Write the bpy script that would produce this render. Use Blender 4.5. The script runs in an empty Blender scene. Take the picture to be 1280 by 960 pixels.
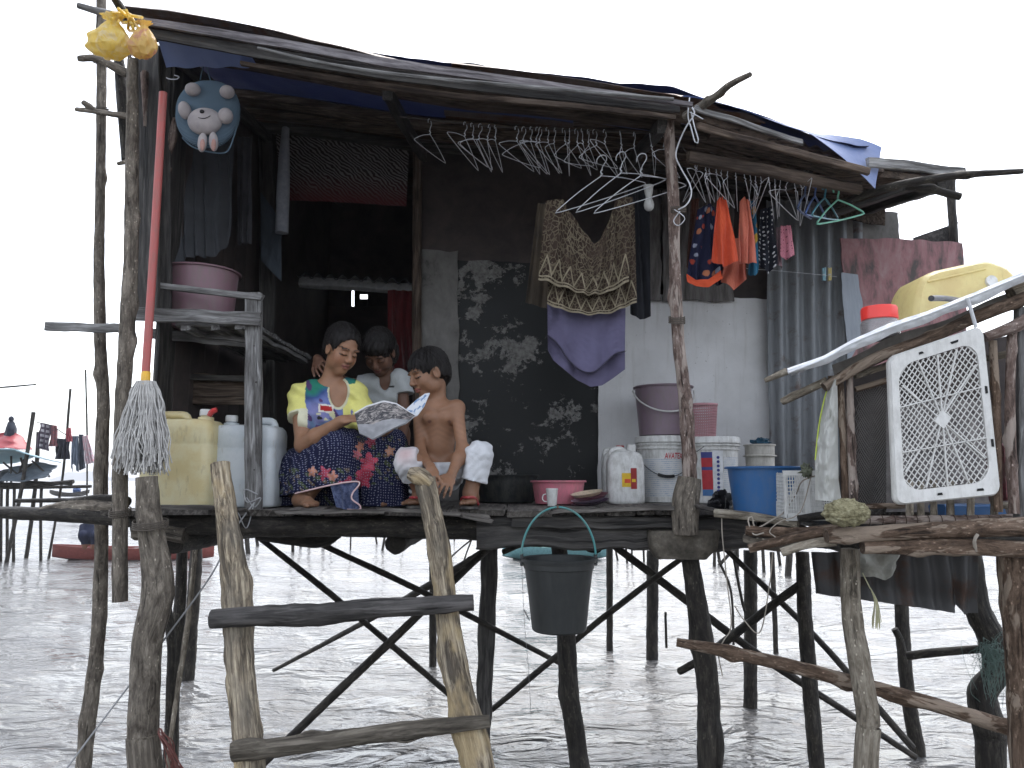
import bpy, bmesh, math, random
import numpy as np
from mathutils import Vector, Matrix, noise as mnoise
import openvdb
R = math.radians
random.seed(7)
scn = bpy.context.scene
COL = scn.collection

# ---------------------------------------------------------------- camera
FPX = 960.0                                   # focal length in pixels of a 1280 wide frame
CAMZ = 1.75                                   # camera height above the water (water is z = 0)
PITCH = math.atan(0.125)
cam_d = bpy.data.cameras.new('camera')
cam_d.sensor_width = 36.0
cam_d.lens = 36.0 * FPX / 1280.0
cam_d.clip_start = 0.05
cam_d.clip_end = 20000.0
cam = bpy.data.objects.new('camera', cam_d)
COL.objects.link(cam)
cam.location = (0, 0, CAMZ)
cam.rotation_euler = (math.pi / 2 + PITCH, 0, 0)
scn.camera = cam

# ---------------------------------------------------------------- overcast daylight
SUN_EL, SUN_AZ = R(58), R(12)                # direction the light comes from (azimuth from +Y, clockwise)
world = bpy.data.worlds.new('World')
scn.world = world
world.use_nodes = True
wt = world.node_tree
wt.nodes.clear()
w_out = wt.nodes.new('ShaderNodeOutputWorld')
w_bg = wt.nodes.new('ShaderNodeBackground')
w_sky = wt.nodes.new('ShaderNodeTexSky')
w_sky.sky_type = 'NISHITA'
w_sky.sun_disc = False
w_sky.sun_elevation = SUN_EL
w_sky.sun_rotation = SUN_AZ
w_sky.air_density = 1.0
w_sky.dust_density = 2.0
w_sky.ozone_density = 1.0
w_hs = wt.nodes.new('ShaderNodeHueSaturation')   # overcast: the blue of the clear sky mostly gone
w_hs.inputs['Saturation'].default_value = 0.36
w_hs.inputs['Value'].default_value = 1.0
wt.links.new(w_sky.outputs[0], w_hs.inputs['Color'])
wt.links.new(w_hs.outputs[0], w_bg.inputs['Color'])
w_bg.inputs['Strength'].default_value = 0.15
wt.links.new(w_bg.outputs[0], w_out.inputs['Surface'])

sun_d = bpy.data.lights.new('sun', 'SUN')
sun_d.energy = 0.7
sun_d.angle = R(40)
sun_d.color = (1.0, 0.97, 0.93)
sun = bpy.data.objects.new('sun', sun_d)
COL.objects.link(sun)
_sd = Vector((math.sin(SUN_AZ) * math.cos(SUN_EL), math.cos(SUN_AZ) * math.cos(SUN_EL), math.sin(SUN_EL)))
sun.rotation_euler = (-_sd).to_track_quat('-Z', 'Y').to_euler()
sun.location = (3, -6, 9)

scn.view_settings.view_transform = 'Standard'
scn.view_settings.look = 'None'
scn.view_settings.gamma = 1.0
scn.view_settings.use_curve_mapping = False
scn.view_settings.exposure = 1.85
scn.render.engine = 'CYCLES'
scn.cycles.use_denoising = True
scn.cycles.max_bounces = 6
scn.cycles.diffuse_bounces = 3
scn.cycles.glossy_bounces = 3
scn.cycles.transmission_bounces = 4
scn.cycles.transparent_max_bounces = 8
scn.cycles.volume_bounces = 0
scn.cycles.caustics_reflective = False
scn.cycles.caustics_refractive = False

# ---------------------------------------------------------------- pixel rays -> points in the place
_cp, _sp = math.cos(PITCH), math.sin(PITCH)
def _ray(px, py):
    dx = (px - 640) / FPX
    dz = (480 - py) / FPX
    return dx, _cp - dz * _sp, _sp + dz * _cp
def P(px, py, Y):
    d = _ray(px, py)
    t = Y / d[1]
    return Vector((d[0] * t, Y, CAMZ + d[2] * t))
def PZ(px, py, z=0.0):
    d = _ray(px, py)
    t = (z - CAMZ) / d[2]
    return Vector((d[0] * t, d[1] * t, z))
def px2m(n, Y):
    return n * Y / FPX
DECK = CAMZ - 0.12

# ---------------------------------------------------------------- mesh builder
def fbm(p, sc=1.0, o=3):
    return mnoise.fractal(Vector(p) * sc, 0.6, 2.0, o)

class MB:
    """Collects vertices and faces; 'gc' keeps straightened coordinates in metres for the materials."""
    def __init__(s):
        s.v = []; s.f = []; s.g = []; s.mi = []; s.mats = []
    def add(s, vs, fs, gs, mat=None):
        o = len(s.v)
        s.v += [tuple(v) for v in vs]; s.g += [tuple(g) for g in gs]
        if mat is not None and mat not in s.mats: s.mats.append(mat)
        k = s.mats.index(mat) if mat is not None else 0
        s.f += [tuple(i + o for i in f) for f in fs]
        s.mi += [k] * len(fs)
        return s
    def build(s, name, mat=None, parent=None, smooth=True, angle=38, base=None):
        me = bpy.data.meshes.new(name)
        origin = Vector((0, 0, 0))
        if parent is None or base is not None:
            if base is None:
                a = np.array(s.v)
                lo, hi = a.min(0), a.max(0)
                origin = Vector(((lo[0] + hi[0]) / 2, (lo[1] + hi[1]) / 2, lo[2]))
            else:
                origin = Vector(base)
        vv = [(x - origin.x, y - origin.y, z - origin.z) for x, y, z in s.v]
        me.from_pydata(vv, [], s.f)
        for m in ([mat] if mat is not None else []) + s.mats:
            me.materials.append(m)
        at = me.attributes.new('gc', 'FLOAT_VECTOR', 'POINT')
        at.data.foreach_set('vector', np.array(s.g, dtype=np.float32).ravel())
        if mat is None and len(s.mats) > 1:
            me.polygons.foreach_set('material_index', s.mi)
        if smooth:
            me.polygons.foreach_set('use_smooth', [True] * len(me.polygons))
            me.set_sharp_from_angle(angle=R(angle))
        me.update()
        o = bpy.data.objects.new(name, me)
        COL.objects.link(o)
        o.location = origin
        if parent is not None:
            o.parent = parent
            o.location = origin - world_loc(parent) if base is not None else -world_loc(parent)
        return o

def world_loc(o):
    l = Vector(o.location)
    while o.parent is not None:
        o = o.parent; l = l + Vector(o.location)
    return l

def tag(o, label=None, cat=None, group=None, kind=None):
    if label: o['label'] = label
    if cat: o['category'] = cat
    if group: o['group'] = group
    if kind: o['kind'] = kind
    return o
def thing(name, label, cat, loc, group=None):
    o = bpy.data.objects.new(name, None)
    o.empty_display_size = 0.1
    COL.objects.link(o); o.location = loc
    return tag(o, label, cat, group)
def copy_tree(o, parent=None):
    c = o.copy(); COL.objects.link(c)
    if parent is not None: c.parent = parent
    for ch in list(o.children): copy_tree(ch, c)
    return c

def catmull(pts, n):
    pts = [Vector(p) for p in pts]
    if len(pts) == 2:
        return [pts[0].lerp(pts[1], i / n) for i in range(n + 1)], [i / n for i in range(n + 1)]
    L = [0]
    for a, b in zip(pts, pts[1:]): L.append(L[-1] + (b - a).length)
    ext = [pts[0] * 2 - pts[1]] + pts + [pts[-1] * 2 - pts[-2]]
    out = []; us = []
    for i in range(n + 1):
        d = L[-1] * i / n
        k = 0
        while k < len(L) - 2 and d > L[k + 1]: k += 1
        t = (d - L[k]) / max(1e-9, L[k + 1] - L[k])
        p0, p1, p2, p3 = ext[k:k + 4]
        out.append(0.5 * ((2 * p1) + (p2 - p0) * t + (2 * p0 - 5 * p1 + 4 * p2 - p3) * t * t + (3 * p1 - p0 - 3 * p2 + p3) * t ** 3))
        us.append((k + t) / (len(pts) - 1))
    return out, us

def frames(path):
    n = len(path)
    T = []
    for i in range(n):
        a = path[max(0, i - 1)]; b = path[min(n - 1, i + 1)]
        d = b - a
        T.append(d.normalized() if d.length > 1e-9 else Vector((0, 0, 1)))
    up = Vector((0, 0, 1)) if abs(T[0].z) < 0.9 else Vector((0, 1, 0))
    N = [(up - T[0] * up.dot(T[0])).normalized()]
    for i in range(1, n):
        v = N[-1] - T[i] * N[-1].dot(T[i])
        N.append(v.normalized() if v.length > 1e-6 else N[-1])
    return T, N

def log(mb, pts, rads, mat=None, seg=18, step=0.018, rough=0.08, lump=0.06, knots=0, bend=0.0, seed=None, caprough=0.15):
    """A natural pole: wandering axis, uneven section, knots, cut ends."""
    sd = random.uniform(0, 500) if seed is None else seed
    tot = sum((Vector(b) - Vector(a)).length for a, b in zip(pts, pts[1:]))
    n = max(3, min(260, int(tot / step)))
    path, us = catmull(pts, n)
    if not isinstance(rads, (list, tuple)): rads = [rads, rads]
    rr = np.interp([u * (len(pts) - 1) if len(rads) == len(pts) else u for u in us],
                   np.arange(len(rads)) if len(rads) == len(pts) else np.linspace(0, 1, len(rads)), rads)
    if bend:
        for i, p in enumerate(path):
            w = math.sin(math.pi * i / n) if False else min(1, 6 * i / n, 6 * (n - i) / n)
            path[i] = p + Vector((mnoise.noise((i * tot / n * 1.5, sd, 0)), mnoise.noise((i * tot / n * 1.5, sd, 9)), mnoise.noise((sd, i * tot / n * 1.5, 3)))) * bend * w
    T, N = frames(path)
    kn = [(random.uniform(0.05, 0.95) * tot, random.uniform(0, 6.28), random.uniform(0.25, 0.6)) for _ in range(knots)]
    vs = []; gs = []; fs = []
    for i in range(n + 1):
        B = T[i].cross(N[i]); s_ = tot * i / n
        for k in range(seg):
            a = 2 * math.pi * k / seg
            ca, sa = math.cos(a), math.sin(a)
            r = rr[i]
            q = r * (1 + lump * mnoise.noise((ca * 0.8 + sd, sa * 0.8, s_ * 4)) * 2 + rough * mnoise.noise((ca * 3 + sd, sa * 3, s_ * 22)) + 0.05 * mnoise.noise((ca * 5 + sd, sa * 5, s_ * 6)))
            for (ks, ka, kh) in kn:
                dd = ((s_ - ks) / (r * 1.3)) ** 2 + (2 * math.sin((a - ka) / 2)) ** 2 / 0.35
                if dd < 6: q += r * kh * math.exp(-dd)
            vs.append(path[i] + N[i] * (ca * q) + B * (sa * q))
            gs.append((ca * q + sd, sa * q, s_))
    for i in range(n):
        for k in range(seg):
            k2 = (k + 1) % seg
            fs.append((i * seg + k, i * seg + k2, (i + 1) * seg + k2, (i + 1) * seg + k))
    for end, i in ((0, 0), (1, n)):
        c = len(vs)
        vs.append(path[i] + T[i] * (rr[i] * caprough * random.uniform(-1, 1)))
        gs.append((sd, 0, tot * i / n + 3))
        for k in range(seg):
            k2 = (k + 1) % seg
            fs.append((i * seg + k2, i * seg + k, c) if end == 0 else (i * seg + k, i * seg + k2, c))
    return mb.add(vs, fs, gs, mat)

def wire(mb, pts, r, mat=None, seg=6, step=0.012, n=None, closed=False):
    tot = sum((Vector(b) - Vector(a)).length for a, b in zip(pts, pts[1:]))
    n = n or max(3, min(300, int(tot / step)))
    path, us = catmull(pts, n)
    T, N = frames(path)
    vs = []; gs = []; fs = []
    for i in range(n + 1):
        B = T[i].cross(N[i])
        for k in range(seg):
            a = 2 * math.pi * k / seg
            vs.append(path[i] + N[i] * (math.cos(a) * r) + B * (math.sin(a) * r))
            gs.append((math.cos(a) * r, math.sin(a) * r, tot * i / n))
    for i in range(n):
        for k in range(seg):
            k2 = (k + 1) % seg
            fs.append((i * seg + k, i * seg + k2, (i + 1) * seg + k2, (i + 1) * seg + k))
    fs.append(tuple(range(seg))[::-1]); fs.append(tuple(n * seg + k for k in range(seg)))
    return mb.add(vs, fs, gs, mat)

def plank(mb, p0, p1, w, t, up=(0, 0, 1), mat=None, rough=0.004, step=0.05, seed=None, taper=1.0, jag=0.006):
    """Board from p0 to p1, width w across, thickness t along 'up', worn edges."""
    sd = random.uniform(0, 500) if seed is None else seed
    p0 = Vector(p0); p1 = Vector(p1)
    T = (p1 - p0).normalized(); L = (p1 - p0).length
    U = Vector(up); U = (U - T * U.dot(T)).normalized(); S = T.cross(U)
    n = max(2, min(120, int(L / step)))
    c = min(w, t) * 0.12
    sec = [(-w / 2 + c, -t / 2), (w / 2 - c, -t / 2), (w / 2, -t / 2 + c), (w / 2, t / 2 - c), (w / 2 - c, t / 2), (-w / 2 + c, t / 2), (-w / 2, t / 2 - c), (-w / 2, -t / 2 + c)]
    vs = []; gs = []; fs = []
    for i in range(n + 1):
        s_ = L * i / n
        k = 1 + (taper - 1) * i / n
        for j, (a, b) in enumerate(sec):
            e = rough * mnoise.noise((sd + a * 9, b * 9, s_ * 9)) * 1.6
            f = rough * mnoise.noise((sd + 7 + (1 if a > 0 else 0) * 5, 3, s_ * 6)) * 1.6
            e2 = 0
            if i in (0, n): e2 = jag * mnoise.noise((sd + a * 40, b * 30, i)) * 2
            vs.append(p0 + T * (s_ + e2) + S * (a * k + (f if abs(a) > w * 0.3 else 0)) + U * (b + e))
            gs.append((a + sd, b, s_))
    for i in range(n):
        for j in range(8):
            j2 = (j + 1) % 8
            fs.append((i * 8 + j, i * 8 + j2, (i + 1) * 8 + j2, (i + 1) * 8 + j))
    fs.append(tuple(range(8))[::-1]); fs.append(tuple(n * 8 + j for j in range(8)))
    return mb.add(vs, fs, gs, mat)

def sheet(mb, fn, nu, nv, th=0.002, mat=None, gsc=None, keep=None):
    """Thick sheet from fn(u,v) -> point; gc from gsc(u,v) or size-scaled u,v. keep(u,v) can drop cells."""
    pts = [[Vector(fn(i / nu, j / nv)) for j in range(nv + 1)] for i in range(nu + 1)]
    wu = sum((pts[i + 1][nv // 2] - pts[i][nv // 2]).length for i in range(nu))
    wv = sum((pts[nu // 2][j + 1] - pts[nu // 2][j]).length for j in range(nv))
    vs = []; gs = []; fs = []
    nn = (nu + 1) * (nv + 1)
    nor = []
    for i in range(nu + 1):
        for j in range(nv + 1):
            du = pts[min(nu, i + 1)][j] - pts[max(0, i - 1)][j]
            dv = pts[i][min(nv, j + 1)] - pts[i][max(0, j - 1)]
            nn_ = du.cross(dv)
            nor.append(nn_.normalized() if nn_.length > 1e-12 else Vector((0, -1, 0)))
    for side in (0.5, -0.5):
        for i in range(nu + 1):
            for j in range(nv + 1):
                q = i * (nv + 1) + j
                vs.append(pts[i][j] + nor[q] * (th * side))
                gs.append(gsc(i / nu, j / nv) if gsc else (i / nu * wu, j / nv * wv, side * th))
    cell = lambda i, j: (0 <= i < nu and 0 <= j < nv and (keep is None or keep((i + .5) / nu, (j + .5) / nv)))
    I = lambda i, j, s_: i * (nv + 1) + j + (nn if s_ else 0)
    for i in range(nu):
        for j in range(nv):
            if not cell(i, j): continue
            fs.append((I(i, j, 0), I(i + 1, j, 0), I(i + 1, j + 1, 0), I(i, j + 1, 0)))
            fs.append((I(i, j, 1), I(i, j + 1, 1), I(i + 1, j + 1, 1), I(i + 1, j, 1)))
            if not cell(i - 1, j): fs.append((I(i, j, 1), I(i, j, 0), I(i, j + 1, 0), I(i, j + 1, 1)))
            if not cell(i + 1, j): fs.append((I(i + 1, j, 0), I(i + 1, j, 1), I(i + 1, j + 1, 1), I(i + 1, j + 1, 0)))
            if not cell(i, j - 1): fs.append((I(i, j, 0), I(i, j, 1), I(i + 1, j, 1), I(i + 1, j, 0)))
            if not cell(i, j + 1): fs.append((I(i, j + 1, 1), I(i, j + 1, 0), I(i + 1, j + 1, 0), I(i + 1, j + 1, 1)))
    if keep is not None:
        used = sorted({q for f in fs for q in f}); mp = {q: k for k, q in enumerate(used)}
        vs = [vs[q] for q in used]; gs = [gs[q] for q in used]; fs = [tuple(mp[q] for q in f) for f in fs]
    return mb.add(vs, fs, gs, mat)

def lathe(mb, prof, c, seg=40, mat=None, axis=None, sq=1.0, rfn=None):
    """Turned shape; prof is [(r, z)], a hollow vessel when the profile comes back inside."""
    c = Vector(c)
    if axis is None: X, Y_, Z = Vector((1, 0, 0)), Vector((0, 1, 0)), Vector((0, 0, 1))
    else:
        Z = Vector(axis).normalized(); X = Z.orthogonal().normalized(); Y_ = Z.cross(X)
    vs = []; gs = []; fs = []
    for (r, z) in prof:
        for k in range(seg):
            a = 2 * math.pi * k / seg
            q = r * (rfn(a, z) if rfn else 1)
            vs.append(c + X * (math.cos(a) * q) + Y_ * (math.sin(a) * q * sq) + Z * z)
            gs.append((math.cos(a) * r, math.sin(a) * r, z))
    for i in range(len(prof) - 1):
        for k in range(seg):
            k2 = (k + 1) % seg
            fs.append((i * seg + k, i * seg + k2, (i + 1) * seg + k2, (i + 1) * seg + k))
    if prof[0][0] > 1e-5: fs.append(tuple(range(seg))[::-1])
    if prof[-1][0] > 1e-5: fs.append(tuple((len(prof) - 1) * seg + k for k in range(seg)))
    return mb.add(vs, fs, gs, mat)

def loft(mb, secs, mat=None, cap=True):
    """Closed loops of equal length joined into a skin."""
    n = len(secs[0]); vs = []; gs = []; fs = []
    for s_ in secs:
        for p in s_:
            vs.append(p); gs.append(tuple(p))
    for i in range(len(secs) - 1):
        for k in range(n):
            k2 = (k + 1) % n
            fs.append((i * n + k, i * n + k2, (i + 1) * n + k2, (i + 1) * n + k))
    if cap:
        fs.append(tuple(range(n))[::-1]); fs.append(tuple((len(secs) - 1) * n + k for k in range(n)))
    return mb.add(vs, fs, gs, mat)

def rrect(w, d, r, n=5):
    """Rounded rectangle loop in x,y."""
    out = []
    r = min(r, w / 2 - 1e-4, d / 2 - 1e-4)
    for cx, cy, a0 in ((w / 2 - r, d / 2 - r, 0), (-w / 2 + r, d / 2 - r, 90), (-w / 2 + r, -d / 2 + r, 180), (w / 2 - r, -d / 2 + r, 270)):
        for k in range(n + 1):
            a = R(a0 + 90 * k / n)
            out.append((cx + r * math.cos(a), cy + r * math.sin(a)))
    return out

def blob(mb, c, rad, mat=None, seg=20, rings=12, rough=0.0, rot=None, sc=6):
    c = Vector(c); vs = []; gs = []; fs = []
    M_ = rot.to_matrix() if rot is not None else Matrix.Identity(3)
    for i in range(rings + 1):
        t = math.pi * i / rings
        for k in range(seg):
            a = 2 * math.pi * k / seg
            d = Vector((math.sin(t) * math.cos(a), math.sin(t) * math.sin(a), math.cos(t)))
            q = 1 + rough * fbm(d + c, sc / 3, 3)
            p = Vector((d.x * rad[0] * q, d.y * rad[1] * q, d.z * rad[2] * q))
            vs.append(c + M_ @ p); gs.append(tuple(p + c))
    for i in range(rings):
        for k in range(seg):
            k2 = (k + 1) % seg
            if i == 0: fs.append((k, (i + 1) * seg + k, (i + 1) * seg + k2))
            elif i == rings - 1: fs.append((i * seg + k, (i + 1) * seg + k, i * seg + k2))
            else: fs.append((i * seg + k, (i + 1) * seg + k, (i + 1) * seg + k2, i * seg + k2))
    return mb.add(vs, fs, gs, mat)

# ---------------------------------------------------------------- materials
class Mat:
    def __init__(s, name, rough=0.7, spec=0.3, metal=0.0):
        s.m = bpy.data.materials.new(name); s.m.use_nodes = True
        s.nt = s.m.node_tree
        s.b = s.nt.nodes['Principled BSDF']
        s.b.inputs['Roughness'].default_value = rough
        s.b.inputs['Specular IOR Level'].default_value = spec
        s.b.inputs['Metallic'].default_value = metal
        s._gc = None
    def lk(s, a, b):
        s.nt.links.new(a, b)
    def _set(s, sock, v):
        if hasattr(v, 'is_output') or isinstance(v, bpy.types.NodeSocket): s.lk(v, sock)
        else:
            if sock.type == 'RGBA' and not isinstance(v, (int, float)) and len(v) == 3: v = (*v, 1)
            sock.default_value = v
    def node(s, t, ins=None, **kw):
        n = s.nt.nodes.new(t)
        for k, v in kw.items(): setattr(n, k, v)
        for k, v in (ins or {}).items(): s._set(n.inputs[k], v)
        return n
    def gc(s, scale=(1, 1, 1), vary=True):
        if s._gc is None:
            a = s.node('ShaderNodeAttribute', attribute_name='gc')
            s._raw = a.outputs['Vector']
            oi = s.node('ShaderNodeObjectInfo')
            s.rand = oi.outputs['Random']
            mul = s.node('ShaderNodeMath', {0: oi.outputs['Random'], 1: 37.0}, operation='MULTIPLY')
            cx = s.node('ShaderNodeCombineXYZ', {0: mul.outputs[0], 1: mul.outputs[0], 2: mul.outputs[0]})
            s._gc = s.node('ShaderNodeVectorMath', {0: a.outputs['Vector'], 1: cx.outputs[0]}, operation='ADD').outputs[0]
        src = s._gc if vary else s._raw
        return s.node('ShaderNodeVectorMath', {0: src, 1: scale}, operation='MULTIPLY').outputs[0]
    def noise(s, vec, scale=5, detail=4, rough=0.6, dist=0.0):
        return s.node('ShaderNodeTexNoise', {'Vector': vec, 'Scale': scale, 'Detail': detail, 'Roughness': rough, 'Distortion': dist}).outputs['Fac']
    def voro(s, vec, scale=5, out='Distance', feature='F1', rnd=1.0):
        return s.node('ShaderNodeTexVoronoi', {'Vector': vec, 'Scale': scale, 'Randomness': rnd}, feature=feature).outputs[out]
    def wave(s, vec, scale=5, dist=0.0, detail=2, typ='BANDS', axis='X'):
        n = s.node('ShaderNodeTexWave', {'Vector': vec, 'Scale': scale, 'Distortion': dist, 'Detail': detail}, wave_type=typ)
        n.bands_direction = axis
        return n.outputs['Fac']
    def ramp(s, fac, stops, interp='LINEAR'):
        n = s.node('ShaderNodeValToRGB', {'Fac': fac})
        cr = n.color_ramp; cr.interpolation = interp
        while len(cr.elements) < len(stops): cr.elements.new(0.5)
        for e, (p, c) in zip(cr.elements, stops):
            e.position = p
            e.color = (c, c, c, 1) if isinstance(c, (int, float)) else (*c, 1)
        return n.outputs['Color']
    def mix(s, fac, a, b, mode='MIX'):
        n = s.node('ShaderNodeMix', data_type='RGBA', blend_type=mode)
        s._set(n.inputs[0], fac); s._set(n.inputs[6], a); s._set(n.inputs[7], b)
        return n.outputs[2]
    def math(s, op, a, b=0.0, c=0.0):
        return s.node('ShaderNodeMath', {0: a, 1: b, 2: c}, operation=op).outputs[0]
    def sep(s, vec):
        n = s.node('ShaderNodeSeparateXYZ', {0: vec}); return n.outputs
    def base(s, c): s._set(s.b.inputs['Base Color'], c); return s
    def rough(s, c): s._set(s.b.inputs['Roughness'], c); return s
    def bump(s, h, strength=0.5, dist=0.01):
        n = s.node('ShaderNodeBump', {'Height': h, 'Strength': strength, 'Distance': dist})
        s.lk(n.outputs[0], s.b.inputs['Normal']); return s
    def bright(s, col, lo=0.8, hi=1.2):
        """Each object of its own a little lighter or darker."""
        s.gc()
        f = s.node('ShaderNodeMapRange', {0: s.rand, 3: lo, 4: hi}).outputs[0]
        return s.mix(1.0, col, f, 'MULTIPLY')

MATS = {}
def wood(name, dark, mid, light, rough=0.8, fine=1.0, bump=0.6, spec=0.25, stain=0.35, vary=(0.8, 1.2)):
    if name in MATS: return MATS[name]
    m = Mat(name, rough, spec)
    g = m.gc((1, 1, 0.09))
    n1 = m.noise(g, 60 * fine, 6, 0.65, 0.4)
    n2 = m.noise(m.gc((1, 1, 0.3)), 9, 4, 0.6)
    n3 = m.noise(m.gc(), 3.0, 3, 0.5)
    c = m.ramp(n1, [(0.36, dark), (0.5, mid), (0.64, light)])
    cr = m.noise(m.gc((1, 1, 0.035)), 42 * fine, 3, 0.6, 0.3)
    c = m.mix(m.math('MULTIPLY', m.ramp(n2, [(0.42, 0.0), (0.68, 1.0)]), stain), c, tuple(x * 0.35 for x in dark))
    c = m.mix(m.math('MULTIPLY', m.ramp(n3, [(0.5, 0.0), (0.7, 1.0)]), 0.4), c, light)
    c = m.mix(m.ramp(cr, [(0.33, 0.85), (0.38, 0.0)]), c, tuple(x * 0.25 for x in dark))
    nl = m.voro(m.gc((1, 1, 1)), 9, 'Distance', 'F1')
    c = m.mix(m.ramp(nl, [(0.035, 0.8), (0.05, 0.0)]), c, (0.02, 0.012, 0.008))
    c = m.bright(c, *vary)
    m.base(c)
    m.bump(m.math('ADD', m.math('ADD', n1, m.math('MULTIPLY', n2, 0.7)), m.ramp(cr, [(0.33, 0.0), (0.40, 0.8)])), bump, 0.009)
    MATS[name] = m.m
    return m.m

def bark(name, dark, mid, light, rough=0.85, bump=0.9, vary=(0.85, 1.15), sc=1.0, patch=None):
    if name in MATS: return MATS[name]
    m = Mat(name, rough, 0.25)
    n1 = m.noise(m.gc((1, 1, 0.22)), 58 * sc, 6, 0.75, 0.8)
    n2 = m.noise(m.gc((1, 1, 0.6)), 17, 5, 0.7, 0.5)
    n3 = m.noise(m.gc((1, 1, 0.10)), 34 * sc, 4, 0.7, 0.6)
    sp = m.voro(m.gc((1, 1, 0.6)), 70 * sc, 'Distance', 'F1')
    mixn = m.math('ADD', m.math('MULTIPLY', n1, 0.6), m.math('MULTIPLY', n2, 0.4))
    c = m.ramp(mixn, [(0.38, dark), (0.5, mid), (0.62, light)])
    c = m.mix(m.ramp(n3, [(0.34, 0.85), (0.42, 0.0)]), c, tuple(x * 0.35 for x in dark))
    c = m.mix(m.math('MULTIPLY', m.ramp(sp, [(0.12, 1.0), (0.22, 0.0)]), m.ramp(n2, [(0.48, 0.0), (0.56, 0.8)])), c, tuple(min(1, x * 1.9) for x in light))
    if patch:
        n4 = m.noise(m.gc((1, 1, 0.25)), 16, 4, 0.65, 0.6)
        c = m.mix(m.ramp(n4, [(0.53, 0.0), (0.565, 0.95)]), c, m.mix(n1, tuple(x * 0.55 for x in patch), tuple(x * 1.35 for x in patch)))
    c = m.bright(c, *vary)
    m.base(c)
    m.bump(m.math('ADD', m.math('ADD', m.math('MULTIPLY', n1, 0.8), m.math('MULTIPLY', n2, 0.6)), m.math('MULTIPLY', m.ramp(n3, [(0.34, 0.0), (0.44, 1.0)]), 0.35)), bump, 0.012)
    MATS[name] = m.m
    return m.m

def plastic(name, col, rough=0.35, spec=0.45, dirt=0.4, dirtcol=(0.18, 0.16, 0.13), trans=0.0, bump=0.05):
    if name in MATS: return MATS[name]
    m = Mat(name, rough, spec)
    n = m.noise(m.gc(), 14, 6, 0.7)
    n2 = m.noise(m.gc((1, 1, 0.25)), 60, 4, 0.7)
    f = m.math('MULTIPLY', m.ramp(m.math('MULTIPLY', m.math('ADD', n, n2), 0.5), [(0.44, 0.0), (0.60, 1.0)]), dirt)
    m.base(m.mix(f, col, dirtcol))
    m.rough(m.math('ADD', m.math('MULTIPLY', n, 0.3), rough - 0.12))
    m.bump(n2, bump, 0.004)
    if trans: m.b.inputs['Subsurface Weight'].default_value = trans; m.b.inputs['Subsurface Radius'].default_value = (0.03, 0.03, 0.02)
    MATS[name] = m.m
    return m.m

def cloth(name, col, col2=None, sc=8, rough=0.9, bump=0.3, weave=900):
    if name in MATS: return MATS[name]
    m = Mat(name, rough, 0.1)
    n = m.noise(m.gc(), sc, 4, 0.6)
    m.base(m.mix(m.ramp(n, [(0.35, 0.0), (0.65, 1.0)]), col, col2 or tuple(x * 0.7 for x in col)))
    m.bump(m.noise(m.gc(), weave / 4, 2, 0.5), bump, 0.001)
    m.b.inputs['Sheen Weight'].default_value = 0.15
    MATS[name] = m.m
    return m.m

def plain(name, col, rough=0.6, spec=0.3, metal=0.0):
    if name in MATS: return MATS[name]
    m = Mat(name, rough, spec, metal)
    n = m.noise(m.gc(), 25, 4, 0.6)
    m.base(m.mix(m.ramp(n, [(0.3, 0.0), (0.7, 1.0)]), tuple(x * 0.78 for x in col), tuple(min(1, x * 1.12) for x in col)))
    MATS[name] = m.m
    return m.m
# ================================================================ materials used by many things
W_GREY = wood('weathered_grey_wood', (0.07, 0.066, 0.062), (0.17, 0.165, 0.16), (0.33, 0.325, 0.32))
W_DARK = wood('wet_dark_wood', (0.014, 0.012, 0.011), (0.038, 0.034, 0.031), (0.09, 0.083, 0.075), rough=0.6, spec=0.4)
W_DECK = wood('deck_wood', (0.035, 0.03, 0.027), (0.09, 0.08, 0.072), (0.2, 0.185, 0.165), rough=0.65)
W_BROWN = wood('brown_batten_wood', (0.03, 0.02, 0.015), (0.085, 0.06, 0.045), (0.17, 0.13, 0.1))
def driftwood():
    m = Mat('stripped_driftwood', 0.85, 0.2)
    n1 = m.noise(m.gc((1, 1, 0.06)), 95, 5, 0.7, 0.3); n2 = m.noise(m.gc((1, 1, 0.12)), 26, 5, 0.7, 0.8); n3 = m.noise(m.gc((1, 1, 0.5)), 6, 4, 0.6)
    c = m.ramp(n1, [(0.36, (0.10, 0.078, 0.055)), (0.5, (0.30, 0.245, 0.175)), (0.64, (0.56, 0.48, 0.35))])
    c = m.mix(m.ramp(n2, [(0.50, 0.0), (0.60, 0.85)]), c, (0.055, 0.045, 0.036))
    c = m.mix(m.ramp(n3, [(0.5, 0.0), (0.64, 0.7)]), c, (0.13, 0.115, 0.095))
    c = m.mix(m.ramp(n3, [(0.38, 0.75), (0.48, 0.0)]), c, m.mix(n1, (0.3, 0.22, 0.12), (0.72, 0.56, 0.32)))
    m.base(m.bright(c, 0.85, 1.15)); m.bump(m.math('ADD', n1, m.math('MULTIPLY', n2, -1.6)), 1.0, 0.010)
    return m.m
W_PALE = driftwood()
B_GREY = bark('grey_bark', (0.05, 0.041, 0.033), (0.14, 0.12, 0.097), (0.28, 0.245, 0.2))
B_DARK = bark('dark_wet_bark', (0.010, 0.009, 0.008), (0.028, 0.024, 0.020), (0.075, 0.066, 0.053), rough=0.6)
B_BROWN = bark('brown_mangrove_bark', (0.035, 0.022, 0.015), (0.12, 0.08, 0.055), (0.24, 0.17, 0.125), patch=(0.33, 0.26, 0.2))
B_TAN = bark('tan_bark', (0.09, 0.075, 0.055), (0.24, 0.205, 0.16), (0.4, 0.36, 0.29), bump=0.6)
B_RED = bark('reddish_split_bark', (0.05, 0.035, 0.028), (0.17, 0.12, 0.1), (0.33, 0.27, 0.24), patch=(0.36, 0.3, 0.26))

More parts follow.
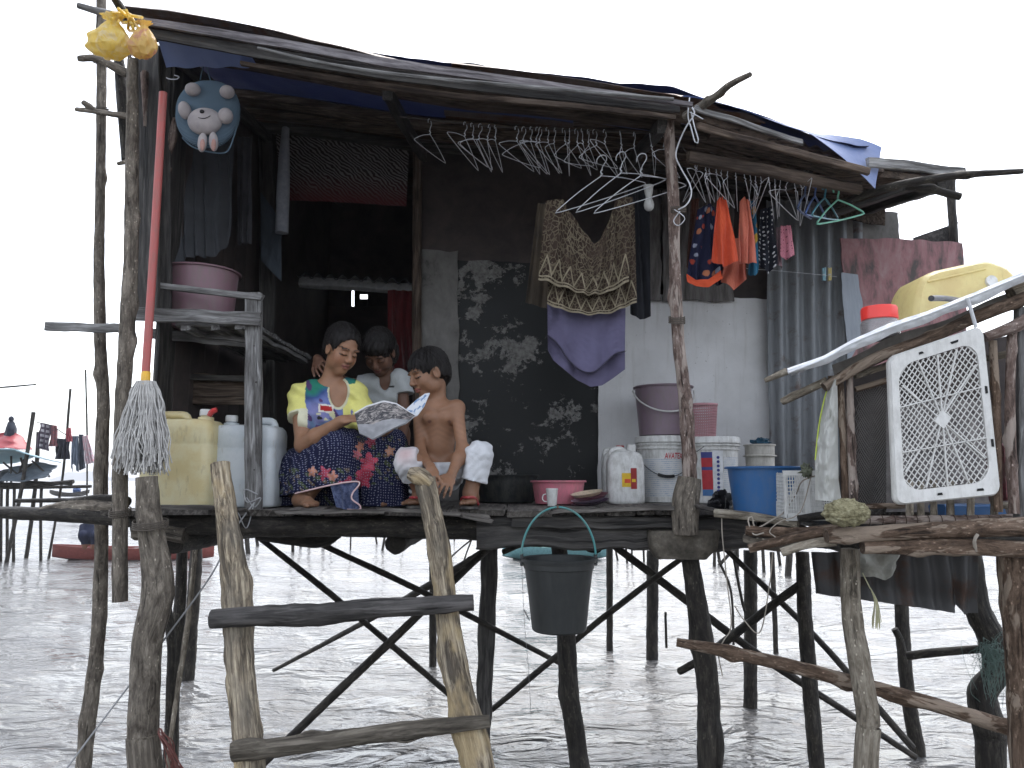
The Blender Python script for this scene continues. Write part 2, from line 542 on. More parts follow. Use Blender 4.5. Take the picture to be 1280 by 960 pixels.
def corrugated_mat(name, c1, c2, rust, amount):
    m = Mat(name, 0.55, 0.4, 0.25)
    n = m.noise(m.gc(), 7, 6, 0.7); n2 = m.noise(m.gc((3, 0.4, 1)), 18, 4, 0.7)
    c = m.mix(n2, c1, c2)
    c = m.mix(m.ramp(n, [(amount, 0.0), (amount + 0.12, 1.0)]), c, rust)
    m.base(c); m.bump(n2, 0.3, 0.003)
    return m.m
M_ZINC = corrugated_mat('weathered_zinc', (0.10, 0.105, 0.11), (0.27, 0.285, 0.30), (0.11, 0.085, 0.075), 0.56)
M_RUST = corrugated_mat('rusty_roof_iron', (0.07, 0.055, 0.05), (0.14, 0.11, 0.10), (0.09, 0.045, 0.028), 0.46)
M_OLDZINC = corrugated_mat('dark_old_iron', (0.03, 0.03, 0.032), (0.075, 0.072, 0.07), (0.06, 0.035, 0.025), 0.5)

def tarp_mat(name, col, tr=0.5):
    m = Mat(name, 0.45, 0.4)
    n = m.noise(m.gc(), 4, 5, 0.6)
    c = m.mix(n, tuple(x * 0.75 for x in col), tuple(min(1, x * 1.15) for x in col))
    m.base(c)
    w1 = m.noise(m.gc(), 16, 5, 0.65, 0.6)
    m.bump(w1, 0.5, 0.012)
    t = m.node('ShaderNodeBsdfTranslucent', {'Color': c})
    mx = m.node('ShaderNodeMixShader', {0: tr})
    m.lk(m.b.outputs[0], mx.inputs[1]); m.lk(t.outputs[0], mx.inputs[2])
    m.lk(mx.outputs[0], m.nt.nodes['Material Output'].inputs['Surface'])
    return m.m
M_BLUETARP = tarp_mat('blue_tarpaulin', (0.07, 0.082, 0.15), 0.5)
M_PALETARP = tarp_mat('pale_and_lit_blue_tarpaulin', (0.22, 0.29, 0.52), 0.35)  # paler reverse side of the tarp; also paints daylight on the left flap
M_WHITETARP = tarp_mat('white_tarpaulin', (0.74, 0.75, 0.77), 0.10)
M_SACK = tarp_mat('white_sack', (0.66, 0.66, 0.62), 0.35)

# ================================================================ water
def build_water():
    m = Mat('murky_water', 0.06, 0.5)
    m.b.inputs['IOR'].default_value = 1.33
    tc = m.node('ShaderNodeTexCoord').outputs['Object']
    def sc(v): return m.node('ShaderNodeVectorMath', {0: tc, 1: v}, operation='MULTIPLY').outputs[0]
    n0 = m.noise(sc((1, 1, 1)), 0.35, 3, 0.5)
    m.base(m.mix(n0, (0.075, 0.074, 0.073), (0.125, 0.123, 0.121)))
    a = m.noise(sc((0.6, 1.0, 1)), 1.1, 3, 0.5, 1.0)
    b = m.noise(sc((0.55, 1.1, 1)), 4.2, 3, 0.5, 1.6)
    c = m.noise(sc((0.7, 1.2, 1)), 15.0, 3, 0.55, 1.0)
    gust = m.ramp(m.noise(sc((0.5, 1, 1)), 0.22, 3, 0.6), [(0.38, 0.45), (0.62, 1.0)])
    h = m.math('ADD', m.math('MULTIPLY', a, 0.2), m.math('MULTIPLY', m.math('MULTIPLY', b, gust), 0.115))
    h = m.math('ADD', h, m.math('MULTIPLY', m.math('MULTIPLY', c, gust), 0.018))
    d = m.noise(sc((1, 1.3, 1)), 55.0, 2, 0.5, 0.4)
    h = m.math('ADD', h, m.math('MULTIPLY', d, 0.001))
    m.bump(h, 1.0, 1.0)
    NA, NR = 300, 240
    ang = np.concatenate([np.linspace(-42, 42, 200), np.linspace(44, 316, 100)])
    rad = np.exp(np.linspace(math.log(1.6), math.log(2400), NR))
    A, RR = np.meshgrid(np.radians(ang), rad)
    X = np.sin(A) * RR; Y = np.cos(A) * RR
    rs = np.random.RandomState(3)
    Z = np.zeros_like(X)
    for i in range(26):
        th = rs.normal(0.35, 0.6); lam = rs.uniform(0.35, 1.6)
        k = 2 * math.pi / lam
        ph = rs.uniform(0, 6.28)
        warp = 0.5 * np.sin(X * rs.uniform(.3, .9) + Y * rs.uniform(.3, .9) + ph)
        Z += 0.0035 * lam * np.sin(k * (X * math.sin(th) + Y * math.cos(th)) + ph + warp * 2) * np.exp(-RR * 0.035 / lam)
    Z *= 1.4
    Z[-1] = 0
    vs = np.stack([X, Y, Z], -1).reshape(-1, 3)
    na = len(ang)
    idx = np.arange(na * NR).reshape(NR, na)
    q = np.stack([idx[:-1], np.roll(idx, -1, 1)[:-1], np.roll(idx, -1, 1)[1:], idx[1:]], -1).reshape(-1, 4)
    vs = np.vstack([vs, [[0, 0, 0]]])
    tri = [(len(vs) - 1, (i + 1) % na, i) for i in range(na)]
    me = bpy.data.meshes.new('water')
    me.from_pydata(vs.tolist(), [], [tuple(reversed(f)) for f in q.tolist()] + tri)
    me.polygons.foreach_set('use_smooth', [True] * len(me.polygons))
    me.materials.append(m.m)
    bm = bmesh.new(); bm.from_mesh(me); bmesh.ops.recalc_face_normals(bm, faces=bm.faces)
    bm.normal_update()
    if sum(f.normal.z for f in bm.faces) < 0: bmesh.ops.reverse_faces(bm, faces=bm.faces)
    bm.to_mesh(me); bm.free()
    o = bpy.data.objects.new('water', me); COL.objects.link(o)
    tag(o, kind='structure')
build_water()

def build_hills():
    m = Mat('far_shore', 0.9, 0.1)
    n = m.noise(m.gc(), 0.01, 5, 0.7)
    m.base(m.mix(n, (0.05, 0.065, 0.05), (0.09, 0.1, 0.08)))
    mb = MB()
    Yd = 1500
    prof = [(60, 600), (78, 594), (84, 590), (100, 591), (112, 589), (122, 590), (126, 596), (150, 597), (210, 598), (240, 600)]
    def f(u, v):
        px = 60 + 200 * u
        y = np.interp(px, [p[0] for p in prof], [p[1] for p in prof]) + 0.5 * mnoise.noise((px * 0.3, 0, 0))
        top = P(px, y, Yd)
        zt = max(0.5, top.z)
        if v < 0.5: return (top.x, Yd, -1 + (zt + 1) * v * 2)
        return (top.x * (1 + (v - .5) * .15), Yd + (v - .5) * 300, zt * (1 - (v - .5) * 2) - 1 * (v - .5))
    sheet(mb, f, 80, 8, 0.5, m.m)
    o = mb.build('hills', base=(P(160, 600, Yd).x, Yd, 0))
    tag(o, kind='structure')
build_hills()

# ================================================================ the stilt house
house = thing('stilt_house', 'grey timber stilt house with open front and dark doorway standing in the water', 'house', (-0.2, 3.3, 0))
WY = 4.55
def part(mb, name, mat=None, parent=None, **k): return mb.build(name, mat, parent or house, **k)
def plog(name, pxs, Y, rpx, mat, parent=None, **k):
    """pole through pixel points; Y a number or one per point; rpx radii in pixels"""
    Ys = Y if isinstance(Y, (list, tuple)) else [Y] * len(pxs)
    pts = [P(x, y, d) for (x, y), d in zip(pxs, Ys)]
    rp = rpx if isinstance(rpx, (list, tuple)) else [rpx] * len(pxs)
    rads = [px2m(r, d) for r, d in zip(rp, Ys)] if len(rp) == len(Ys) else [px2m(r, Ys[0]) for r in rp]
    bk = {kk: k.pop(kk) for kk in ('label', 'cat', 'group') if kk in k}
    mb = MB(); log(mb, pts, rads, **k)
    o = mb.build(name, mat, parent)
    if bk: tag(o, bk.get('label'), bk.get('cat'), bk.get('group'))
    return o
def stilt(name, pxs, rpx, mat, parent, Y=None, **k):
    """a post whose last pixel point is where it enters the water (when Y is None); goes on 0.6 m below"""
    if Y is None: Y = PZ(*pxs[-1]).y
    pts = [P(x, y, Y) for x, y in pxs]
    rp = rpx if isinstance(rpx, (list, tuple)) else [rpx, rpx]
    d = (pts[-1] - pts[-2]).normalized()
    last = pts[-1]
    while last.z > -0.5: last = last + d * 0.1
    pts.append(last)
    rads = list(np.interp(np.linspace(0, 1, len(pts)), np.linspace(0, 1, len(rp)), [px2m(r, Y) for r in rp]))
    mb = MB(); log(mb, pts, rads, **k)
    return mb.build(name, mat, parent)

# ---- roof surface
_FX = [-1.75, -1.43, -0.95, -0.43, 0.18, 0.68, 1.58, 2.12, 2.4]
_FY = [2.95, 2.95, 2.95, 2.95, 2.95, 3.0, 3.3, 3.6, 3.7]
_FP = [(100, 12), (175, 22), (330, 50), (500, 84), (700, 108), (860, 128), (1100, 203), (1206, 216), (1240, 222)]
_FZ = [P(a, b, y).z for (a, b), y in zip(_FP, _FY)]
_WX = [-1.75, -1.42, -0.57, 0.28, 1.0, 1.7, 2.4]
_WP = [(271, 160), (340, 165), (520, 185), (700, 198), (850, 212), (1000, 246), (1140, 262)]
_WZ = [P(a, b, WY).z for a, b in _WP]
def roof_pt(X, Y):
    fy = np.interp(X, _FX, _FY)
    fz = np.interp(X, _FX, _FZ); wz = np.interp(X, _WX, _WZ)
    t = (Y - fy) / (WY - fy)
    return Vector((X, Y, fz + (wz - fz) * t))
def roof_strip(name, x0, x1, y0, y1, dz, mat, amp=0.009, pitch=0.076, nx=70, jag=0.0, th=0.002, sd=0.0, parent=None, axis='y'):
    """iron sheet following the roof; ridges run along X (axis 'y') or along Y (axis 'x')"""
    ny = max(4, int((y1 - y0) / pitch * 8)) if axis == 'y' else 12
    if axis == 'x': nx = int((x1 - x0) / pitch * 8)
    mb = MB()
    def f(u, v):
        X = x0 + (x1 - x0) * u
        fy = float(np.interp(X, _FX, _FY)) - 2.95
        Y = y0 + (y1 - y0) * v + fy * max(0, 1 - v)
        Y += jag * mnoise.noise((X * 2.2 + sd, v * 0.5, 0)) * (1 - v)
        p = roof_pt(X, Y)
        ph = Y if axis == 'y' else X
        p.z += dz + amp * math.sin(2 * math.pi * ph / pitch) + 0.02 * mnoise.noise((X * 1.3 + sd, Y * 1.3, 1))
        return p
    sheet(mb, f, nx, ny, th)
    return mb.build(name, mat, parent or house)
roof_strip('roof_sheet', -1.62, -0.2, 2.96, 3.42, 0.035, M_RUST, jag=0.04, sd=1)
roof_strip('roof_sheet', -0.25, 1.1, 2.97, 3.44, 0.045, M_RUST, jag=0.03, sd=5)
roof_strip('roof_sheet', -1.70, -0.3, 3.86, 6.7, 0.03, M_RUST, sd=9)
roof_strip('roof_sheet', -0.35, 1.2, 3.74, 6.7, 0.042, M_RUST, sd=12)
roof_strip('roof_sheet', 1.05, 2.28, 3.05, 6.7, 0.03, M_RUST, sd=15, axis='x')
# battens and purlins under the iron, following it
def purlin(x0, x1, Y, w, t, dz, mat, name='batten', dY=0.0):
    mb = MB()
    n = 10
    secs = []
    sd = random.uniform(0, 99)
    for i in range(n * 3 + 1):
        u = i / (n * 3)
        X = x0 + (x1 - x0) * u
        fy = float(np.interp(X, _FX, _FY)) - 2.95
        p = roof_pt(X, Y + fy * max(0, 1 - (Y - 2.95) / 1.6) + dY * u)
        p.z += dz + 0.008 * mnoise.noise((X * 3, sd, 0)); p.y += 0.01 * mnoise.noise((X * 2, sd, 4))
        ww = w / 2 * (1 + 0.2 * mnoise.noise((X * 4, sd, 7)))
        secs.append([Vector((p.x, p.y - ww, p.z - t / 2)), Vector((p.x, p.y + ww, p.z - t / 2)), Vector((p.x, p.y + ww, p.z + t / 2)), Vector((p.x, p.y - ww, p.z + t / 2))])
    loft(mb, secs)
    gs = [(b + sd, c, a) for (a, b, c) in mb.v]; mb.g = gs
    return mb.build(name, mat, house)
for (x0, x1, Y, w, t, dz, mt) in [(-1.62, 0.75, 3.16, 0.05, 0.03, 0.0, W_BROWN), (-1.6, 1.2, 3.36, 0.07, 0.03, -0.005, W_BROWN), (0.1, 1.75, 3.08, 0.06, 0.03, -0.012, W_BROWN),
                                 (0.3, 1.3, 3.58, 0.03, 0.03, -0.01, W_BROWN), (-1.65, 0.6, 3.88, 0.08, 0.035, -0.01, W_BROWN), (0.3, 2.0, 3.86, 0.07, 0.03, -0.01, W_BROWN),
                                 (-1.6, 1.9, 4.15, 0.05, 0.03, -0.01, W_BROWN), (-1.6, 1.7, 4.42, 0.06, 0.04, -0.02, W_DARK), (-1.6, 1.6, 5.3, 0.06, 0.05, -0.02, W_DARK),
                                 (0.9, 2.2, 3.24, 0.08, 0.035, -0.015, W_BROWN), (0.9, 2.2, 3.5, 0.06, 0.03, -0.015, W_BROWN)]:
    purlin(x0, x1, Y, w, t, dz, mt)
# front edge poles
def board_along(name, pxs, Y, hpx, th, mat, up=1):
    """long sprung board or sheet edge following picture points"""
    path, us = catmull([P(x, y, Y) for x, y in pxs], 60)
    sd = random.uniform(0, 99); secs = []; hs_ = np.interp(us, np.linspace(0, 1, len(hpx)), hpx); L = 0; gs = []
    for i, p in enumerate(path):
        if i: L += (p - path[i - 1]).length
        h = px2m(hs_[i], Y) / 2 * (1 + 0.10 * mnoise.noise((L * 5, sd, 0)))
        z = 0.003 * mnoise.noise((L * 7, sd, 3))
        secs.append([Vector((p.x, p.y, p.z - h + z)), Vector((p.x, p.y + th, p.z - h * .8 + z)), Vector((p.x, p.y + th, p.z + h * .9 + z)), Vector((p.x, p.y, p.z + h + z))])
        gs += [(b + sd, c, L) for b, c in ((-h, 0), (-h, th), (h, th), (h, 0))]
    mb = MB(); loft(mb, secs); mb.g = gs
    return mb.build(name, mat, house)
W_EAVE = wood('weathered_purple_grey_wood', (0.07, 0.062, 0.065), (0.15, 0.135, 0.14), (0.27, 0.25, 0.255))
board_along('eave_board', [(158, 22), (330, 50), (500, 80), (690, 106), (866, 130)], 2.90, [9, 12, 12, 9, 6], 0.02, W_EAVE)
board_along('eave_board', [(170, 38), (330, 66), (500, 94), (690, 118), (850, 136)], 2.94, [12, 16, 16, 13, 8], 0.02, W_DARK)
board_along('eave_board', [(300, 78), (420, 98), (560, 118), (700, 130), (845, 146)], 3.02, [5, 8, 8, 7, 6], 0.02, W_BROWN)
plog('eave_batten', [(322, 60), (400, 78), (470, 90), (560, 100), (700, 112), (842, 124)], 2.88, [2.0, 2.5, 3, 3, 3, 2.5], W_GREY, house, lump=0.03, rough=0.02, seg=8)

mb = MB(); plank(mb, P(868, 134, 2.95), P(1003, 178, 3.02), 0.012, 0.022, mat=W_GREY); part(mb, 'eave_batten')
mb = MB(); plank(mb, P(872, 158, 2.98), P(1085, 215, 3.2), 0.02, 0.03, mat=W_BROWN); part(mb, 'eave_batten')
mb = MB(); plank(mb, P(1085, 203, 3.3), P(1205, 216, 3.55), 0.02, 0.045, mat=W_GREY); part(mb, 'eave_batten')
mb = MB(); plank(mb, P(860, 196, 3.2), P(1075, 236, 3.4), 0.03, 0.05, mat=W_BROWN); part(mb, 'eave_batten')
# rafters running back
for X in (-1.5, -0.55, 0.66, 1.45, 2.1):
    mb = MB(); a = roof_pt(X, 3.2 if X < 1.2 else 3.6); b = roof_pt(X, 6.5); a.z -= 0.06; b.z -= 0.06
    plank(mb, a, b, 0.045, 0.06); part(mb, 'rafter', W_DARK)

# ---- deck
def deck_planks():
    X = -1.72; k = 0
    while X < 1.52:
        w = random.choice([0.09, 0.13, 0.16, 0.2, 0.24]) * random.uniform(0.9, 1.1)
        y0 = 3.22 + random.uniform(-0.03, 0.05)
        mb = MB(); dz = random.uniform(-0.006, 0.004)
        plank(mb, (X + w / 2, y0, DECK - 0.0125 + dz), (X + w / 2 + random.uniform(-.01, .01), 4.62, DECK - 0.0125), w - 0.007, 0.025, mat=W_DECK, rough=0.006, jag=0.02)
        part(mb, 'deck_plank'); X += w; k += 1
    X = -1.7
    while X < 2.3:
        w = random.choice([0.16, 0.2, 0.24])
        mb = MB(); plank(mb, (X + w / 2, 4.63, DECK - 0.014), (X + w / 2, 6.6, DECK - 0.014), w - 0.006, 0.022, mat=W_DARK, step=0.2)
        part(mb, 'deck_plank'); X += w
deck_planks()
# loose short boards lying along the edge
for (a, b, Y, w) in [((540, 641), (612, 645), 3.17, 0.05), ((575, 644), (618, 652), 3.13, 0.035), ((690, 640), (845, 634), 3.2, 0.07), ((350, 640), (480, 639), 3.15, 0.06), ((190, 634), (268, 634), 3.15, 0.05),
                     ((470, 637), (545, 640), 3.19, 0.05), ((872, 634), (945, 646), 3.12, 0.06)]:
    mb = MB(); plank(mb, P(*a, Y), P(*b, Y), w, 0.016, mat=W_DECK, jag=0.02); part(mb, 'edge_board')
plog('beam', [(168, 655), (400, 658), (640, 662)], 3.32, [12, 13, 13], B_DARK, house, lump=0.1)
mb = MB(); plank(mb, P(596, 664, 3.3), P(942, 668, 3.3), 0.08, 0.13, mat=W_DARK, rough=0.012); part(mb, 'beam')
mb = MB(); plank(mb, P(640, 652, 3.26), P(846, 654, 3.24), 0.04, 0.05, mat=W_DARK, rough=0.008); part(mb, 'beam')
for Y in (4.5, 5.6, 6.4):
    mb = MB(); log(mb, [(-1.7, Y, DECK - 0.085), (2.1, Y, DECK - 0.085)], 0.055, seed=Y); part(mb, 'beam', B_DARK)
for X in (-1.45, -0.5, 0.35, 0.8, 1.45):
    mb = MB(); log(mb, [(X, 3.35, DECK - 0.15), (X, 6.6, DECK - 0.17)], 0.045, seed=X); part(mb, 'joist', B_DARK)
# pieces of wood hanging under the edge at the left
plog('brace', [(322, 668), (398, 676), (425, 668)], 3.6, [7, 9, 4], B_DARK, house)
# concrete footing block under the central post
mb = MB()
blk = MB()
secs = []
for i, (yy, k) in enumerate([(661, 1.0), (666, 1.04), (684, 0.98), (697, 0.72)]):
    c = P(851, yy, 3.27)
    secs.append([Vector((c.x + (q[0]) * k + 0.01 * mnoise.noise((q[0] * 30, i, 2)), c.y + q[1] * k, c.z + 0.01 * mnoise.noise((q[0] * 20, q[1] * 20, i)))) for q in rrect(0.28, 0.17, 0.03)])
loft(blk, secs[::-1])
m = Mat('wet_concrete', 0.85, 0.2); n = m.noise(m.gc((1, 1, 1)), 18, 6, 0.7)
m.base(m.ramp(n, [(0.3, (0.045, 0.04, 0.033)), (0.55, (0.12, 0.105, 0.085)), (0.75, (0.22, 0.2, 0.17))])); m.bump(n, 0.9, 0.012)
blk.build('footing_block', m.m, house)

# ---- stilts of the house  (pixels: top ..., foot)
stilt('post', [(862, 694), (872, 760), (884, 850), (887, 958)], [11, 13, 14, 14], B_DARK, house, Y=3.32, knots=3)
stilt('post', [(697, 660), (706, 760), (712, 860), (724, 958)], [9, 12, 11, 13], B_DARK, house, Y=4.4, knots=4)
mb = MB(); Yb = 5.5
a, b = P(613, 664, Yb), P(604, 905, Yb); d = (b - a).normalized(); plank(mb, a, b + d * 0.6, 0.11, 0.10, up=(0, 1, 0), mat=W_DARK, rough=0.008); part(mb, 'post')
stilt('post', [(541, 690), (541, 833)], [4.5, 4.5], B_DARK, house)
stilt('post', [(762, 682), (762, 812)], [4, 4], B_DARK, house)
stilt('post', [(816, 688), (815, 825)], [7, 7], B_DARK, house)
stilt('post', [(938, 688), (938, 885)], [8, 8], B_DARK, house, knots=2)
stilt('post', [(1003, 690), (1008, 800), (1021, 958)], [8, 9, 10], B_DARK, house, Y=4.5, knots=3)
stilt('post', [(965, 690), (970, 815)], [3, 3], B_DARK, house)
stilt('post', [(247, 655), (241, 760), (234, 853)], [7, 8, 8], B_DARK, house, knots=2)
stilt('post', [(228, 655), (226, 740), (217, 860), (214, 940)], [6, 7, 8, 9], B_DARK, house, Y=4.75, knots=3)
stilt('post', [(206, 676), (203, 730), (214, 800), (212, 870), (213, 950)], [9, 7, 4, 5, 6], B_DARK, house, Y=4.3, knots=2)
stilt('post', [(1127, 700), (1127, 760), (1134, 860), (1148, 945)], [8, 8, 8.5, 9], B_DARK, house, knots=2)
# cross braces
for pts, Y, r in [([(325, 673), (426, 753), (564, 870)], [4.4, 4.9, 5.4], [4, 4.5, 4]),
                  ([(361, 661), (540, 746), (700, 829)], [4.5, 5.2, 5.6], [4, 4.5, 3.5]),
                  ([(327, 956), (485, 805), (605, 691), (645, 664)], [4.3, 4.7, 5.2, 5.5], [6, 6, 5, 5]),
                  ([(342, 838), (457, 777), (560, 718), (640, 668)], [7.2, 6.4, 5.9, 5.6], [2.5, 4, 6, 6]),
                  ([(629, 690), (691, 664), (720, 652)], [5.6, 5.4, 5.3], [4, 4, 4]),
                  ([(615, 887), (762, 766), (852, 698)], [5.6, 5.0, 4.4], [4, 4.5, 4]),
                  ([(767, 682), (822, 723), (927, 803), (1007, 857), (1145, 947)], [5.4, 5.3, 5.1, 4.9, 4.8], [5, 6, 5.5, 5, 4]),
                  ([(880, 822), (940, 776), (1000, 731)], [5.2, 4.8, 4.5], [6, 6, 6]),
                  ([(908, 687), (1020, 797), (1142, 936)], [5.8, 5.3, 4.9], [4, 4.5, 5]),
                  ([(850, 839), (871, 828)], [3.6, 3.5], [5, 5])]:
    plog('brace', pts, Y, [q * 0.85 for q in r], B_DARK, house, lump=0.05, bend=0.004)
for pts, Y, r in [([(832, 765), (833, 810)], 7.9, 1.6), ([(898, 700), (914, 740), (917, 806)], 7.9, 1.6), ([(916, 690), (931, 764)], 6, 1.8), ([(1000, 700), (1002, 760), (1006, 812)], 5, 3.0)]:
    plog('thin_stake', pts, Y, r, B_DARK, house, seg=6, bend=0.01)

# ---- walls
def panel(name, corners, mat, Y=WY, th=0.012, wob=0.006, nu=24, nv=24, edge=0.006, parent=None, ridg=None, Ys=None, cut=None):
    """flat board through four picture corners: top-left, top-right, bottom-right, bottom-left"""
    Ys = Ys or [Y] * 4
    tl, tr, br, bl = [P(x, y, d) for (x, y), d in zip(corners, Ys)]
    sd = random.uniform(0, 99)
    def f(u, v):
        a = tl.lerp(tr, u); b = bl.lerp(br, u)
        p = a.lerp(b, v)
        e = 0
        p.y += wob * mnoise.noise((p.x * 2, p.z * 2, sd)) * 2
        if v in (0, 1): p.z += edge * mnoise.noise((p.x * 12, sd, v)) * 2
        if u in (0, 1): p.x += edge * mnoise.noise((p.z * 12, sd, u)) * 2
        if ridg: p.y += ridg[0] * math.sin(u * (tr - tl).length / ridg[1] * 2 * math.pi)
        return p
    mb = MB()
    if ridg: nu = int((tr - tl).length / ridg[1] * 10)
    sheet(mb, f, nu, nv, th, keep=cut)
    return mb.build(name, mat, parent or house)
def board_mat(name, c1, c2, c3, sc=8, stretch=(1, 1, 1), rough=0.7, bump=0.4, det=6, stops=(0.35, 0.5, 0.68), dist=0.3):
    m = Mat(name, rough, 0.3)
    n = m.noise(m.gc(stretch), sc, det, 0.68, dist)
    m.base(m.ramp(n, [(stops[0], c1), (stops[1], c2), (stops[2], c3)])); m.bump(n, bump, 0.006)
    return m.m
M_PLYD = board_mat('dark_brown_plywood', (0.036, 0.030, 0.029), (0.06, 0.048, 0.045), (0.09, 0.07, 0.063), 3)
M_GREYB = board_mat('grey_boards', (0.05, 0.045, 0.042), (0.12, 0.11, 0.105), (0.2, 0.19, 0.185), 10, (3, 0.4, 1))
M_LEAD = board_mat('grey_painted_board', (0.025, 0.024, 0.022), (0.13, 0.125, 0.115), (0.2, 0.19, 0.18), 9, (1, 0.6, 1), stops=(0.28, 0.42, 0.66))
def peel_mat():
    m = Mat('black_peeling_paint', 0.5, 0.2)
    n = m.noise(m.gc((0.95, 1.05, 1)), 9, 8, 0.75, 0.2)
    big = m.noise(m.gc((1.0, 0.9, 1)), 3.2, 3, 0.6)
    fine = m.noise(m.gc(), 40, 4, 0.7)
    s_ = m.math('ADD', m.math('MULTIPLY', n, 0.62), m.math('MULTIPLY', big, 0.38))
    f = m.ramp(s_, [(0.548, 0.0), (0.562, 1.0)])
    grey = m.ramp(fine, [(0.3, (0.07, 0.067, 0.062)), (0.55, (0.2, 0.195, 0.185)), (0.8, (0.28, 0.275, 0.265))])
    m.base(m.mix(f, (0.011, 0.012, 0.012), grey))
    m.rough(m.math('ADD', m.math('MULTIPLY', f, 0.35), 0.45))
    m.bump(m.math('ADD', m.math('MULTIPLY', f, -0.5), m.math('MULTIPLY', fine, 0.3)), 0.5, 0.004)
    return m.m
def white_mat():
    m = Mat('white_painted_panel', 0.45, 0.4)
    g = m.gc()
    n = m.noise(g, 2.2, 5, 0.6); sp = m.noise(g, 60, 3, 0.6); dr = m.noise(m.gc((9, 0.7, 1)), 3, 4, 0.6)
    c = m.mix(m.ramp(n, [(0.35, 0.0), (0.7, 1.0)]), (0.70, 0.70, 0.71), (0.50, 0.50, 0.50))
    c = m.mix(m.ramp(sp, [(0.68, 0.0), (0.74, 0.8)]), c, (0.2, 0.19, 0.17))
    c = m.mix(m.ramp(dr, [(0.55, 0.0), (0.75, 0.35)]), c, (0.3, 0.28, 0.25))
    m.base(c); m.bump(n, 0.15, 0.01)
    return m.m
panel('wall_panel', [(522, 178), (702, 192), (702, 334), (522, 330)], M_PLYD, WY)
panel('wall_panel', [(700, 190), (812, 204), (812, 400), (700, 400)], M_PLYD, WY + 0.02)
panel('wall_panel', [(524, 312), (572, 314), (574, 634), (524, 634)], M_LEAD, WY - 0.02, nu=10)
panel('wall_panel', [(566, 326), (752, 330), (752, 634), (566, 634)], peel_mat(), WY - 0.005)
WHITE_WALL = panel('wall_panel', [(749, 366), (961, 374), (966, 634), (747, 634)], white_mat(), WY - 0.03)
for i, x in enumerate((781, 828, 872)):
    panel('wall_board', [(x, 236 + i * 3), (x + 46, 238 + i * 3), (x + 45, 377 - (i % 2) * 3), (x + 1, 377)], M_GREYB, WY - 0.06, nu=8)
panel('wall_panel', [(905, 225), (1060, 240), (1060, 392), (905, 388)], M_PLYD, WY + 0.01)
panel('wall_panel', [(958, 250), (1076, 252), (1084, 606), (962, 606)], M_ZINC, WY - 0.1, ridg=(0.017, 0.095), th=0.003, nv=10)
panel('wall_flashing', [(1051, 341), (1073, 343), (1082, 418), (1060, 452)], corrugated_mat('new_zinc', (0.2, 0.22, 0.25), (0.34, 0.37, 0.41), (0.15, 0.15, 0.16), 0.7), WY - 0.14, th=0.002, nu=8)
m_pink = board_mat('faded_red_painted_board', (0.10, 0.085, 0.08), (0.31, 0.155, 0.16), (0.40, 0.29, 0.28), 7, (1.6, 0.5, 1), stops=(0.36, 0.5, 0.75))
panel('wall_panel', [(1050, 297), (1204, 303), (1212, 470), (1064, 470)], m_pink, WY - 0.12, nu=30)
panel('wall_panel', [(1046, 262), (1122, 266), (1124, 300), (1046, 300)], M_LEAD, WY - 0.09, nu=10)
panel('wall_panel', [(1034, 236), (1106, 246), (1106, 282), (1040, 272)], W_BROWN, WY - 0.14, nu=10, nv=8)
panel('wall_panel', [(1196, 278), (1197, 304), (1140, 302), (1142, 298)], W_DARK, WY - 0.05, nu=8, nv=6)
plog('post', [(1188, 222), (1190, 260), (1193, 304)], WY - 0.1, [6, 5, 5], B_DARK, house)
# side walls, back wall with small gaps, front door posts
for i in range(7):
    y0 = 3.36 + i * 0.173
    mb = MB(); plank(mb, (-1.575, y0 + 0.085, DECK), (-1.575, y0 + 0.085, roof_pt(-1.575, y0).z - 0.01), 0.168, 0.014, up=(1, 0, 0), step=0.15); part(mb, 'side_board', M_PLYD if i else W_DARK)
def side_wall(X, y0, y1, mat):
    mb = MB()
    sheet(mb, lambda u, v: (X, y0 + (y1 - y0) * u, DECK - 0.02 + (roof_pt(X, y0 + (y1 - y0) * u).z - 0.004 - DECK) * v), 12, 6, 0.018)
    part(mb, 'side_wall', mat)
side_wall(-1.595, 3.4, 6.6, M_PLYD)
side_wall(2.12, 4.5, 6.6, M_PLYD)
def back_wall():
    gaps = [(439.5, 362, 443, 383), (450, 368, 459.5, 374)]
    def q(name, x0, y0, x1, y1): panel(name, [(x0, y0), (x1, y0), (x1, y1), (x0, y1)], M_PLYD, 6.5, nu=4, nv=4, wob=0.0, edge=0.0)
    q('back_board', 395, 250, 900, 362)
    q('back_board', 395, 362.2, 439.5, 383)
    q('back_board', 443, 362.2, 450, 383)
    q('back_board', 450.1, 362.2, 459.5, 368)
    q('back_board', 450.1, 374, 459.5, 383)
    q('back_board', 459.7, 362.2, 900, 383)
    q('back_board', 395, 383.2, 900, 640)
    q('back_board', 395, 240, 900, 249.8)
back_wall()
plog('door_post', [(522, 180), (521, 400), (524, 632)], WY - 0.05, [6, 6, 6], W_BROWN, house, lump=0.04)
mb = MB(); plank(mb, P(334, 160, WY - 0.02), P(336, 632, WY - 0.02), 0.09, 0.05, up=(0, 1, 0)); part(mb, 'door_post', W_DARK)
# the low loft shelf seen through the doorway
mb = MB(); plank(mb, P(371, 352, 5.6), P(520, 362, 5.6), 0.05, 0.075, up=(0, 0.5, 1)); part(mb, 'inner_ledge', plain('lit_ledge_board', (0.7, 0.7, 0.7)))  # ledge whitened so its colour carries light from an opening at the back
mb = MB()
sheet(mb, lambda u, v: P(370 + 148 * u, 347 + 9 * u + 8 * (v - .5) + 3 * math.sin(u * 60), 5.5 + v * 0.5), 80, 4, 0.003)
part(mb, 'inner_ledge', M_ZINC)
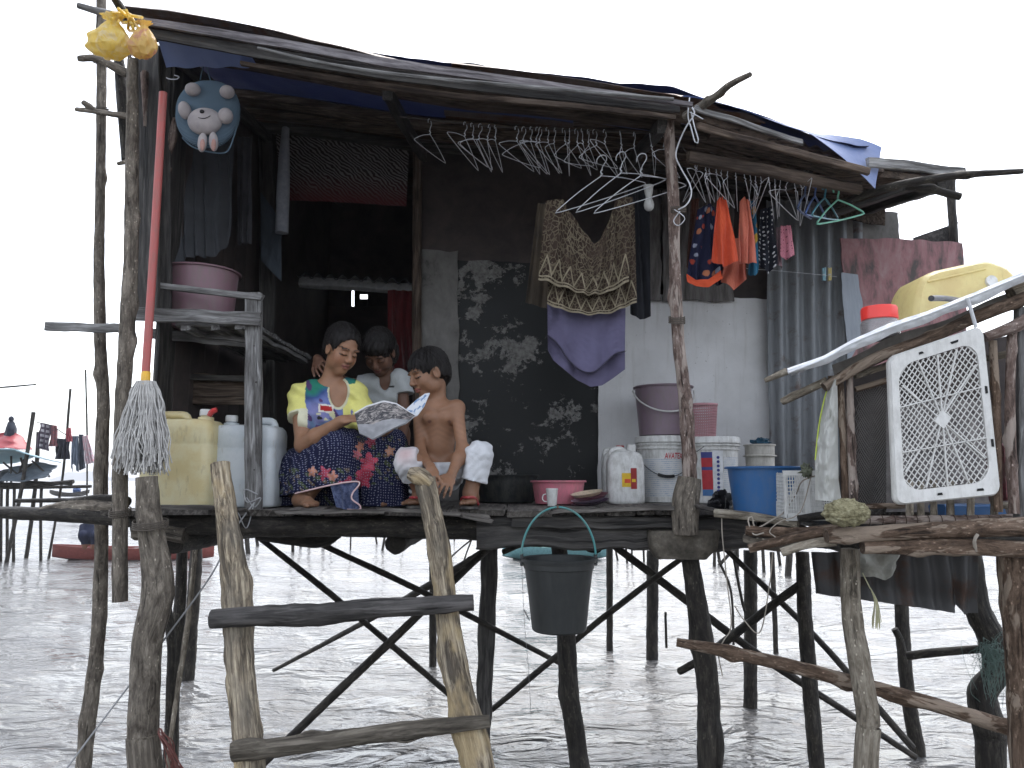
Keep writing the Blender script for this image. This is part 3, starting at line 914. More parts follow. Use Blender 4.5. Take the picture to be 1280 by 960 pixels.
# left front corner: bark boards
mb = MB(); plank(mb, P(205, 66, 3.36), P(204, 392, 3.36), 0.07, 0.02, up=(0, 1, 0), rough=0.003); part(mb, 'corner_board', W_DARK)
mb = MB(); plank(mb, P(186, 60, 3.32), P(182, 392, 3.32), 0.115, 0.03, up=(0, 1, 0), rough=0.004); part(mb, 'corner_board', W_DARK)
mb = MB(); log(mb, [P(162, 62, 3.25), P(160, 200, 3.25)], [0.008, 0.006], seg=8); part(mb, 'bark_strip', B_RED)
mb = MB(); log(mb, [P(180, 90, 3.27), P(181, 158, 3.27)], [0.018, 0.006], seg=8, lump=0.3); part(mb, 'bark_strip', B_RED)
mb = MB(); log(mb, [P(219, 148, 3.36), P(217, 172, 3.36), P(211, 198, 3.36)], [0.010, 0.02, 0.004], seg=8, lump=0.3); part(mb, 'bark_strip', B_RED)
mb = MB(); log(mb, [P(213, 210, 3.36), P(209, 228, 3.36), P(204, 254, 3.36)], [0.009, 0.010, 0.002], seg=8, lump=0.4); part(mb, 'bark_strip', B_RED)
plog('corner_post', [(166, 75), (164, 300), (158, 430), (151, 560), (150, 752)], 3.13, [7, 9, 9, 9, 9], B_GREY, house, knots=5, lump=0.05)
plog('corner_post', [(145, 45), (152, 110), (158, 200)], 3.35, [5, 8, 6], B_DARK, house)
for pts, r in [([(98, 73), (122, 74), (160, 92)], [4, 5, 6]), ([(95, 137), (122, 140), (160, 146)], [3, 3.5, 4]), ([(104, 128), (112, 134), (120, 140)], [3, 4, 2]), ([(147, 205), (160, 202)], [2.5, 4])]:
    plog('cross_stick', pts, 3.3, r, B_GREY, house, lump=0.2, rough=0.2)
plog('roof_stick', [(98, 7), (122, 14), (160, 24)], 3.0, [4, 5, 6], W_GREY, house)
mb = MB(); plank(mb, P(57, 408, 3.5), P(156, 411, 3.4), 0.02, 0.042, mat=W_GREY); part(mb, 'projecting_plank')
# stub around central post and the centre post itself
plog('front_post', [(836, 150), (842, 270), (846, 400), (858, 520), (862, 600)], 3.22, [7, 7.5, 7.5, 8.5, 9], B_RED, house, knots=7, lump=0.08, seed=31)
plog('post_stub', [(862, 597), (857, 630), (858, 668)], 3.18, [14, 19, 16], B_GREY, house, lump=0.14, seed=12)
plog('ridge_stick', [(858, 146), (890, 124), (912, 106), (938, 93)], [3.05, 2.9, 2.8, 2.7], [7, 5, 4.5, 3.5], B_GREY, house, knots=4)
# right end sticks
plog('eave_stick', [(1030, 262), (1105, 236), (1190, 220), (1279, 214)], [3.7, 3.5, 3.4, 3.3], [4, 5, 5, 3.5], B_DARK, house, knots=8)
plog('eave_stick', [(1130, 234), (1160, 236), (1200, 246)], [3.5, 3.5, 3.5], [4, 5, 5], B_DARK, house, knots=2)
mb = MB(); plank(mb, P(1040, 268, 3.8), P(1180, 222, 3.6), 0.05, 0.02, mat=W_DARK); part(mb, 'eave_batten')
# side walkway logs at the left
plog('walkway_log', [(-40, 640), (60, 642), (170, 648)], [3.6, 3.5, 3.4], [7, 9, 11], B_DARK, house, lump=0.12)
plog('walkway_log', [(20, 626), (100, 626), (150, 634)], [3.7, 3.6, 3.5], [2.5, 3, 4], B_DARK, house)
plog('walkway_log', [(52, 638), (90, 634), (150, 634)], [3.5, 3.5, 3.4], [5, 10, 9], B_GREY, house, lump=0.2, rough=0.3)
plog('walkway_log', [(85, 628), (128, 622), (160, 626)], [3.5, 3.45, 3.4], [5, 5, 6], B_DARK, house, lump=0.2)
plog('beam_end', [(168, 666), (205, 664), (232, 668)], 3.3, [10, 12, 12], B_GREY, house, lump=0.1, seg=6)

# rope lashings where poles cross
M_LASH = plain('old_lashing', (0.10, 0.085, 0.07), 0.9)
for x, y, Y, r in ((846, 400, 3.2, 10), (848, 262, 3.2, 9.5), (150, 640, 3.13, 12), (126, 138, 3.72, 9), (126, 76, 3.72, 8.5), (126, 408, 3.72, 10), (188, 655, 2.94, 20), (703, 672, 4.4, 13)):
    mb = MB(); rr = px2m(r, Y); c = P(x, y, Y)
    wire(mb, [c + Vector((rr * math.cos(t), rr * math.sin(t), 0.03 * (t / 25 - .5) + 0.012 * math.sin(t))) for t in np.linspace(0, 25, 60)], 0.0028, seg=5, n=150)
    part(mb, 'lashing', M_LASH)
# ================================================================ helpers for things
def at(o, x, y, Y): return P(x, y, Y)
def polyline(pts, u):
    L = [0]
    for a, b in zip(pts, pts[1:]): L.append(L[-1] + math.hypot(b[0] - a[0], b[1] - a[1]))
    d = u * L[-1]
    return (float(np.interp(d, L, [p[0] for p in pts])), float(np.interp(d, L, [p[1] for p in pts])))
def drape(mb, top, bottom, Y, mat=None, fold=0.012, nf=6, th=0.0015, nu=60, nv=40, bulge=0.0, sd=None, side=0.0, fine=0.003, gflip=False):
    """hanging cloth between two picture polylines; Y number or (Yleft, Yright); real folds in depth"""
    sd = random.uniform(0, 99) if sd is None else sd
    Y0, Y1 = Y if isinstance(Y, tuple) else (Y, Y)
    Hh = abs(polyline(bottom, .5)[1] - polyline(top, .5)[1]) * (Y0 + Y1) / 2 / FPX
    Ww = abs(top[-1][0] - top[0][0]) * (Y0 + Y1) / 2 / FPX
    def f(u, v):
        a = polyline(top, u); b = polyline(bottom, u)
        x = a[0] + (b[0] - a[0]) * v; y = a[1] + (b[1] - a[1]) * v
        x += side * math.sin(v * 7 + sd) * math.sin(math.pi * u)
        Yl = Y0 + (Y1 - Y0) * u
        q = fold * (0.35 + 0.65 * v) * math.sin(2 * math.pi * (nf * u + 0.5 * mnoise.noise((u * 3 + sd, v * 1.5, 0))))
        q += fold * 0.8 * mnoise.noise((u * nf * 1.3 + sd, v * 2, 2)) + fine * mnoise.noise((u * 25 + sd, v * 20, 5))
        p = P(x, y, Yl)
        p.y += q - bulge * math.sin(math.pi * v) * math.sin(math.pi * u)
        return p
    wb = math.hypot(bottom[-1][0] - bottom[0][0], 0) * Y0 / FPX
    return sheet(mb, f, nu, nv, th, mat, gsc=lambda u, v: (u * max(Ww, wb), (1 - v) * Hh, 0.0))
ORD = ['first', 'second', 'third', 'fourth', 'fifth', 'sixth', 'seventh', 'eighth', 'ninth', 'tenth', 'eleventh', 'twelfth', 'thirteenth', 'fourteenth', 'fifteenth',
       'sixteenth', 'seventeenth', 'eighteenth', 'nineteenth', 'twentieth', 'twenty-first', 'twenty-second', 'twenty-third', 'twenty-fourth', 'twenty-fifth',
       'twenty-sixth', 'twenty-seventh', 'twenty-eighth', 'twenty-ninth', 'thirtieth']

# ================================================================ blue tarpaulin over the roof
def blue_tarp():
    mb = MB()
    def f(u, v):
        X = -1.60 + (1.66 + 1.60) * u
        fy = float(np.interp(X, _FX, _FY)) - 2.95
        y0 = 3.02 + 0.03 * mnoise.noise((X * 2, 3, 3))
        Y = y0 + fy * (1 - v) + (6.3 - y0) * v
        p = roof_pt(X, Y)
        p.z += 0.062 + 0.02 * mnoise.noise((X * 2.5, Y * 2.5, 0)) + 0.008 * mnoise.noise((X * 9, Y * 9, 4))
        k = float(np.interp(X, [0.45, 0.62, 0.72, 0.95, 1.3, 1.66], [0.0, 0.03, 0.035, 0.02, 0.02, 0.03]))
        p.z += k * (1 - v)
        return p
    sheet(mb, f, 120, 60, 0.0015)
    o = mb.build('tarpaulin', M_BLUETARP)
    tag(o, 'blue tarpaulin spread over the rusty iron roof of the stilt house', 'tarpaulin')
    # the flap that folds over the eave at the right
    mb = MB()
    front = [(862, 120), (880, 122), (930, 138), (985, 158), (1015, 168), (1040, 186), (1062, 205), (1080, 222), (1094, 236)]
    back = [(820, 120), (870, 119), (940, 141), (990, 158), (1022, 167), (1050, 170), (1075, 173), (1094, 180), (1102, 184)]
    def g(u, v):
        a = polyline(front, u); b = polyline(back, u)
        p = P(a[0], a[1], 2.98 + 0.32 * u).lerp(P(b[0], b[1], 3.22 + 0.25 * u), v)
        p.y += 0.006 * mnoise.noise((u * 5, v * 3, 0)); p.z += 0.003 * mnoise.noise((u * 12, v * 6, 7))
        return p
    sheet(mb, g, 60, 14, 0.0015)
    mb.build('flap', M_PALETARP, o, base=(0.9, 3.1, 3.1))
    mb = MB()
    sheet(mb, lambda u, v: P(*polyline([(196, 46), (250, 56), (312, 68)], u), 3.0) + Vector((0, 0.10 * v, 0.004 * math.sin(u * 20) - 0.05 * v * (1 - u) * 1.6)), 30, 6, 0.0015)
    mb.build('flap', M_PALETARP, o, base=(-1.2, 3.0, 3.4))  # lit strip of tarp, its brightness put into the paler colour
blue_tarp()

# ================================================================ mop
def build_mop():
    Y = 3.06
    r = thing('mop', 'string mop with a pink red handle hanging head down on the left corner post', 'mop', P(184, 600, Y))
    mb = MB(); wire(mb, [P(204, 116, Y), P(193, 300, Y), P(182, 468, Y)], px2m(5.2, Y), seg=14)
    mb.build('handle', plastic('faded_red_handle', (0.45, 0.105, 0.095), 0.45, dirt=0.3), r)
    yl = plastic('orange_yellow_socket', (0.85, 0.48, 0.04), 0.4)
    mb = MB(); c = P(182.5, 466, Y); lathe(mb, [(0.0145, -0.062), (0.028, -0.052), (0.03, -0.046), (0.019, -0.04), (0.018, 0.0), (0.0165, 0.005)], c, 20)
    mb.build('socket', yl, r)
    m = Mat('mop_yarn', 0.95, 0.1)
    n = m.noise(m.gc(), 60, 3, 0.6)
    m.base(m.mix(n, (0.36, 0.35, 0.34), (0.78, 0.76, 0.72))); m.bump(m.wave(m.gc(vary=False), 260, 3, 2, axis='Z'), 0.5, 0.001)
    mb = MB(); top = P(182.5, 478, Y)
    for i in range(330):
        a = random.uniform(0, 2 * math.pi); k = math.sqrt(random.uniform(0.0, 1.0))
        x0, y0 = math.cos(a) * 0.036 * k, math.sin(a) * 0.03 * k
        ln = random.uniform(0.29, 0.375)
        sp = random.uniform(0.85, 1.1)
        x1, y1 = math.cos(a) * 0.125 * k * sp, math.sin(a) * 0.075 * k * sp
        pts = []
        w = random.uniform(0, 60)
        for j in range(8):
            t = j / 7
            ss = t ** 0.65
            wob = 0.012 * (0.3 + t)
            pts.append(top + Vector((x0 + (x1 - x0) * ss + wob * mnoise.noise((w, t * 5, 0)) * 2 + (0.008 if t > .9 else 0) * random.uniform(-1, 1), y0 + (y1 - y0) * ss + wob * mnoise.noise((w, t * 5, 8)) * 2, 0.004 - ln * t + 0.012 * math.sin(min(1, t * 6) * math.pi) * k)))
        wire(mb, pts, 0.0026, seg=5, n=18)
    mb.build('yarn_head', m.m, r)
build_mop()

# ================================================================ plastic bags on the stick tip
def bag(name, label, pts_px, Y, mat):
    mb = MB()
    (cx, cy, rx, ry) = pts_px
    c = P(cx, cy, Y)
    secs = []
    n = 90
    for i in range(61):
        t = i / 60
        rr = float(np.interp(t, [0, .06, .12, .3, .55, .8, .95, 1], [0.5, .28, .2, .55, .9, 1.0, .7, .1]))
        z = (0.5 - t) * 2 * px2m(ry, Y)
        loop = []
        for k in range(n):
            a = 2 * math.pi * k / n
            q = rr * (1 + 0.22 * mnoise.noise((math.cos(a) * 1.8 + cx, math.sin(a) * 1.8, t * 2.5)) + 0.30 * abs(math.sin(a * 3.5 + cx)) * (1.1 - t) + 0.25 * mnoise.noise((math.cos(a) * 4 + cx, math.sin(a) * 4, t * 5)))
            loop.append(Vector((c.x + math.cos(a) * q * px2m(rx, Y), c.y + math.sin(a) * q * px2m(rx, Y) * 0.7, c.z + z * (1 + (0.1 * mnoise.noise((a, 0, cx)) if t > .8 else 0)))))
        secs.append(loop)
    loft(mb, secs)
    return tag(mb.build(name, mat), label, 'plastic bag', 'plastic bags tied to the roof stick')
def bag_mat(name, c1, c2):
    m = Mat(name, 0.3, 0.5); n = m.noise(m.gc(), 14, 5, 0.65, 1.0)
    c = m.mix(m.ramp(n, [(0.5, 0.0), (0.6, 0.8)]), c1, c2)
    m.base(c); m.bump(m.noise(m.gc(), 22, 5, 0.65, 1.5), 0.7, 0.012)
    t = m.node('ShaderNodeBsdfTranslucent', {'Color': c}); mx = m.node('ShaderNodeMixShader', {0: 0.5})
    m.lk(m.b.outputs[0], mx.inputs[1]); m.lk(t.outputs[0], mx.inputs[2]); m.lk(mx.outputs[0], m.nt.nodes['Material Output'].inputs['Surface'])
    return m.m
M_YBAG = bag_mat('yellow_bag_film', (0.86, 0.68, 0.20), (0.88, 0.78, 0.55))
M_PBAG = bag_mat('pinkish_bag_film', (0.8, 0.6, 0.22), (0.62, 0.3, 0.25))
bag('plastic_bag', 'bulging yellow plastic bag tied to the stick at the top left roof corner', (139, 46, 25, 29), 2.8, M_YBAG)
bag('plastic_bag', 'small yellow and pink plastic bag hanging right beside the bigger yellow bag', (179, 50, 17, 25), 2.78, M_PBAG)
mb = MB()
for k in range(7):
    a = k * 0.9
    wire(mb, [P(150 + 12 * math.cos(a), 20 + 10 * math.sin(a), 2.76), P(160 + 8 * math.cos(a + 1.5), 26 + 12 * math.sin(a + 2), 2.84), P(170 + 8 * math.sin(a), 30 + 9 * math.cos(a * 2), 2.77)], 0.006, seg=7)
tag(mb.build('bag_knot', M_YBAG), 'knotted yellow plastic strip wound round the dark stick at the roof corner', 'plastic strip')
plog('roof_stick', [(135, -14), (146, 2), (156, 18), (166, 30)], [2.7, 2.8, 2.9, 3.0], [5, 5.5, 6, 5], B_DARK, house)

# ================================================================ tall pole left of the house
pole = thing('wooden_pole', 'tall thin grey pole standing in the water left of the house', 'pole', PZ(105, 958))
stilt('pole', [(127, -20), (127, 90), (125, 250), (124, 330), (125, 420), (129, 500), (126, 600), (127, 690), (122, 800), (104, 960)], [6, 6, 6, 7, 7, 8, 8, 8, 9, 9], B_GREY, pole, Y=3.75, knots=12, lump=0.05)
# thick log with a cut top
t_ = thing('mooring_log', 'thick bare grey log with a sawn top standing under the mop', 'log', (P(182, 960, 2.95).x, 2.95, -0.6))
stilt('log', [(184, 596), (186, 640), (194, 700), (196, 745), (184, 800), (181, 860), (179, 920), (183, 965)], [13, 15, 18, 20, 17, 17, 19, 20], B_TAN if False else B_GREY, t_, Y=2.95, knots=4, lump=0.06, step=0.02)

# ================================================================ bunny bag
def bunny():
    Y = 3.28
    r = thing('toy_bag', 'round grey blue knitted bag with a pale bunny face hanging upside down', 'bag', P(259, 190, Y))
    m = Mat('grey_blue_knit', 0.95, 0.1)
    w = m.wave(m.gc(vary=False), 60, 0.4, 1, axis='Z')
    m.base(m.mix(w, (0.10, 0.16, 0.22), (0.2, 0.28, 0.36))); m.bump(w, 0.8, 0.004)
    pale = cloth('pale_plush', (0.46, 0.42, 0.42), (0.36, 0.33, 0.34), 20)
    pinkc = cloth('pink_plush', (0.5, 0.3, 0.26), None, 20)
    dark = plain('black_plastic_eye', (0.01, 0.01, 0.01), 0.3, 0.5)
    s_ = px2m(1, Y)
    c = P(260, 141, Y)
    mb = MB(); n = 44; secs = []
    for i in range(13):
        t = i / 12; y = -0.05 + 0.10 * t; k = math.sqrt(max(0.0, 1 - (2 * t - 1) ** 2)) ** 0.55
        loop = []
        for q in range(n):
            a = 2 * math.pi * q / n
            rx = 42 * s_ * (1 - 0.10 * max(0, -math.sin(a)) ** 2 * abs(math.cos(a))) ; rz = (44 if math.sin(a) > 0 else 48) * s_
            sq = 1 + 0.04 * abs(math.sin(2 * a))
            loop.append(Vector((c.x + math.cos(a) * rx * sq * k, c.y + y, c.z + math.sin(a) * rz * sq * k)))
        secs.append(loop)
    loft(mb, secs); ob = mb.build('body', m.m, r)
    def bb(name, x, y, rx, ry, mat, dy=-0.055, rd=0.03, rot=None):
        q = MB(); blob(q, P(x, y, Y + dy), (rx * s_, rd, ry * s_), rot=rot)
        return q.build(name, mat, r)
    from mathutils import Euler
    bb('foot', 241, 112, 10, 8.5, pale); bb('foot', 284, 115, 9.5, 8.5, pale)
    bb('arm', 231, 138, 8, 12, pale, rot=Euler((0, R(-15), 0))); bb('arm', 282, 145, 9.5, 10.5, pale)
    bb('face', 256, 152, 22, 18, pale, rd=0.045)
    for x in (253, 267):
        bb('ear', x, 178 if x == 253 else 177, 5.8, 13, pale, dy=-0.06, rd=0.02, rot=Euler((0, R(4 if x == 253 else -6), 0)))
        bb('ear_lining', x, 181, 3.2, 8, pinkc, dy=-0.078, rd=0.008)
    bb('nose', 252.5, 139.5, 3, 2.6, dark, dy=-0.097, rd=0.01)
    q = MB(); wire(q, [P(244, 145, Y - .092), P(250, 147.6, Y - .099), P(257, 147.6, Y - .1), P(263, 144.6, Y - .095)], 0.002)
    q.build('mouth', dark, r)
    q = MB(); wire(q, [P(228, 172, Y), P(240, 183, Y), P(262, 190, Y), P(283, 190, Y), P(292, 172, Y), P(296, 158, Y)], 0.0035); wire(q, [P(250, 100, Y), P(256, 80, 3.35), P(263, 100, Y)], 0.003)
    q.build('strap', m.m, r)
    q = MB(); wire(q, [P(208, 97, Y), P(212, 99, Y), P(221, 99, Y), P(224, 96, Y), P(218, 94, Y)], 0.003); q.build('hook', plain('dull_steel', (0.4, 0.4, 0.42), 0.35, 0.5, 0.7), r)
bunny()

# ================================================================ shelf with basin, left bay
def shelf():
    r = thing('wooden_shelf', 'slatted grey wooden shelf raised on a post above the jerry cans', 'shelf', P(317, 665, 3.38))
    mb = MB(); plank(mb, P(317, 366, 3.36), P(317, 664, 3.36), px2m(20, 3.36), 0.035, up=(0, 1, 0), rough=0.003); mb.build('leg', W_GREY, r)
    mb = MB(); plank(mb, P(153, 392, 3.3), P(326, 399, 3.325), 0.02, px2m(17, 3.3)); mb.build('front_board', W_GREY, r)
    mb = MB(); plank(mb, P(174, 354, 3.36), P(328, 372, 3.345), 0.02, px2m(8, 3.3)); mb.build('rail', W_GREY, r)
    mb = MB(); plank(mb, P(178, 352, 3.4), P(175, 374, 3.4), 0.03, 0.02, up=(0, 1, 0)); mb.build('rail_support', W_DARK, r)
    mb = MB(); plank(mb, P(186, 417, 3.5), P(312, 428, 3.5), 0.02, 0.045); mb.build('cross_bar', W_GREY, r)
    zs = P(240, 407, 3.35).z
    x0, x1 = -1.5, P(312, 400, 3.36).x
    for i, (a) in enumerate((-1.44, -1.31, -1.20)):
        mb = MB(); plank(mb, (a, 3.33, zs - 0.012), (a + 0.02, 4.3, zs - 0.012), 0.045, 0.022); mb.build('bearer', W_GREY, r)
    y = 3.36; i = 0
    while y < 4.3:
        w = random.uniform(0.07, 0.12)
        mb = MB(); plank(mb, (x0, y + w / 2, zs + 0.01), (x1 + 0.02, y + w / 2, zs + 0.01 + random.uniform(-.004, .004)), w - 0.012, 0.018); mb.build('shelf_slat', W_GREY, r); y += w
    mb = MB(); plank(mb, P(196, 485, 3.75), P(312, 488, 3.78), 0.02, 0.15); mb.build('lower_board', W_BROWN, r)
    mb = MB(); plank(mb, P(200, 470, 3.72), P(312, 474, 3.74), 0.03, 0.03); mb.build('cross_bar', W_DARK, r)
    mb = MB(); wire(mb, [P(322, 618, 3.32), P(306, 612, 3.33), P(309, 628, 3.3), P(326, 622, 3.33), P(318, 634, 3.32), P(308, 622, 3.32)], 0.003)
    wire(mb, [P(318, 628, 3.32), P(300, 652, 3.25), P(288, 672, 3.2), P(262, 722, 3.1), P(205, 800, 3.0), P(140, 885, 2.9), P(80, 965, 2.8)], 0.0035)
    wire(mb, [P(318, 628, 3.32), P(308, 660, 3.25), P(296, 640, 3.2), P(288, 664, 3.2)], 0.0025)
    tag(mb.build('rope', plain('grey_rope', (0.3, 0.3, 0.3), 0.9)), 'thin grey rope tied to the shelf post and running down left to the water', 'rope')
shelf()
def vessel(name, label, cat, c, h, r0, r1, mat, rim=0.008, th=0.0025, group=None, seg=48, extra=None, sq=1.0, foot=True, part_name='body'):
    r = thing(name, label, cat, c, group)
    mb = MB()
    prof = [(0.001, 0.001), (r0 * 0.9, 0.0), (r0, 0.006), (r0 + (r1 - r0) * 0.5, h * 0.5), (r1, h - 0.006), (r1 + rim, h - 0.007), (r1 + rim + 0.001, h - 0.001), (r1 + rim * 0.7, h + 0.002), (r1 - th, h), (r0 + (r1 - r0) * 0.5 - th, h * 0.5), (r0 - th, 0.01), (0.001, 0.007)]
    lathe(mb, prof, c, seg, sq=sq)
    mb.build(part_name, mat, r)
    return r
def on(px, py, Y, z): p = P(px, py, Y); return Vector((p.x, Y, z))
zs_top = P(240, 407, 3.35).z + 0.021
M_MAUVE = plastic('mauve_plastic', (0.24, 0.135, 0.165), 0.35)
b_ = vessel('basin', 'deep mauve plastic basin standing on the slatted shelf', 'basin', on(248, 380, 3.62, zs_top), P(248, 341, 3.62).z - zs_top, 0.155, 0.178, M_MAUVE, rim=0.012)
mb = MB(); wire(mb, [P(208, 343, 3.5), P(199, 350, 3.44), P(198, 362, 3.42), P(201, 376, 3.42), P(205, 382, 3.44)], 0.006, seg=8); mb.build('handle', plastic('pale_grip', (0.6, 0.52, 0.55), 0.3), b_)

# ================================================================ jerry cans
def jerry(label, c, w, d, h, mat, capmat, cap_x=0.3, handle='arch', rot=0.0, group='large jerry cans under the shelf', name='jerry_can', round_=0.035, cap_r=0.028, tilt=None):
    r = thing(name, label, 'jerry can', c, group)
    mb = MB(); secs = []
    prof = [(0.0, .90), (0.006, .955), (0.02, .985), (0.05, 1.0), (0.30, 1.0), (0.66, 1.0), (0.67, .992), (0.69, .992), (0.70, 1.0), (0.84, 1.0), (0.90, .97), (0.94, .88), (0.955, .6), (0.957, .2)]
    for t, k in prof:
        secs.append([Vector((c[0] + x, c[1] + y, c[2] + t * h)) for x, y in rrect(w * k, d * k, round_ + 0.02 * (1 - k))])
    loft(mb, secs); mb.build('body', mat, r)
    if handle:
        mb = MB()
        x0, x1 = (-w * 0.40, w * 0.06) if cap_x > 0 else (-w * 0.06, w * 0.40)
        zt = c[2] + h * 0.945
        pts = [Vector((c[0] + x0, c[1], zt - 0.02)), Vector((c[0] + x0 + 0.02, c[1], zt + h * 0.052)), Vector((c[0] + (x0 + x1) / 2, c[1], zt + h * 0.062)), Vector((c[0] + x1 - 0.015, c[1], zt + h * 0.05)), Vector((c[0] + x1, c[1], zt - 0.02))]
        wire(mb, pts, 0.017, seg=12); mb.build('handle', mat, r)
    mb = MB()
    cz = c[2] + h * 0.93
    lathe(mb, [(cap_r * 1.25, 0), (cap_r * 1.2, 0.02), (cap_r * 0.8, 0.024), (cap_r * 0.8, 0.03)], (c[0] + cap_x * w, c[1], cz), 24); mb.build('neck', mat, r)
    mb = MB(); lathe(mb, [(cap_r, 0.028), (cap_r, 0.05), (cap_r * 0.9, 0.056), (0.001, 0.056)], (c[0] + cap_x * w, c[1], cz), 24, rfn=lambda a, z: 1 + 0.02 * math.sin(a * 20)); mb.build('cap', capmat, r)
    r.rotation_euler.z = rot
    return r
def can_mat(name, col, low):
    m = Mat(name, 0.35, 0.45)
    n = m.noise(m.gc(), 6, 6, 0.7); n2 = m.noise(m.gc((1, 1, .3)), 30, 4, 0.7)
    c = m.mix(m.ramp(n, [(0.45, 0.0), (0.62, 0.8)]), col, low)
    c = m.mix(m.ramp(n2, [(0.58, 0.0), (0.72, 0.35)]), c, (0.3, 0.22, 0.1))
    m.base(c); m.bump(n, 0.12, 0.01)
    m.b.inputs['Subsurface Weight'].default_value = 0.0
    t = m.node('ShaderNodeBsdfTranslucent', {'Color': c}); mx = m.node('ShaderNodeMixShader', {0: 0.35})
    m.lk(m.b.outputs[0], mx.inputs[1]); m.lk(t.outputs[0], mx.inputs[2]); m.lk(mx.outputs[0], m.nt.nodes['Material Output'].inputs['Surface'])
    return m.m
M_YCAN = can_mat('yellowed_plastic', (0.88, 0.80, 0.52), (0.80, 0.66, 0.34))
M_BCAN = can_mat('clear_bluish_plastic', (0.78, 0.82, 0.84), (0.66, 0.72, 0.75))
M_RED = plastic('red_plastic', (0.5, 0.03, 0.03), 0.3)
M_WCAP = plastic('white_plastic', (0.62, 0.62, 0.6), 0.35, dirt=0.35)
jerry('yellowed square jerry can right behind the mop, left of the clear one', on(226, 632, 3.42, DECK), px2m(86, 3.42), 0.21, 0.405, M_YCAN, M_WCAP, 0.30)
jerry('clear bluish jerry can between the shelf post and the woman', on(308, 632, 3.52, DECK), px2m(82, 3.52), 0.22, 0.385, M_BCAN, M_WCAP, -0.28)
plog('stick', [(261, 520), (265, 514), (271, 512)], 3.35, [3, 4, 3], M_RED, None, seg=8)
tag(bpy.data.objects[-1] if False else [o for o in bpy.data.objects if o.name.startswith('stick')][0], 'small red plastic cap lying between the yellowed and the clear jerry can', 'cap')
[o for o in bpy.data.objects if o.name.startswith('stick')][0].name = 'bottle_cap'

# ================================================================ cloths of the left bay and doorway
M_CHAR = cloth('charcoal_cloth', (0.05, 0.053, 0.06), (0.075, 0.08, 0.09), 6)
mb = MB(); drape(mb, [(206, 130), (250, 160), (292, 172)], [(206, 338), (222, 330), (242, 320), (262, 322), (276, 316), (290, 296)], (3.42, 3.85), fold=0.022, nf=6)
tag(mb.build('hanging_cloth', M_CHAR), 'long charcoal cloth with a ragged hem hanging above the basin', 'cloth')
mb = MB(); drape(mb, [(296, 170), (316, 172)], [(298, 306), (313, 304)], 4.1, fold=0.015, nf=2, nu=20)
tag(mb.build('hanging_cloth', cloth('grey_strip_cloth', (0.09, 0.09, 0.10), None, 8)), 'narrow grey cloth strip hanging beside the doorway post', 'cloth')
mb = MB(); drape(mb, [(326, 240), (342, 262), (352, 290)], [(326, 325), (340, 340), (352, 352)], 4.35, fold=0.01, nf=1, nu=20)
tag(mb.build('hanging_cloth', cloth('dull_blue_cloth', (0.07, 0.085, 0.105), None, 8)), 'small dull blue cloth pinned slantwise on the left door post', 'cloth')
def zebra_mat():
    m = Mat('zebra_curtain', 0.9, 0.1)
    g = m.gc((1, 1, 1), vary=False)
    w = m.wave(m.node('ShaderNodeVectorMath', {0: g, 1: (0.8, 1.1, 1)}, operation='MULTIPLY').outputs[0], 26, 9.0, 2.5, axis='DIAGONAL')
    w.node.inputs['Detail Scale'].default_value = 0.6
    yy = m.sep(g)[1]
    red = m.ramp(m.math('MULTIPLY', yy, 2.2), [(0.05, (0.10, 0.022, 0.024)), (0.4, (0.035, 0.025, 0.025))])
    lite = m.ramp(m.math('MULTIPLY', yy, 2.2), [(0.05, (0.12, 0.05, 0.05)), (0.35, (0.2, 0.19, 0.185))])
    m.base(m.mix(m.ramp(w, [(0.5, 0.0), (0.62, 1.0)]), red, lite))
    return m.m
mb = MB(); drape(mb, [(344, 158), (430, 164), (512, 174)], [(352, 250), (430, 253), (508, 258)], 4.47, fold=0.004, nf=5, nu=90)
tag(mb.build('zebra_curtain', zebra_mat()), 'dark red zebra striped curtain hanging short across the top of the doorway', 'curtain')
mb = MB(); c0, c1 = P(352, 291, 4.2), P(352, 160, 4.2)
lathe(mb, [(0.036, 0), (0.036, 0.28), (0.030, 0.45), (0.02, (c1 - c0).length), (0.018, (c1 - c0).length), (0.028, 0.45), (0.032, 0.28), (0.032, 0.003)], c0, 24, rfn=lambda a, z: 1 + 0.06 * math.sin(a * 3 + z * 9))
tag(mb.build('rolled_net', cloth('pale_grey_net', (0.3, 0.31, 0.34), (0.22, 0.23, 0.26), 30)), 'pale grey rolled net hanging like a tube in the doorway', 'net')
mb = MB(); drape(mb, [(484, 362), (518, 364)], [(486, 472), (518, 474)], 4.9, fold=0.03, nf=3, nu=30)
tag(mb.build('hanging_cloth', cloth('dark_red_cloth', (0.12, 0.02, 0.022), None, 8)), 'dark red cloth hanging inside the doorway behind the standing child', 'cloth')

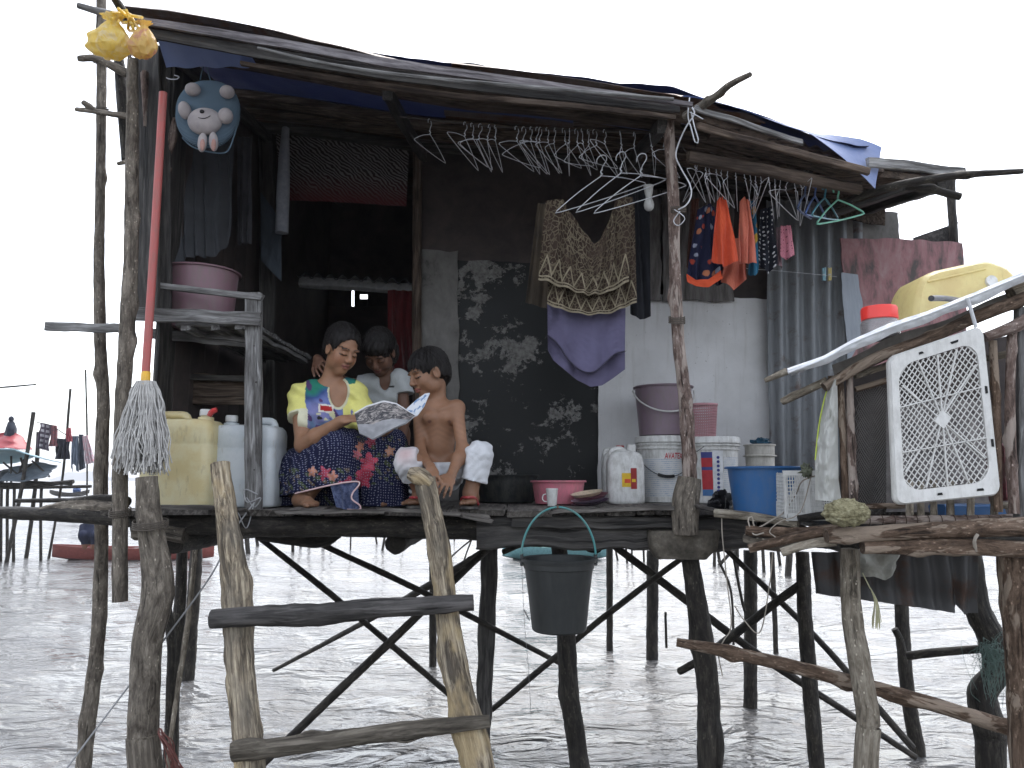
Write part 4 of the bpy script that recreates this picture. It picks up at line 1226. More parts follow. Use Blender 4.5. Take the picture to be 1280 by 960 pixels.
# ================================================================ hanging line and hangers
line_pts = [(500, 146, 3.34), (620, 158, 3.32), (760, 164, 3.30), (838, 170, 3.3), (868, 196, 3.3), (960, 216, 3.4), (1072, 238, 3.55)]
mb = MB(); wire(mb, [P(*p) for p in line_pts], 0.004, step=0.03)
LINE = tag(mb.build('clothes_line', plain('dark_rope', (0.06, 0.05, 0.045), 0.9)), 'dark rope strung under the eave carrying all the hangers', 'rope')
def line_at(x):
    xs = [p[0] for p in line_pts]
    return P(x, float(np.interp(x, xs, [p[1] for p in line_pts])), float(np.interp(x, xs, [p[2] for p in line_pts])))
def hanger_mesh(name, r, W2=0.2, H=0.10, plast=False):
    mb = MB()
    hook = [Vector((0.022 * math.cos(a), 0, 0.0 + 0.022 * math.sin(a) - 0.022)) for a in [R(x) for x in (200, 160, 120, 90, 50, 10, -30)]]
    hook += [Vector((0.006, 0, -0.05)), Vector((0, 0, -0.066))]
    wire(mb, hook, r, seg=6, step=0.005)
    if not plast:
        tw = [Vector((0.0032 * math.cos(t * 9), 0.0032 * math.sin(t * 9), -0.066 - 0.028 * t)) for t in np.linspace(0, 1, 12)]
        wire(mb, tw, r * 1.5, seg=6, step=0.003)
    z0 = -0.092 if not plast else -0.066
    body = [Vector((0, 0, z0)), Vector((-W2 * 0.5, 0, z0 - H * 0.42)), Vector((-W2 + 0.012, 0, z0 - H * 0.9)), Vector((-W2, 0, z0 - H)), Vector((-W2 + 0.012, 0, z0 - H - 0.008)),
            Vector((0, 0, z0 - H - 0.012)), Vector((W2 - 0.012, 0, z0 - H - 0.008)), Vector((W2, 0, z0 - H)), Vector((W2 - 0.012, 0, z0 - H * 0.9)), Vector((W2 * 0.5, 0, z0 - H * 0.42)), Vector((0, 0, z0))]
    wire(mb, body, r, seg=6, step=0.008)
    o = mb.build(name, None, None, base=(0, 0, 0))
    return o
M_WIRE = plain('white_coated_wire', (0.62, 0.63, 0.66), 0.4, 0.5)
h0 = hanger_mesh('wire_hanger', 0.0019); h0.data.materials.append(M_WIRE)
xsL = [537, 582, 590, 601, 612, 619, 646, 655, 664, 672, 676, 684, 694, 704, 712, 720, 727, 735, 743, 756, 775, 793, 812, 828]
xsR = [868, 874, 881, 886, 894, 902, 910, 919, 928, 937, 945, 952, 960, 968, 976, 984, 992, 999]
first = True
for grp, xs in (('l', xsL), ('r', xsR)):
    for i, x in enumerate(xs):
        o = h0 if first else h0.copy()
        if not first: COL.objects.link(o)
        first = False
        p = line_at(x); o.location = p + Vector((0, 0, 0.004))
        yaw = R(random.gauss(70, 9)); sc_ = 0.78
        roll = R(random.gauss(0, 7))
        if grp == 'l' and 13 <= i: yaw = R(random.gauss(66, 10)); roll = R(random.gauss(-6, 6))
        o.rotation_euler = (R(random.gauss(0, 5)), roll, yaw); o.scale = (sc_, sc_, sc_)
        if grp == 'l': tag(o, 'empty white wire hanger under the eave, %s from the left end of the line' % ORD[i], 'hanger', 'empty wire hangers left of the front post')
        else: tag(o, 'white wire hanger by the orange clothes, %s to the right of the front post' % ORD[i], 'hanger', 'wire hangers right of the front post')
# three big tilted hangers that carry the sarong
for i, (x, y, up_, tw) in enumerate([(752, 194, .36, -.85), (776, 190, .40, -.80), (802, 192, .34, -.74)]):
    o = h0.copy(); COL.objects.link(o); o.location = P(x, y, 3.2 - 0.03 * i)
    X_ = Vector((.93, .16, up_)).normalized(); Z_ = Vector((-.05, tw, .62)); Z_ = (Z_ - X_ * Z_.dot(X_)).normalized(); Y_ = Z_.cross(X_)
    o.rotation_euler = Matrix((X_, Y_, Z_)).transposed().to_euler(); o.scale = (1.12, 1.12, 1.12)
    tag(o, 'large slanted white wire hanger above the patterned sarong, %s of three from the left' % ORD[i], 'hanger', 'slanted hangers over the sarong')
# plastic hangers at the right
for i, (x, y, nm, col, yaw, roll, lb) in enumerate([(1030, 240, 'teal', (0.03, 0.20, 0.26), 50, -12, 'blue green plastic hanger second from the right end of the line'), (1018, 240, 'blue', (0.04, 0.10, 0.30), 55, -14, 'dark blue plastic hanger left of the blue green one'),
                                         (1006, 238, 'navy', (0.05, 0.09, 0.2), 60, -10, 'navy plastic hanger leftmost of the coloured hangers'), (1044, 244, 'green', (0.16, 0.5, 0.36), 32, -18, 'pale green plastic hanger at the right end of the line')]):
    o = hanger_mesh('plastic_hanger', 0.0045, 0.19, 0.085, True); o.data.materials.append(plastic(nm + '_hanger_plastic', col, 0.35))
    o.location = line_at(x); o.rotation_euler = (R(4), R(roll), R(yaw))
    tag(o, lb, 'hanger', 'plastic hangers at the right end of the line')

# ---- sarong, purple cloth, dark clothes
def sarong_mat():
    m = Mat('patterned_brown_sarong', 0.85, 0.15)
    g = m.gc(vary=False)
    v = m.voro(g, 110, 'Distance', 'F1'); v2 = m.voro(g, 62, 'Distance', 'DISTANCE_TO_EDGE')
    n = m.noise(g, 9, 3, 0.6)
    pat = m.math('MAXIMUM', m.ramp(v, [(0.22, 0.8), (0.36, 0.0)]), m.ramp(v2, [(0.05, 1.0), (0.09, 0.0)]))
    body = m.mix(pat, (0.032, 0.02, 0.015), (0.15, 0.125, 0.085))
    body = m.mix(m.ramp(n, [(0.4, 0.0), (0.62, 0.7)]), body, (0.055, 0.038, 0.028))
    xy = m.sep(g)
    zz = m.math('PINGPONG', xy[0], 0.025)
    tri = m.math('SUBTRACT', m.math('MULTIPLY', zz, 2.2), m.math('SUBTRACT', xy[1], 0.018))
    trif = m.math('LESS_THAN', m.math('ABSOLUTE', tri), 0.006)
    band = m.math('LESS_THAN', xy[1], 0.075)
    edge = m.math('MAXIMUM', m.math('LESS_THAN', xy[1], 0.006), m.math('MULTIPLY', m.math('GREATER_THAN', xy[1], 0.011), m.math('LESS_THAN', xy[1], 0.015)))
    f = m.math('MAXIMUM', m.math('MULTIPLY', trif, band), edge)
    m.base(m.mix(f, body, (0.25, 0.215, 0.15)))
    return m.m
MS = sarong_mat()
sr = thing('sarong', 'brown and cream patterned sarong hanging in two layers from the slanted hangers', 'sarong', P(735, 390, 3.36))
mb = MB(); drape(mb, [(690, 258), (705, 262), (730, 308), (752, 306), (770, 272), (793, 252)], [(684, 380), (705, 388), (735, 394), (765, 391), (796, 378)], 3.42, MS, fold=0.012, nf=5, nu=110, nv=70)
mb.build('back_layer', None, sr)
mb = MB(); drape(mb, [(682, 251), (693, 249), (704, 250), (712, 264), (727, 285), (742, 305), (750, 300), (762, 274), (770, 250), (780, 247), (791, 246)], [(673, 349), (690, 354), (712, 362), (735, 369), (756, 367), (775, 358), (786, 352)], 3.36, MS, fold=0.016, nf=6, nu=130, nv=80)
mb.build('front_layer', None, sr)
M_PURP = cloth('purple_grey_cloth', (0.13, 0.12, 0.20), (0.10, 0.09, 0.15), 5)
M_PURD = cloth('dark_purple_trim', (0.05, 0.045, 0.075), None, 5)
pr = thing('purple_cloth', 'purple grey cloth with a rounded dark seam hanging below the sarong', 'cloth', P(733, 484, 3.5))
mb = MB(); drape(mb, [(684, 376), (782, 376)], [(685, 438), (692, 450), (706, 463), (722, 475), (738, 484), (752, 482), (766, 473), (781, 462)], 3.54, fold=0.012, nf=3, nu=70, nv=50)
mb.build('back_layer', M_PURP, pr)
mb = MB(); drape(mb, [(685, 374), (782, 374)], [(685, 420), (698, 432), (710, 450), (726, 464), (742, 466), (755, 456), (768, 444), (781, 440)], 3.50, fold=0.010, nf=3, nu=70, nv=50)
mb.build('front_layer', M_PURP, pr)
mb = MB(); wire(mb, [P(x, y, 3.49) for x, y in [(685, 419), (698, 431), (710, 449), (726, 463), (742, 465), (755, 455), (768, 443), (781, 439)]], 0.004); mb.build('seam', M_PURD, pr)
mb = MB(); drape(mb, [(785, 234), (812, 236)], [(788, 392), (800, 400), (813, 396)], 3.62, fold=0.01, nf=2, nu=26)
tag(mb.build('black_garment', cloth('black_cloth', (0.012, 0.013, 0.016), (0.02, 0.021, 0.026), 6)), 'long black garment hanging just right of the patterned sarong', 'garment')
mb = MB(); drape(mb, [(672, 254), (690, 256)], [(657, 378), (690, 388)], 3.6, fold=0.008, nf=2, nu=26)
tag(mb.build('brown_garment', cloth('dull_brown_cloth', (0.085, 0.065, 0.045), (0.05, 0.04, 0.03), 5)), 'dull brown garment hanging half hidden left behind the patterned sarong', 'garment')

# ---- small clothes at the right
def dots_mat(name, base, dot, sc=28, th=0.22):
    m = Mat(name, 0.9, 0.1); v = m.voro(m.gc(vary=False), sc, 'Distance', 'F1', 0.25)
    m.base(m.mix(m.ramp(v, [(th, 1.0), (th + 0.05, 0.0)]), base, dot)); return m.m
def floral(name, base, cols, sc=24):
    m = Mat(name, 0.9, 0.1); g = m.gc(vary=False)
    v = m.node('ShaderNodeTexVoronoi', {'Vector': g, 'Scale': sc}); n = m.noise(g, sc * 2.5, 3, 0.7)
    pick = m.sep(v.outputs['Color'])[0]
    col = m.ramp(pick, [(0.0, cols[0]), (0.4, cols[1]), (0.75, cols[2])], 'CONSTANT')
    f = m.ramp(m.math('ADD', v.outputs['Distance'], m.math('MULTIPLY', n, 0.3)), [(0.44, 1.0), (0.52, 0.0)])
    m.base(m.mix(f, base, col)); return m.m
M_ORANGE = cloth('orange_cloth', (0.62, 0.10, 0.04), (0.5, 0.07, 0.03), 5)
M_SALMON = cloth('salmon_cloth', (0.55, 0.16, 0.10), (0.45, 0.12, 0.08), 5)
garms = [
 ('child_shorts', 'dark floral child garment with an orange hem beside the front post', [(872, 262), (888, 254), (894, 262)], [(858, 348), (868, 354), (885, 356), (900, 344)], 3.46, floral('dark_floral_print', (0.02, 0.022, 0.05), ((0.35, 0.06, 0.04), (0.3, 0.32, 0.4), (0.4, 0.15, 0.08))), 3, 'garment'),
 ('child_shirt', 'bright orange child shirt hanging in front of the dark floral one', [(896, 252), (900, 246), (908, 252)], [(890, 326), (905, 333), (923, 326)], 3.36, M_ORANGE, 2, 'shirt'),
 ('child_shirt', 'salmon orange child shirt hanging right of the bright orange one', [(925, 252), (930, 246), (937, 252)], [(923, 328), (932, 330), (947, 328)], 3.42, M_SALMON, 2, 'shirt'),
 ('child_shirt', 'lower salmon garment hanging behind between the two orange shirts', [(908, 300), (932, 296)], [(902, 352), (918, 362), (934, 348)], 3.55, M_SALMON, 2, 'garment'),
 ('child_shorts', 'blue and yellow garment peeping out behind the salmon shirt', [(938, 252), (944, 250)], [(936, 342), (942, 346), (948, 340)], 3.52, floral('blue_yellow_print', (0.03, 0.12, 0.2), ((0.5, 0.3, 0.05), (0.5, 0.25, 0.05), (0.05, 0.1, 0.2)), 14), 1, 'garment'),
 ('child_shirt', 'dark garment with white polka dots right of the salmon shirt', [(950, 262), (966, 258)], [(948, 330), (960, 342), (972, 330)], 3.6, dots_mat('polka_dot_cloth', (0.02, 0.022, 0.03), (0.6, 0.6, 0.62), 42, 0.2), 2, 'garment'),
 ('child_shirt', 'small pink dotted garment hanging by the corrugated wall', [(976, 282), (988, 282)], [(976, 318), (984, 324), (994, 318)], 3.55, dots_mat('pink_dotted_cloth', (0.5, 0.2, 0.25), (0.1, 0.03, 0.05), 60, 0.15), 1, 'garment'),
 ('child_shirt', 'faded mauve scrap of clothing left of the small pink one', [(970, 284), (976, 284)], [(970, 330), (978, 336)], 3.62, cloth('faded_mauve_cloth', (0.3, 0.2, 0.22)), 1, 'garment'),
 ('child_shorts', 'dark brown garment hanging behind the dark floral one at the front post', [(864, 250), (874, 248)], [(858, 334), (870, 338)], 3.6, cloth('dark_maroon_cloth', (0.08, 0.03, 0.02)), 1, 'garment'),
 ('child_shorts', 'navy garment hanging low behind the bright orange shirt', [(888, 300), (906, 300)], [(884, 350), (896, 358), (908, 352)], 3.62, cloth('navy_cloth', (0.02, 0.02, 0.045)), 2, 'garment'),
]
for nm, lb, tp, bt, Y, mt, nf, ct in garms:
    mb = MB(); drape(mb, tp, bt, Y, fold=0.014, nf=nf, nu=40, nv=40, th=0.003)
    o = tag(mb.build(nm, mt), lb, ct, 'small clothes on the right part of the line')
    if 'orange hem' in lb:
        mb = MB(); drape(mb, [(858, 342), (870, 350), (886, 349), (901, 338)], [(859, 352), (870, 358), (886, 359), (903, 348)], 3.44, fold=0.004, nf=2, nu=30, nv=8, th=0.003); mb.build('hem', M_ORANGE, o)
    if lb.startswith('bright'):
        mb = MB(); wire(mb, [P(903, 246, 3.37), P(903, 256, 3.37)], 0.003); mb.build('strap', M_ORANGE, o)

# ================================================================ bulb, pegs, cord round the post
r_ = thing('light_bulb', 'unlit white light bulb hanging in its socket left of the front post', 'light bulb', P(811, 230, 3.42))
mb = MB(); c = P(811, 246, 3.42); lathe(mb, [(0.014, 0.0), (0.015, 0.01), (0.018, 0.02), (0.022, 0.05), (0.024, 0.056), (0.001, 0.058)], c - Vector((0, 0, .004)), 20); mb.build('socket', M_WCAP, r_)
mb = MB(); lathe(mb, [(0.001, -0.068), (0.012, -0.066), (0.021, -0.056), (0.024, -0.04), (0.021, -0.024), (0.014, -0.008), (0.013, 0.0), (0.001, 0.0)], c, 20); mb.build('bulb', plastic('opal_glass', (0.6, 0.6, 0.58), 0.2, dirt=0.1), r_)
mb = MB(); wire(mb, [c + Vector((0, 0, 0.05)), P(812, 210, 3.44), P(820, 190, 3.5), P(815, 170, 3.55)], 0.002); mb.build('cable', plain('black_cable', (0.02, 0.02, 0.02)), r_)
mb = MB()
wire(mb, [P(862, 130, 2.95), P(868, 142, 2.93), P(858, 158, 2.95), P(848, 180, 3.0), P(845, 196, 3.03), P(852, 212, 3.05), P(862, 230, 3.06), P(864, 244, 3.06), P(858, 256, 3.05), P(848, 262, 3.08)], 0.003)
wire(mb, [P(864, 140, 2.94), P(868, 158, 2.93), P(873, 176, 2.93), P(869, 178, 2.94), P(864, 160, 2.94), P(860, 145, 2.95), P(862, 122, 2.97)], 0.0025)
wire(mb, [P(862, 140, 2.93), P(872, 145, 2.92), P(879, 149, 2.92)], 0.002)
wire(mb, [P(843, 262, 3.13), P(852, 268, 3.1), P(856, 274, 3.1), P(848, 282, 3.12), P(842, 276, 3.14), P(850, 264, 3.12)], 0.0022)
tag(mb.build('cord', plain('white_cord', (0.6, 0.61, 0.63), 0.6)), 'white cord knotted round the ridge stick and looping down the front post', 'cord')
for i, (x, nm, col) in enumerate([(1030, 'pale blue', (0.25, 0.5, 0.6)), (1037, 'yellow', (0.75, 0.6, 0.2))]):
    r_ = thing('clothes_peg', '%s plastic clothes peg on the corrugated wall, right of the clothes' % nm, 'clothes peg', P(x, 350, 4.36), 'pegs on the corrugated wall')
    for dx in (-1.2, 1.2):
        mb = MB(); plank(mb, P(x + dx, 335, 4.36), P(x + dx * 0.8, 351, 4.36), 0.009, 0.014, up=(0, 1, 0), rough=0); mb.build('jaw', plastic('peg_' + nm.replace(' ', '_'), col, 0.3), r_)
    mb = MB(); wire(mb, [P(x - 1.5, 343, 4.35), P(x + 1.5, 343, 4.35)], 0.003); mb.build('spring', M_WIRE, r_)
mb = MB(); wire(mb, [P(900, 333, 4.3), P(1000, 341, 4.3), P(1046, 346, 4.36)], 0.001)
tag(mb.build('peg_wire', M_WIRE), 'thin wire stretched over the corrugated wall with two pegs clipped on', 'wire')

# ================================================================ writing helper
def text_mesh(txt, size, bold=True, shear=0.0, spacing=1.0):
    cu = bpy.data.curves.new('txt', 'FONT'); cu.body = txt; cu.size = size; cu.align_x = 'LEFT'; cu.shear = shear; cu.space_character = spacing
    if bold: cu.offset = size * 0.02
    ob = bpy.data.objects.new('txt', cu); COL.objects.link(ob)
    dg = bpy.context.evaluated_depsgraph_get(); dg.update()
    me = bpy.data.meshes.new_from_object(ob.evaluated_get(dg))
    vs = [Vector(v.co) for v in me.vertices]; fs = [tuple(p.vertices) for p in me.polygons]
    bpy.data.objects.remove(ob); bpy.data.curves.remove(cu); bpy.data.meshes.remove(me)
    return vs, fs
def wrap_text(mb, txt, size, c, r, a0, z, sx=1.0, **k):
    vs, fs = text_mesh(txt, size, **k)
    out = []
    for v in vs:
        a = a0 + v.x * sx / r
        out.append(Vector((c[0] + r * math.sin(a), c[1] - r * math.cos(a), c[2] + z + v.y)))
    return mb.add(out, fs, out)
def wrap_patch(mb, c, r, a0, a1, z0, z1, mat=None, n=14):
    rfn = r if callable(r) else (lambda z: r)
    vs = []; fs = []; gs = []
    for i in range(n + 1):
        a = a0 + (a1 - a0) * i / n
        for z in (z0, z1):
            for dr in (0, -0.0015):
                q = rfn(z) + dr
                vs.append(Vector((c[0] + q * math.sin(a), c[1] - q * math.cos(a), c[2] + z))); gs.append(((a - a0) * 0.145, z - z0, 0))
    for i in range(n):
        o = i * 4; p = o + 4
        fs += [(o, p, p + 2, o + 2), (o + 1, o + 3, p + 3, p + 1), (o + 2, p + 2, p + 3, o + 3), (o, o + 1, p + 1, p)]
    fs += [(0, 2, 3, 1), (n * 4, n * 4 + 1, n * 4 + 3, n * 4 + 2)]
    return mb.add(vs, fs, gs, mat)
def print_mat(name, bg, ink, lines=110, th=0.52):
    """worn fine print too small to read"""
    m = Mat(name, 0.45, 0.4); g = m.gc(vary=False); xy = m.sep(g)
    w = m.math('FRACT', m.math('MULTIPLY', xy[1], lines))
    band = m.math('GREATER_THAN', w, 0.45)
    n = m.noise(m.gc((420, lines * 0.9, 1), vary=False), 1.0, 2, 0.6)
    n2 = m.noise(g, 22, 3, 0.6)
    f = m.math('MULTIPLY', m.math('MULTIPLY', band, m.math('GREATER_THAN', n, 0.45)), m.ramp(n2, [(0.38, 0.1), (0.6, 0.75)]))
    m.base(m.mix(f, bg, ink)); return m.m

# ================================================================ pails, jug, baskets by the white wall
M_PAIL = plastic('white_pail_plastic', (0.66, 0.66, 0.64), 0.35, dirt=0.45)
M_PRINT = print_mat('blue_fine_print', (0.64, 0.64, 0.63), (0.25, 0.33, 0.45), 95)
def pail(label, c, h, r0, r1, name='paint_pail'):
    r = thing(name, label, 'pail', c, 'white pails by the white wall')
    R_ = lambda z: r0 + (r1 - r0) * z / h
    mb = MB(); t = 0.002
    prof = [(0.001, 0.004), (r0 * 0.93, 0.0), (r0, 0.004)] + [(R_(h * k), h * k) for k in (0.2, 0.4, 0.6, 0.78)] + [(R_(h * .80), h * .80), (R_(h * .80) + 0.008, h * .802), (R_(h * .80) + 0.008, h * .82), (R_(h * .83), h * .825), (R_(h * .86), h * .86),
            (R_(h * .86) + 0.010, h * .862), (R_(h * .88) + 0.010, h * .885), (R_(h * .88), h * .89), (r1, h * .93), (r1 - t, h * .93), (R_(h * .5) - t, h * .5), (r0 - t, 0.01), (0.001, 0.01)]
    lathe(mb, prof, c, 56); mb.build('body', M_PAIL, r)
    mb = MB()
    lathe(mb, [(r1 - 0.006, h * .90), (r1 + 0.006, h * .90), (r1 + 0.009, h * .905), (r1 + 0.009, h * .97), (r1 + 0.004, h), (r1 - 0.010, h), (r1 - 0.018, h * .965), (0.001, h * .965), (0.001, h * .955), (r1 - 0.006, h * .95)], c, 56,
          rfn=lambda a, z: 1 + 0.006 * math.sin(a * 12)); mb.build('lid', M_PAIL, r)
    return r, R_
Yp = 4.22
c1 = on(830, 627, Yp, DECK)
h1 = P(830, 546, Yp).z - DECK
p1, R1 = pail('white paint pail with red lettering left of the front post, mauve bucket on its lid', c1, h1, 0.128, 0.142)
mb = MB(); r1_ = lambda z: R1(z) + 0.0012
wrap_patch(mb, c1, r1_, -1.15, 1.2, 0.03, 0.235, M_PRINT, 24); mb.build('printed_label', None, p1)
mb = MB(); wrap_text(mb, 'AVATEX', 0.044, c1, R1(h1 * .7) + 0.0018, -0.13, h1 * 0.655, sx=0.62, shear=0.15)
mb.build('lettering', plain('faded_red_print', (0.5, 0.07, 0.09), 0.6), p1, smooth=False)
mb = MB()
mb2 = MB()
hp = [Vector((c1.x + (R1(h1 * .86) + 0.012) * math.sin(a), c1.y - (R1(h1 * .86) + 0.012) * math.cos(a) * (1.0), c1.z + h1 * (.86 - 0.47 * math.cos(a * 0.98) ** 1.0 * (1 if abs(a) < 1.5 else 0)))) for a in np.linspace(-1.5, 1.5, 17)]
wire(mb, hp, 0.0022); mb.build('handle', plain('dark_wire', (0.04, 0.04, 0.045), 0.4, 0.5), p1)
mb = MB(); wire(mb, hp[6:10], 0.008, seg=10); mb.build('grip', plain('black_plastic', (0.012, 0.012, 0.013), 0.4), p1)
c2 = on(893, 630, 4.05, DECK); h2 = P(893, 547, 4.05).z - DECK
p2, R2 = pail('white paint pail with a red and blue strip right behind the front post', c2, h2, 0.118, 0.132)
r2_ = lambda z: R2(z) + 0.0015
a0 = -0.28
mb = MB()
M_PB = plain('print_blue', (0.05, 0.06, 0.22), 0.5); M_PR = plain('print_red', (0.42, 0.03, 0.04), 0.5); M_PC = plain('print_light_blue', (0.06, 0.16, 0.35), 0.5)
for z0, z1, mm in [(0.04, 0.072, M_PC), (0.072, 0.17, M_PR), (0.17, 0.186, M_PB), (0.186, 0.232, M_PR), (0.232, 0.262, M_PB)]:
    wrap_patch(mb, c2, r2_, a0 - 0.45, a0, z0, z1, mm, 8)
mb.build('colour_strip', None, p2, smooth=True)
mb = MB(); wrap_patch(mb, c2, r2_, a0 + 0.02, a0 + 0.42, 0.035, 0.27, plain('print_white', (0.68, 0.69, 0.7), 0.5), 8)
wrap_patch(mb, c2, r2_, a0 + 0.45, a0 + 1.35, 0.035, 0.235, M_PRINT, 14); mb.build('printed_label', None, p2)
mb = MB()
for i in range(9):
    z = 0.062 + i * 0.0215; a = a0 + 0.22; rr = R2(z) + 0.003; s_ = 0.0075 if i else 0.011
    cc = Vector((c2.x + rr * math.sin(a), c2.y - rr * math.cos(a), c2.z + z)); ax = Vector((math.sin(a), -math.cos(a), 0))
    lathe(mb, [(s_, -0.001), (s_, 0.0008), (s_ * .45, 0.0008), (s_ * .45, -0.0008)], cc, 16, axis=ax)
mb.build('icon_row', M_PB, p2)
mb = MB(); wire(mb, [Vector((c2.x - 0.13, c2.y - 0.05, c2.z + h2 * .80)), P(868, 566, 3.9), P(880, 558, 3.92)], 0.002); mb.build('handle', plain('dark_wire', (0.04, 0.04, 0.045)), p2)

# small pails at right of it
c3 = on(951, 600, 4.15, DECK + 0.02)
hh = P(951, 556, 4.15).z - c3.z
p3 = vessel('small_pail', 'small cream pail standing behind the blue basin, blue rag on it', 'pail', c3, hh, 0.07, 0.078, plastic('cream_plastic', (0.55, 0.53, 0.48), 0.4), rim=0.006, group='white pails by the white wall')
mb = MB(); lathe(mb, [(0.079, hh * .78), (0.088, hh * .78), (0.088, hh * .80), (0.079, hh * .81)], c3, 40); mb.build('rim_ring', MATS['cream_plastic'], p3)
mb = MB(); blob(mb, P(951, 553, 4.15), (0.05, 0.04, 0.022), rough=0.5)
tag(mb.build('rag', cloth('teal_rag', (0.03, 0.09, 0.14))), 'crumpled blue rag lying on the small cream pail', 'rag')

# white detergent jug with label + red capped one behind
def jug(label, c, w, d, h, capmat, lab):
    r = thing('plastic_jug', label, 'jug', c, 'white jugs on the deck')
    mb = MB(); secs = []
    for t, k in [(0, .9), (0.02, .97), (0.06, 1), (0.62, 1), (0.72, .97), (0.82, .88), (0.87, .72), (0.9, .4)]:
        secs.append([Vector((c[0] + x, c[1] + y, c[2] + t * h)) for x, y in rrect(w * k, d * k, 0.035)])
    loft(mb, secs); mb.build('body', M_PAIL, r)
    mb = MB(); cx = c[0] + w * 0.18
    lathe(mb, [(0.024, 0.87 * h), (0.024, h * 0.97), (0.022, h), (0.001, h)], (cx, c[1], c[2]), 20); mb.build('cap', capmat, r)
    mb = MB(); wire(mb, [Vector((c[0] - w * .42, c[1], c[2] + h * .7)), Vector((c[0] - w * .36, c[1], c[2] + h * .9)), Vector((c[0] - w * .1, c[1], c[2] + h * .93)), Vector((c[0] + w * .05, c[1], c[2] + h * .86))], 0.013, seg=10); mb.build('handle', M_PAIL, r)
    if lab:
        yf = c[1] - d / 2 - 0.001
        mb = MB()
        def rect(x0, x1, z0, z1, mm, dy=0):
            vs = [Vector((c[0] + x, yf + dy + e, c[2] + z)) for e in (0, 0.0008) for x, z in ((x0, z0), (x1, z0), (x1, z1), (x0, z1))]
            mb.add(vs, [(0, 1, 2, 3), (7, 6, 5, 4), (0, 4, 5, 1), (1, 5, 6, 2), (2, 6, 7, 3), (3, 7, 4, 0)], vs, mm)
        yl = plain('label_yellow', (0.7, 0.45, 0.03), 0.5); rd = plain('label_dark_red', (0.3, 0.03, 0.03), 0.5)
        rect(-0.025, 0.045, 0.085, 0.155, yl); rect(0.02, 0.05, 0.075, 0.18, rd, -0.0012); rect(-0.012, 0.018, 0.105, 0.125, plain('label_red', (0.6, 0.08, 0.03), .5), -0.001); rect(0.025, 0.044, 0.11, 0.125, yl, -0.0024)
        mb.build('paper_label', None, r, smooth=False)
    return r
jug('white plastic jug with a yellow and red label beside the paint pail', on(782, 628, 3.98, DECK), 0.19, 0.12, P(782, 556, 3.98).z - DECK, M_WCAP, True)
jug('white jug with a red cap half hidden behind the labelled jug', on(770, 628, 4.25, DECK), 0.15, 0.11, P(766, 557, 4.25).z - DECK, M_RED, False)
# bucket on pail 1, basket on pail 2
zb = c1.z + h1
b_ = vessel('bucket', 'mauve bucket with a white swing handle standing on the lettered pail', 'bucket', (c1.x + 0.01, c1.y, zb), P(830, 484, Yp).z - zb, 0.135, 0.155, plastic('grey_mauve_plastic', (0.22, 0.16, 0.2), 0.35), rim=0.010)
hb = P(830, 484, Yp).z - zb
mb = MB(); wire(mb, [Vector((c1.x + 0.01 + 0.168 * math.sin(a), c1.y - 0.168 * math.cos(a), zb + hb * 0.93 - 0.13 * math.cos(a))) for a in np.linspace(-1.55, 1.55, 13)], 0.005); mb.build('handle', M_WCAP, b_)
def lattice_vessel(name, label, c, h, r0, r1, mat, nv=10, na=44, wall_=0.0022):
    r = thing(name, label, 'basket', c)
    mb = MB()
    for j in range(nv + 1):
        t = j / nv; rr = r0 + (r1 - r0) * t
        wire(mb, [Vector((c[0] + rr * math.cos(a), c[1] + rr * math.sin(a), c[2] + t * h)) for a in np.linspace(0, 2 * math.pi, 33)], wall_ * (1.6 if j in (0, nv) else 1), n=64, seg=5)
    for i in range(na):
        a = 2 * math.pi * i / na
        wire(mb, [Vector((c[0] + r0 * math.cos(a), c[1] + r0 * math.sin(a), c[2])), Vector((c[0] + r1 * math.cos(a), c[1] + r1 * math.sin(a), c[2] + h))], wall_, n=3, seg=5)
    mb.build('woven_side', mat, r)
    mb = MB(); lathe(mb, [(0.001, 0), (r0, 0), (r0, 0.004), (0.001, 0.004)], c, 30); mb.build('base', mat, r)
    mb = MB(); lathe(mb, [(r1 - 0.003, h), (r1 + 0.005, h), (r1 + 0.005, h + 0.008), (r1 - 0.003, h + 0.008)], c, 40); mb.build('rim', mat, r)
    return r
zc = c2.z + h2
lattice_vessel('woven_basket', 'small pink woven plastic basket standing on the striped pail', (P(880, 545, 4.05).x, 4.05, zc), P(880, 507, 4.05).z - zc, 0.058, 0.072, plastic('pink_woven_plastic', (0.5, 0.25, 0.28), 0.4), 12, 40, 0.0028)

# floor items
M_BLUE = plastic('blue_basin_plastic', (0.02, 0.10, 0.26), 0.32, dirt=0.15)
vessel('basin', 'large bright blue plastic basin on the right end of the deck', 'basin', on(962, 640, 3.12, DECK - 0.035), P(962, 584, 3.12).z - DECK + 0.035, 0.135, 0.158, M_BLUE, rim=0.012)
vessel('basin', 'wide black basin against the black peeling wall', 'basin', on(633, 628, 4.15, DECK), P(633, 594, 4.15).z - DECK, 0.145, 0.165, plastic('black_basin_plastic', (0.010, 0.013, 0.014), 0.3, dirt=0.2), rim=0.01)
vessel('basin', 'pink plastic basin on the deck right of the boy', 'basin', on(698, 628, 3.85, DECK), P(698, 601, 3.85).z - DECK, 0.115, 0.13, plastic('pink_basin_plastic', (0.55, 0.17, 0.22), 0.35), rim=0.009)
k_ = vessel('cup', 'small white cup standing in front of the pink basin', 'cup', on(690, 630, 3.6, DECK), P(690, 611, 3.6).z - DECK, 0.022, 0.027, M_WCAP, rim=0.001)
mb = MB(); cc = on(690, 630, 3.6, DECK); wire(mb, [cc + Vector((-0.026, 0, 0.055)), cc + Vector((-0.042, 0, 0.05)), cc + Vector((-0.042, 0, 0.025)), cc + Vector((-0.024, 0, 0.02))], 0.003); mb.build('handle', M_WCAP, k_)
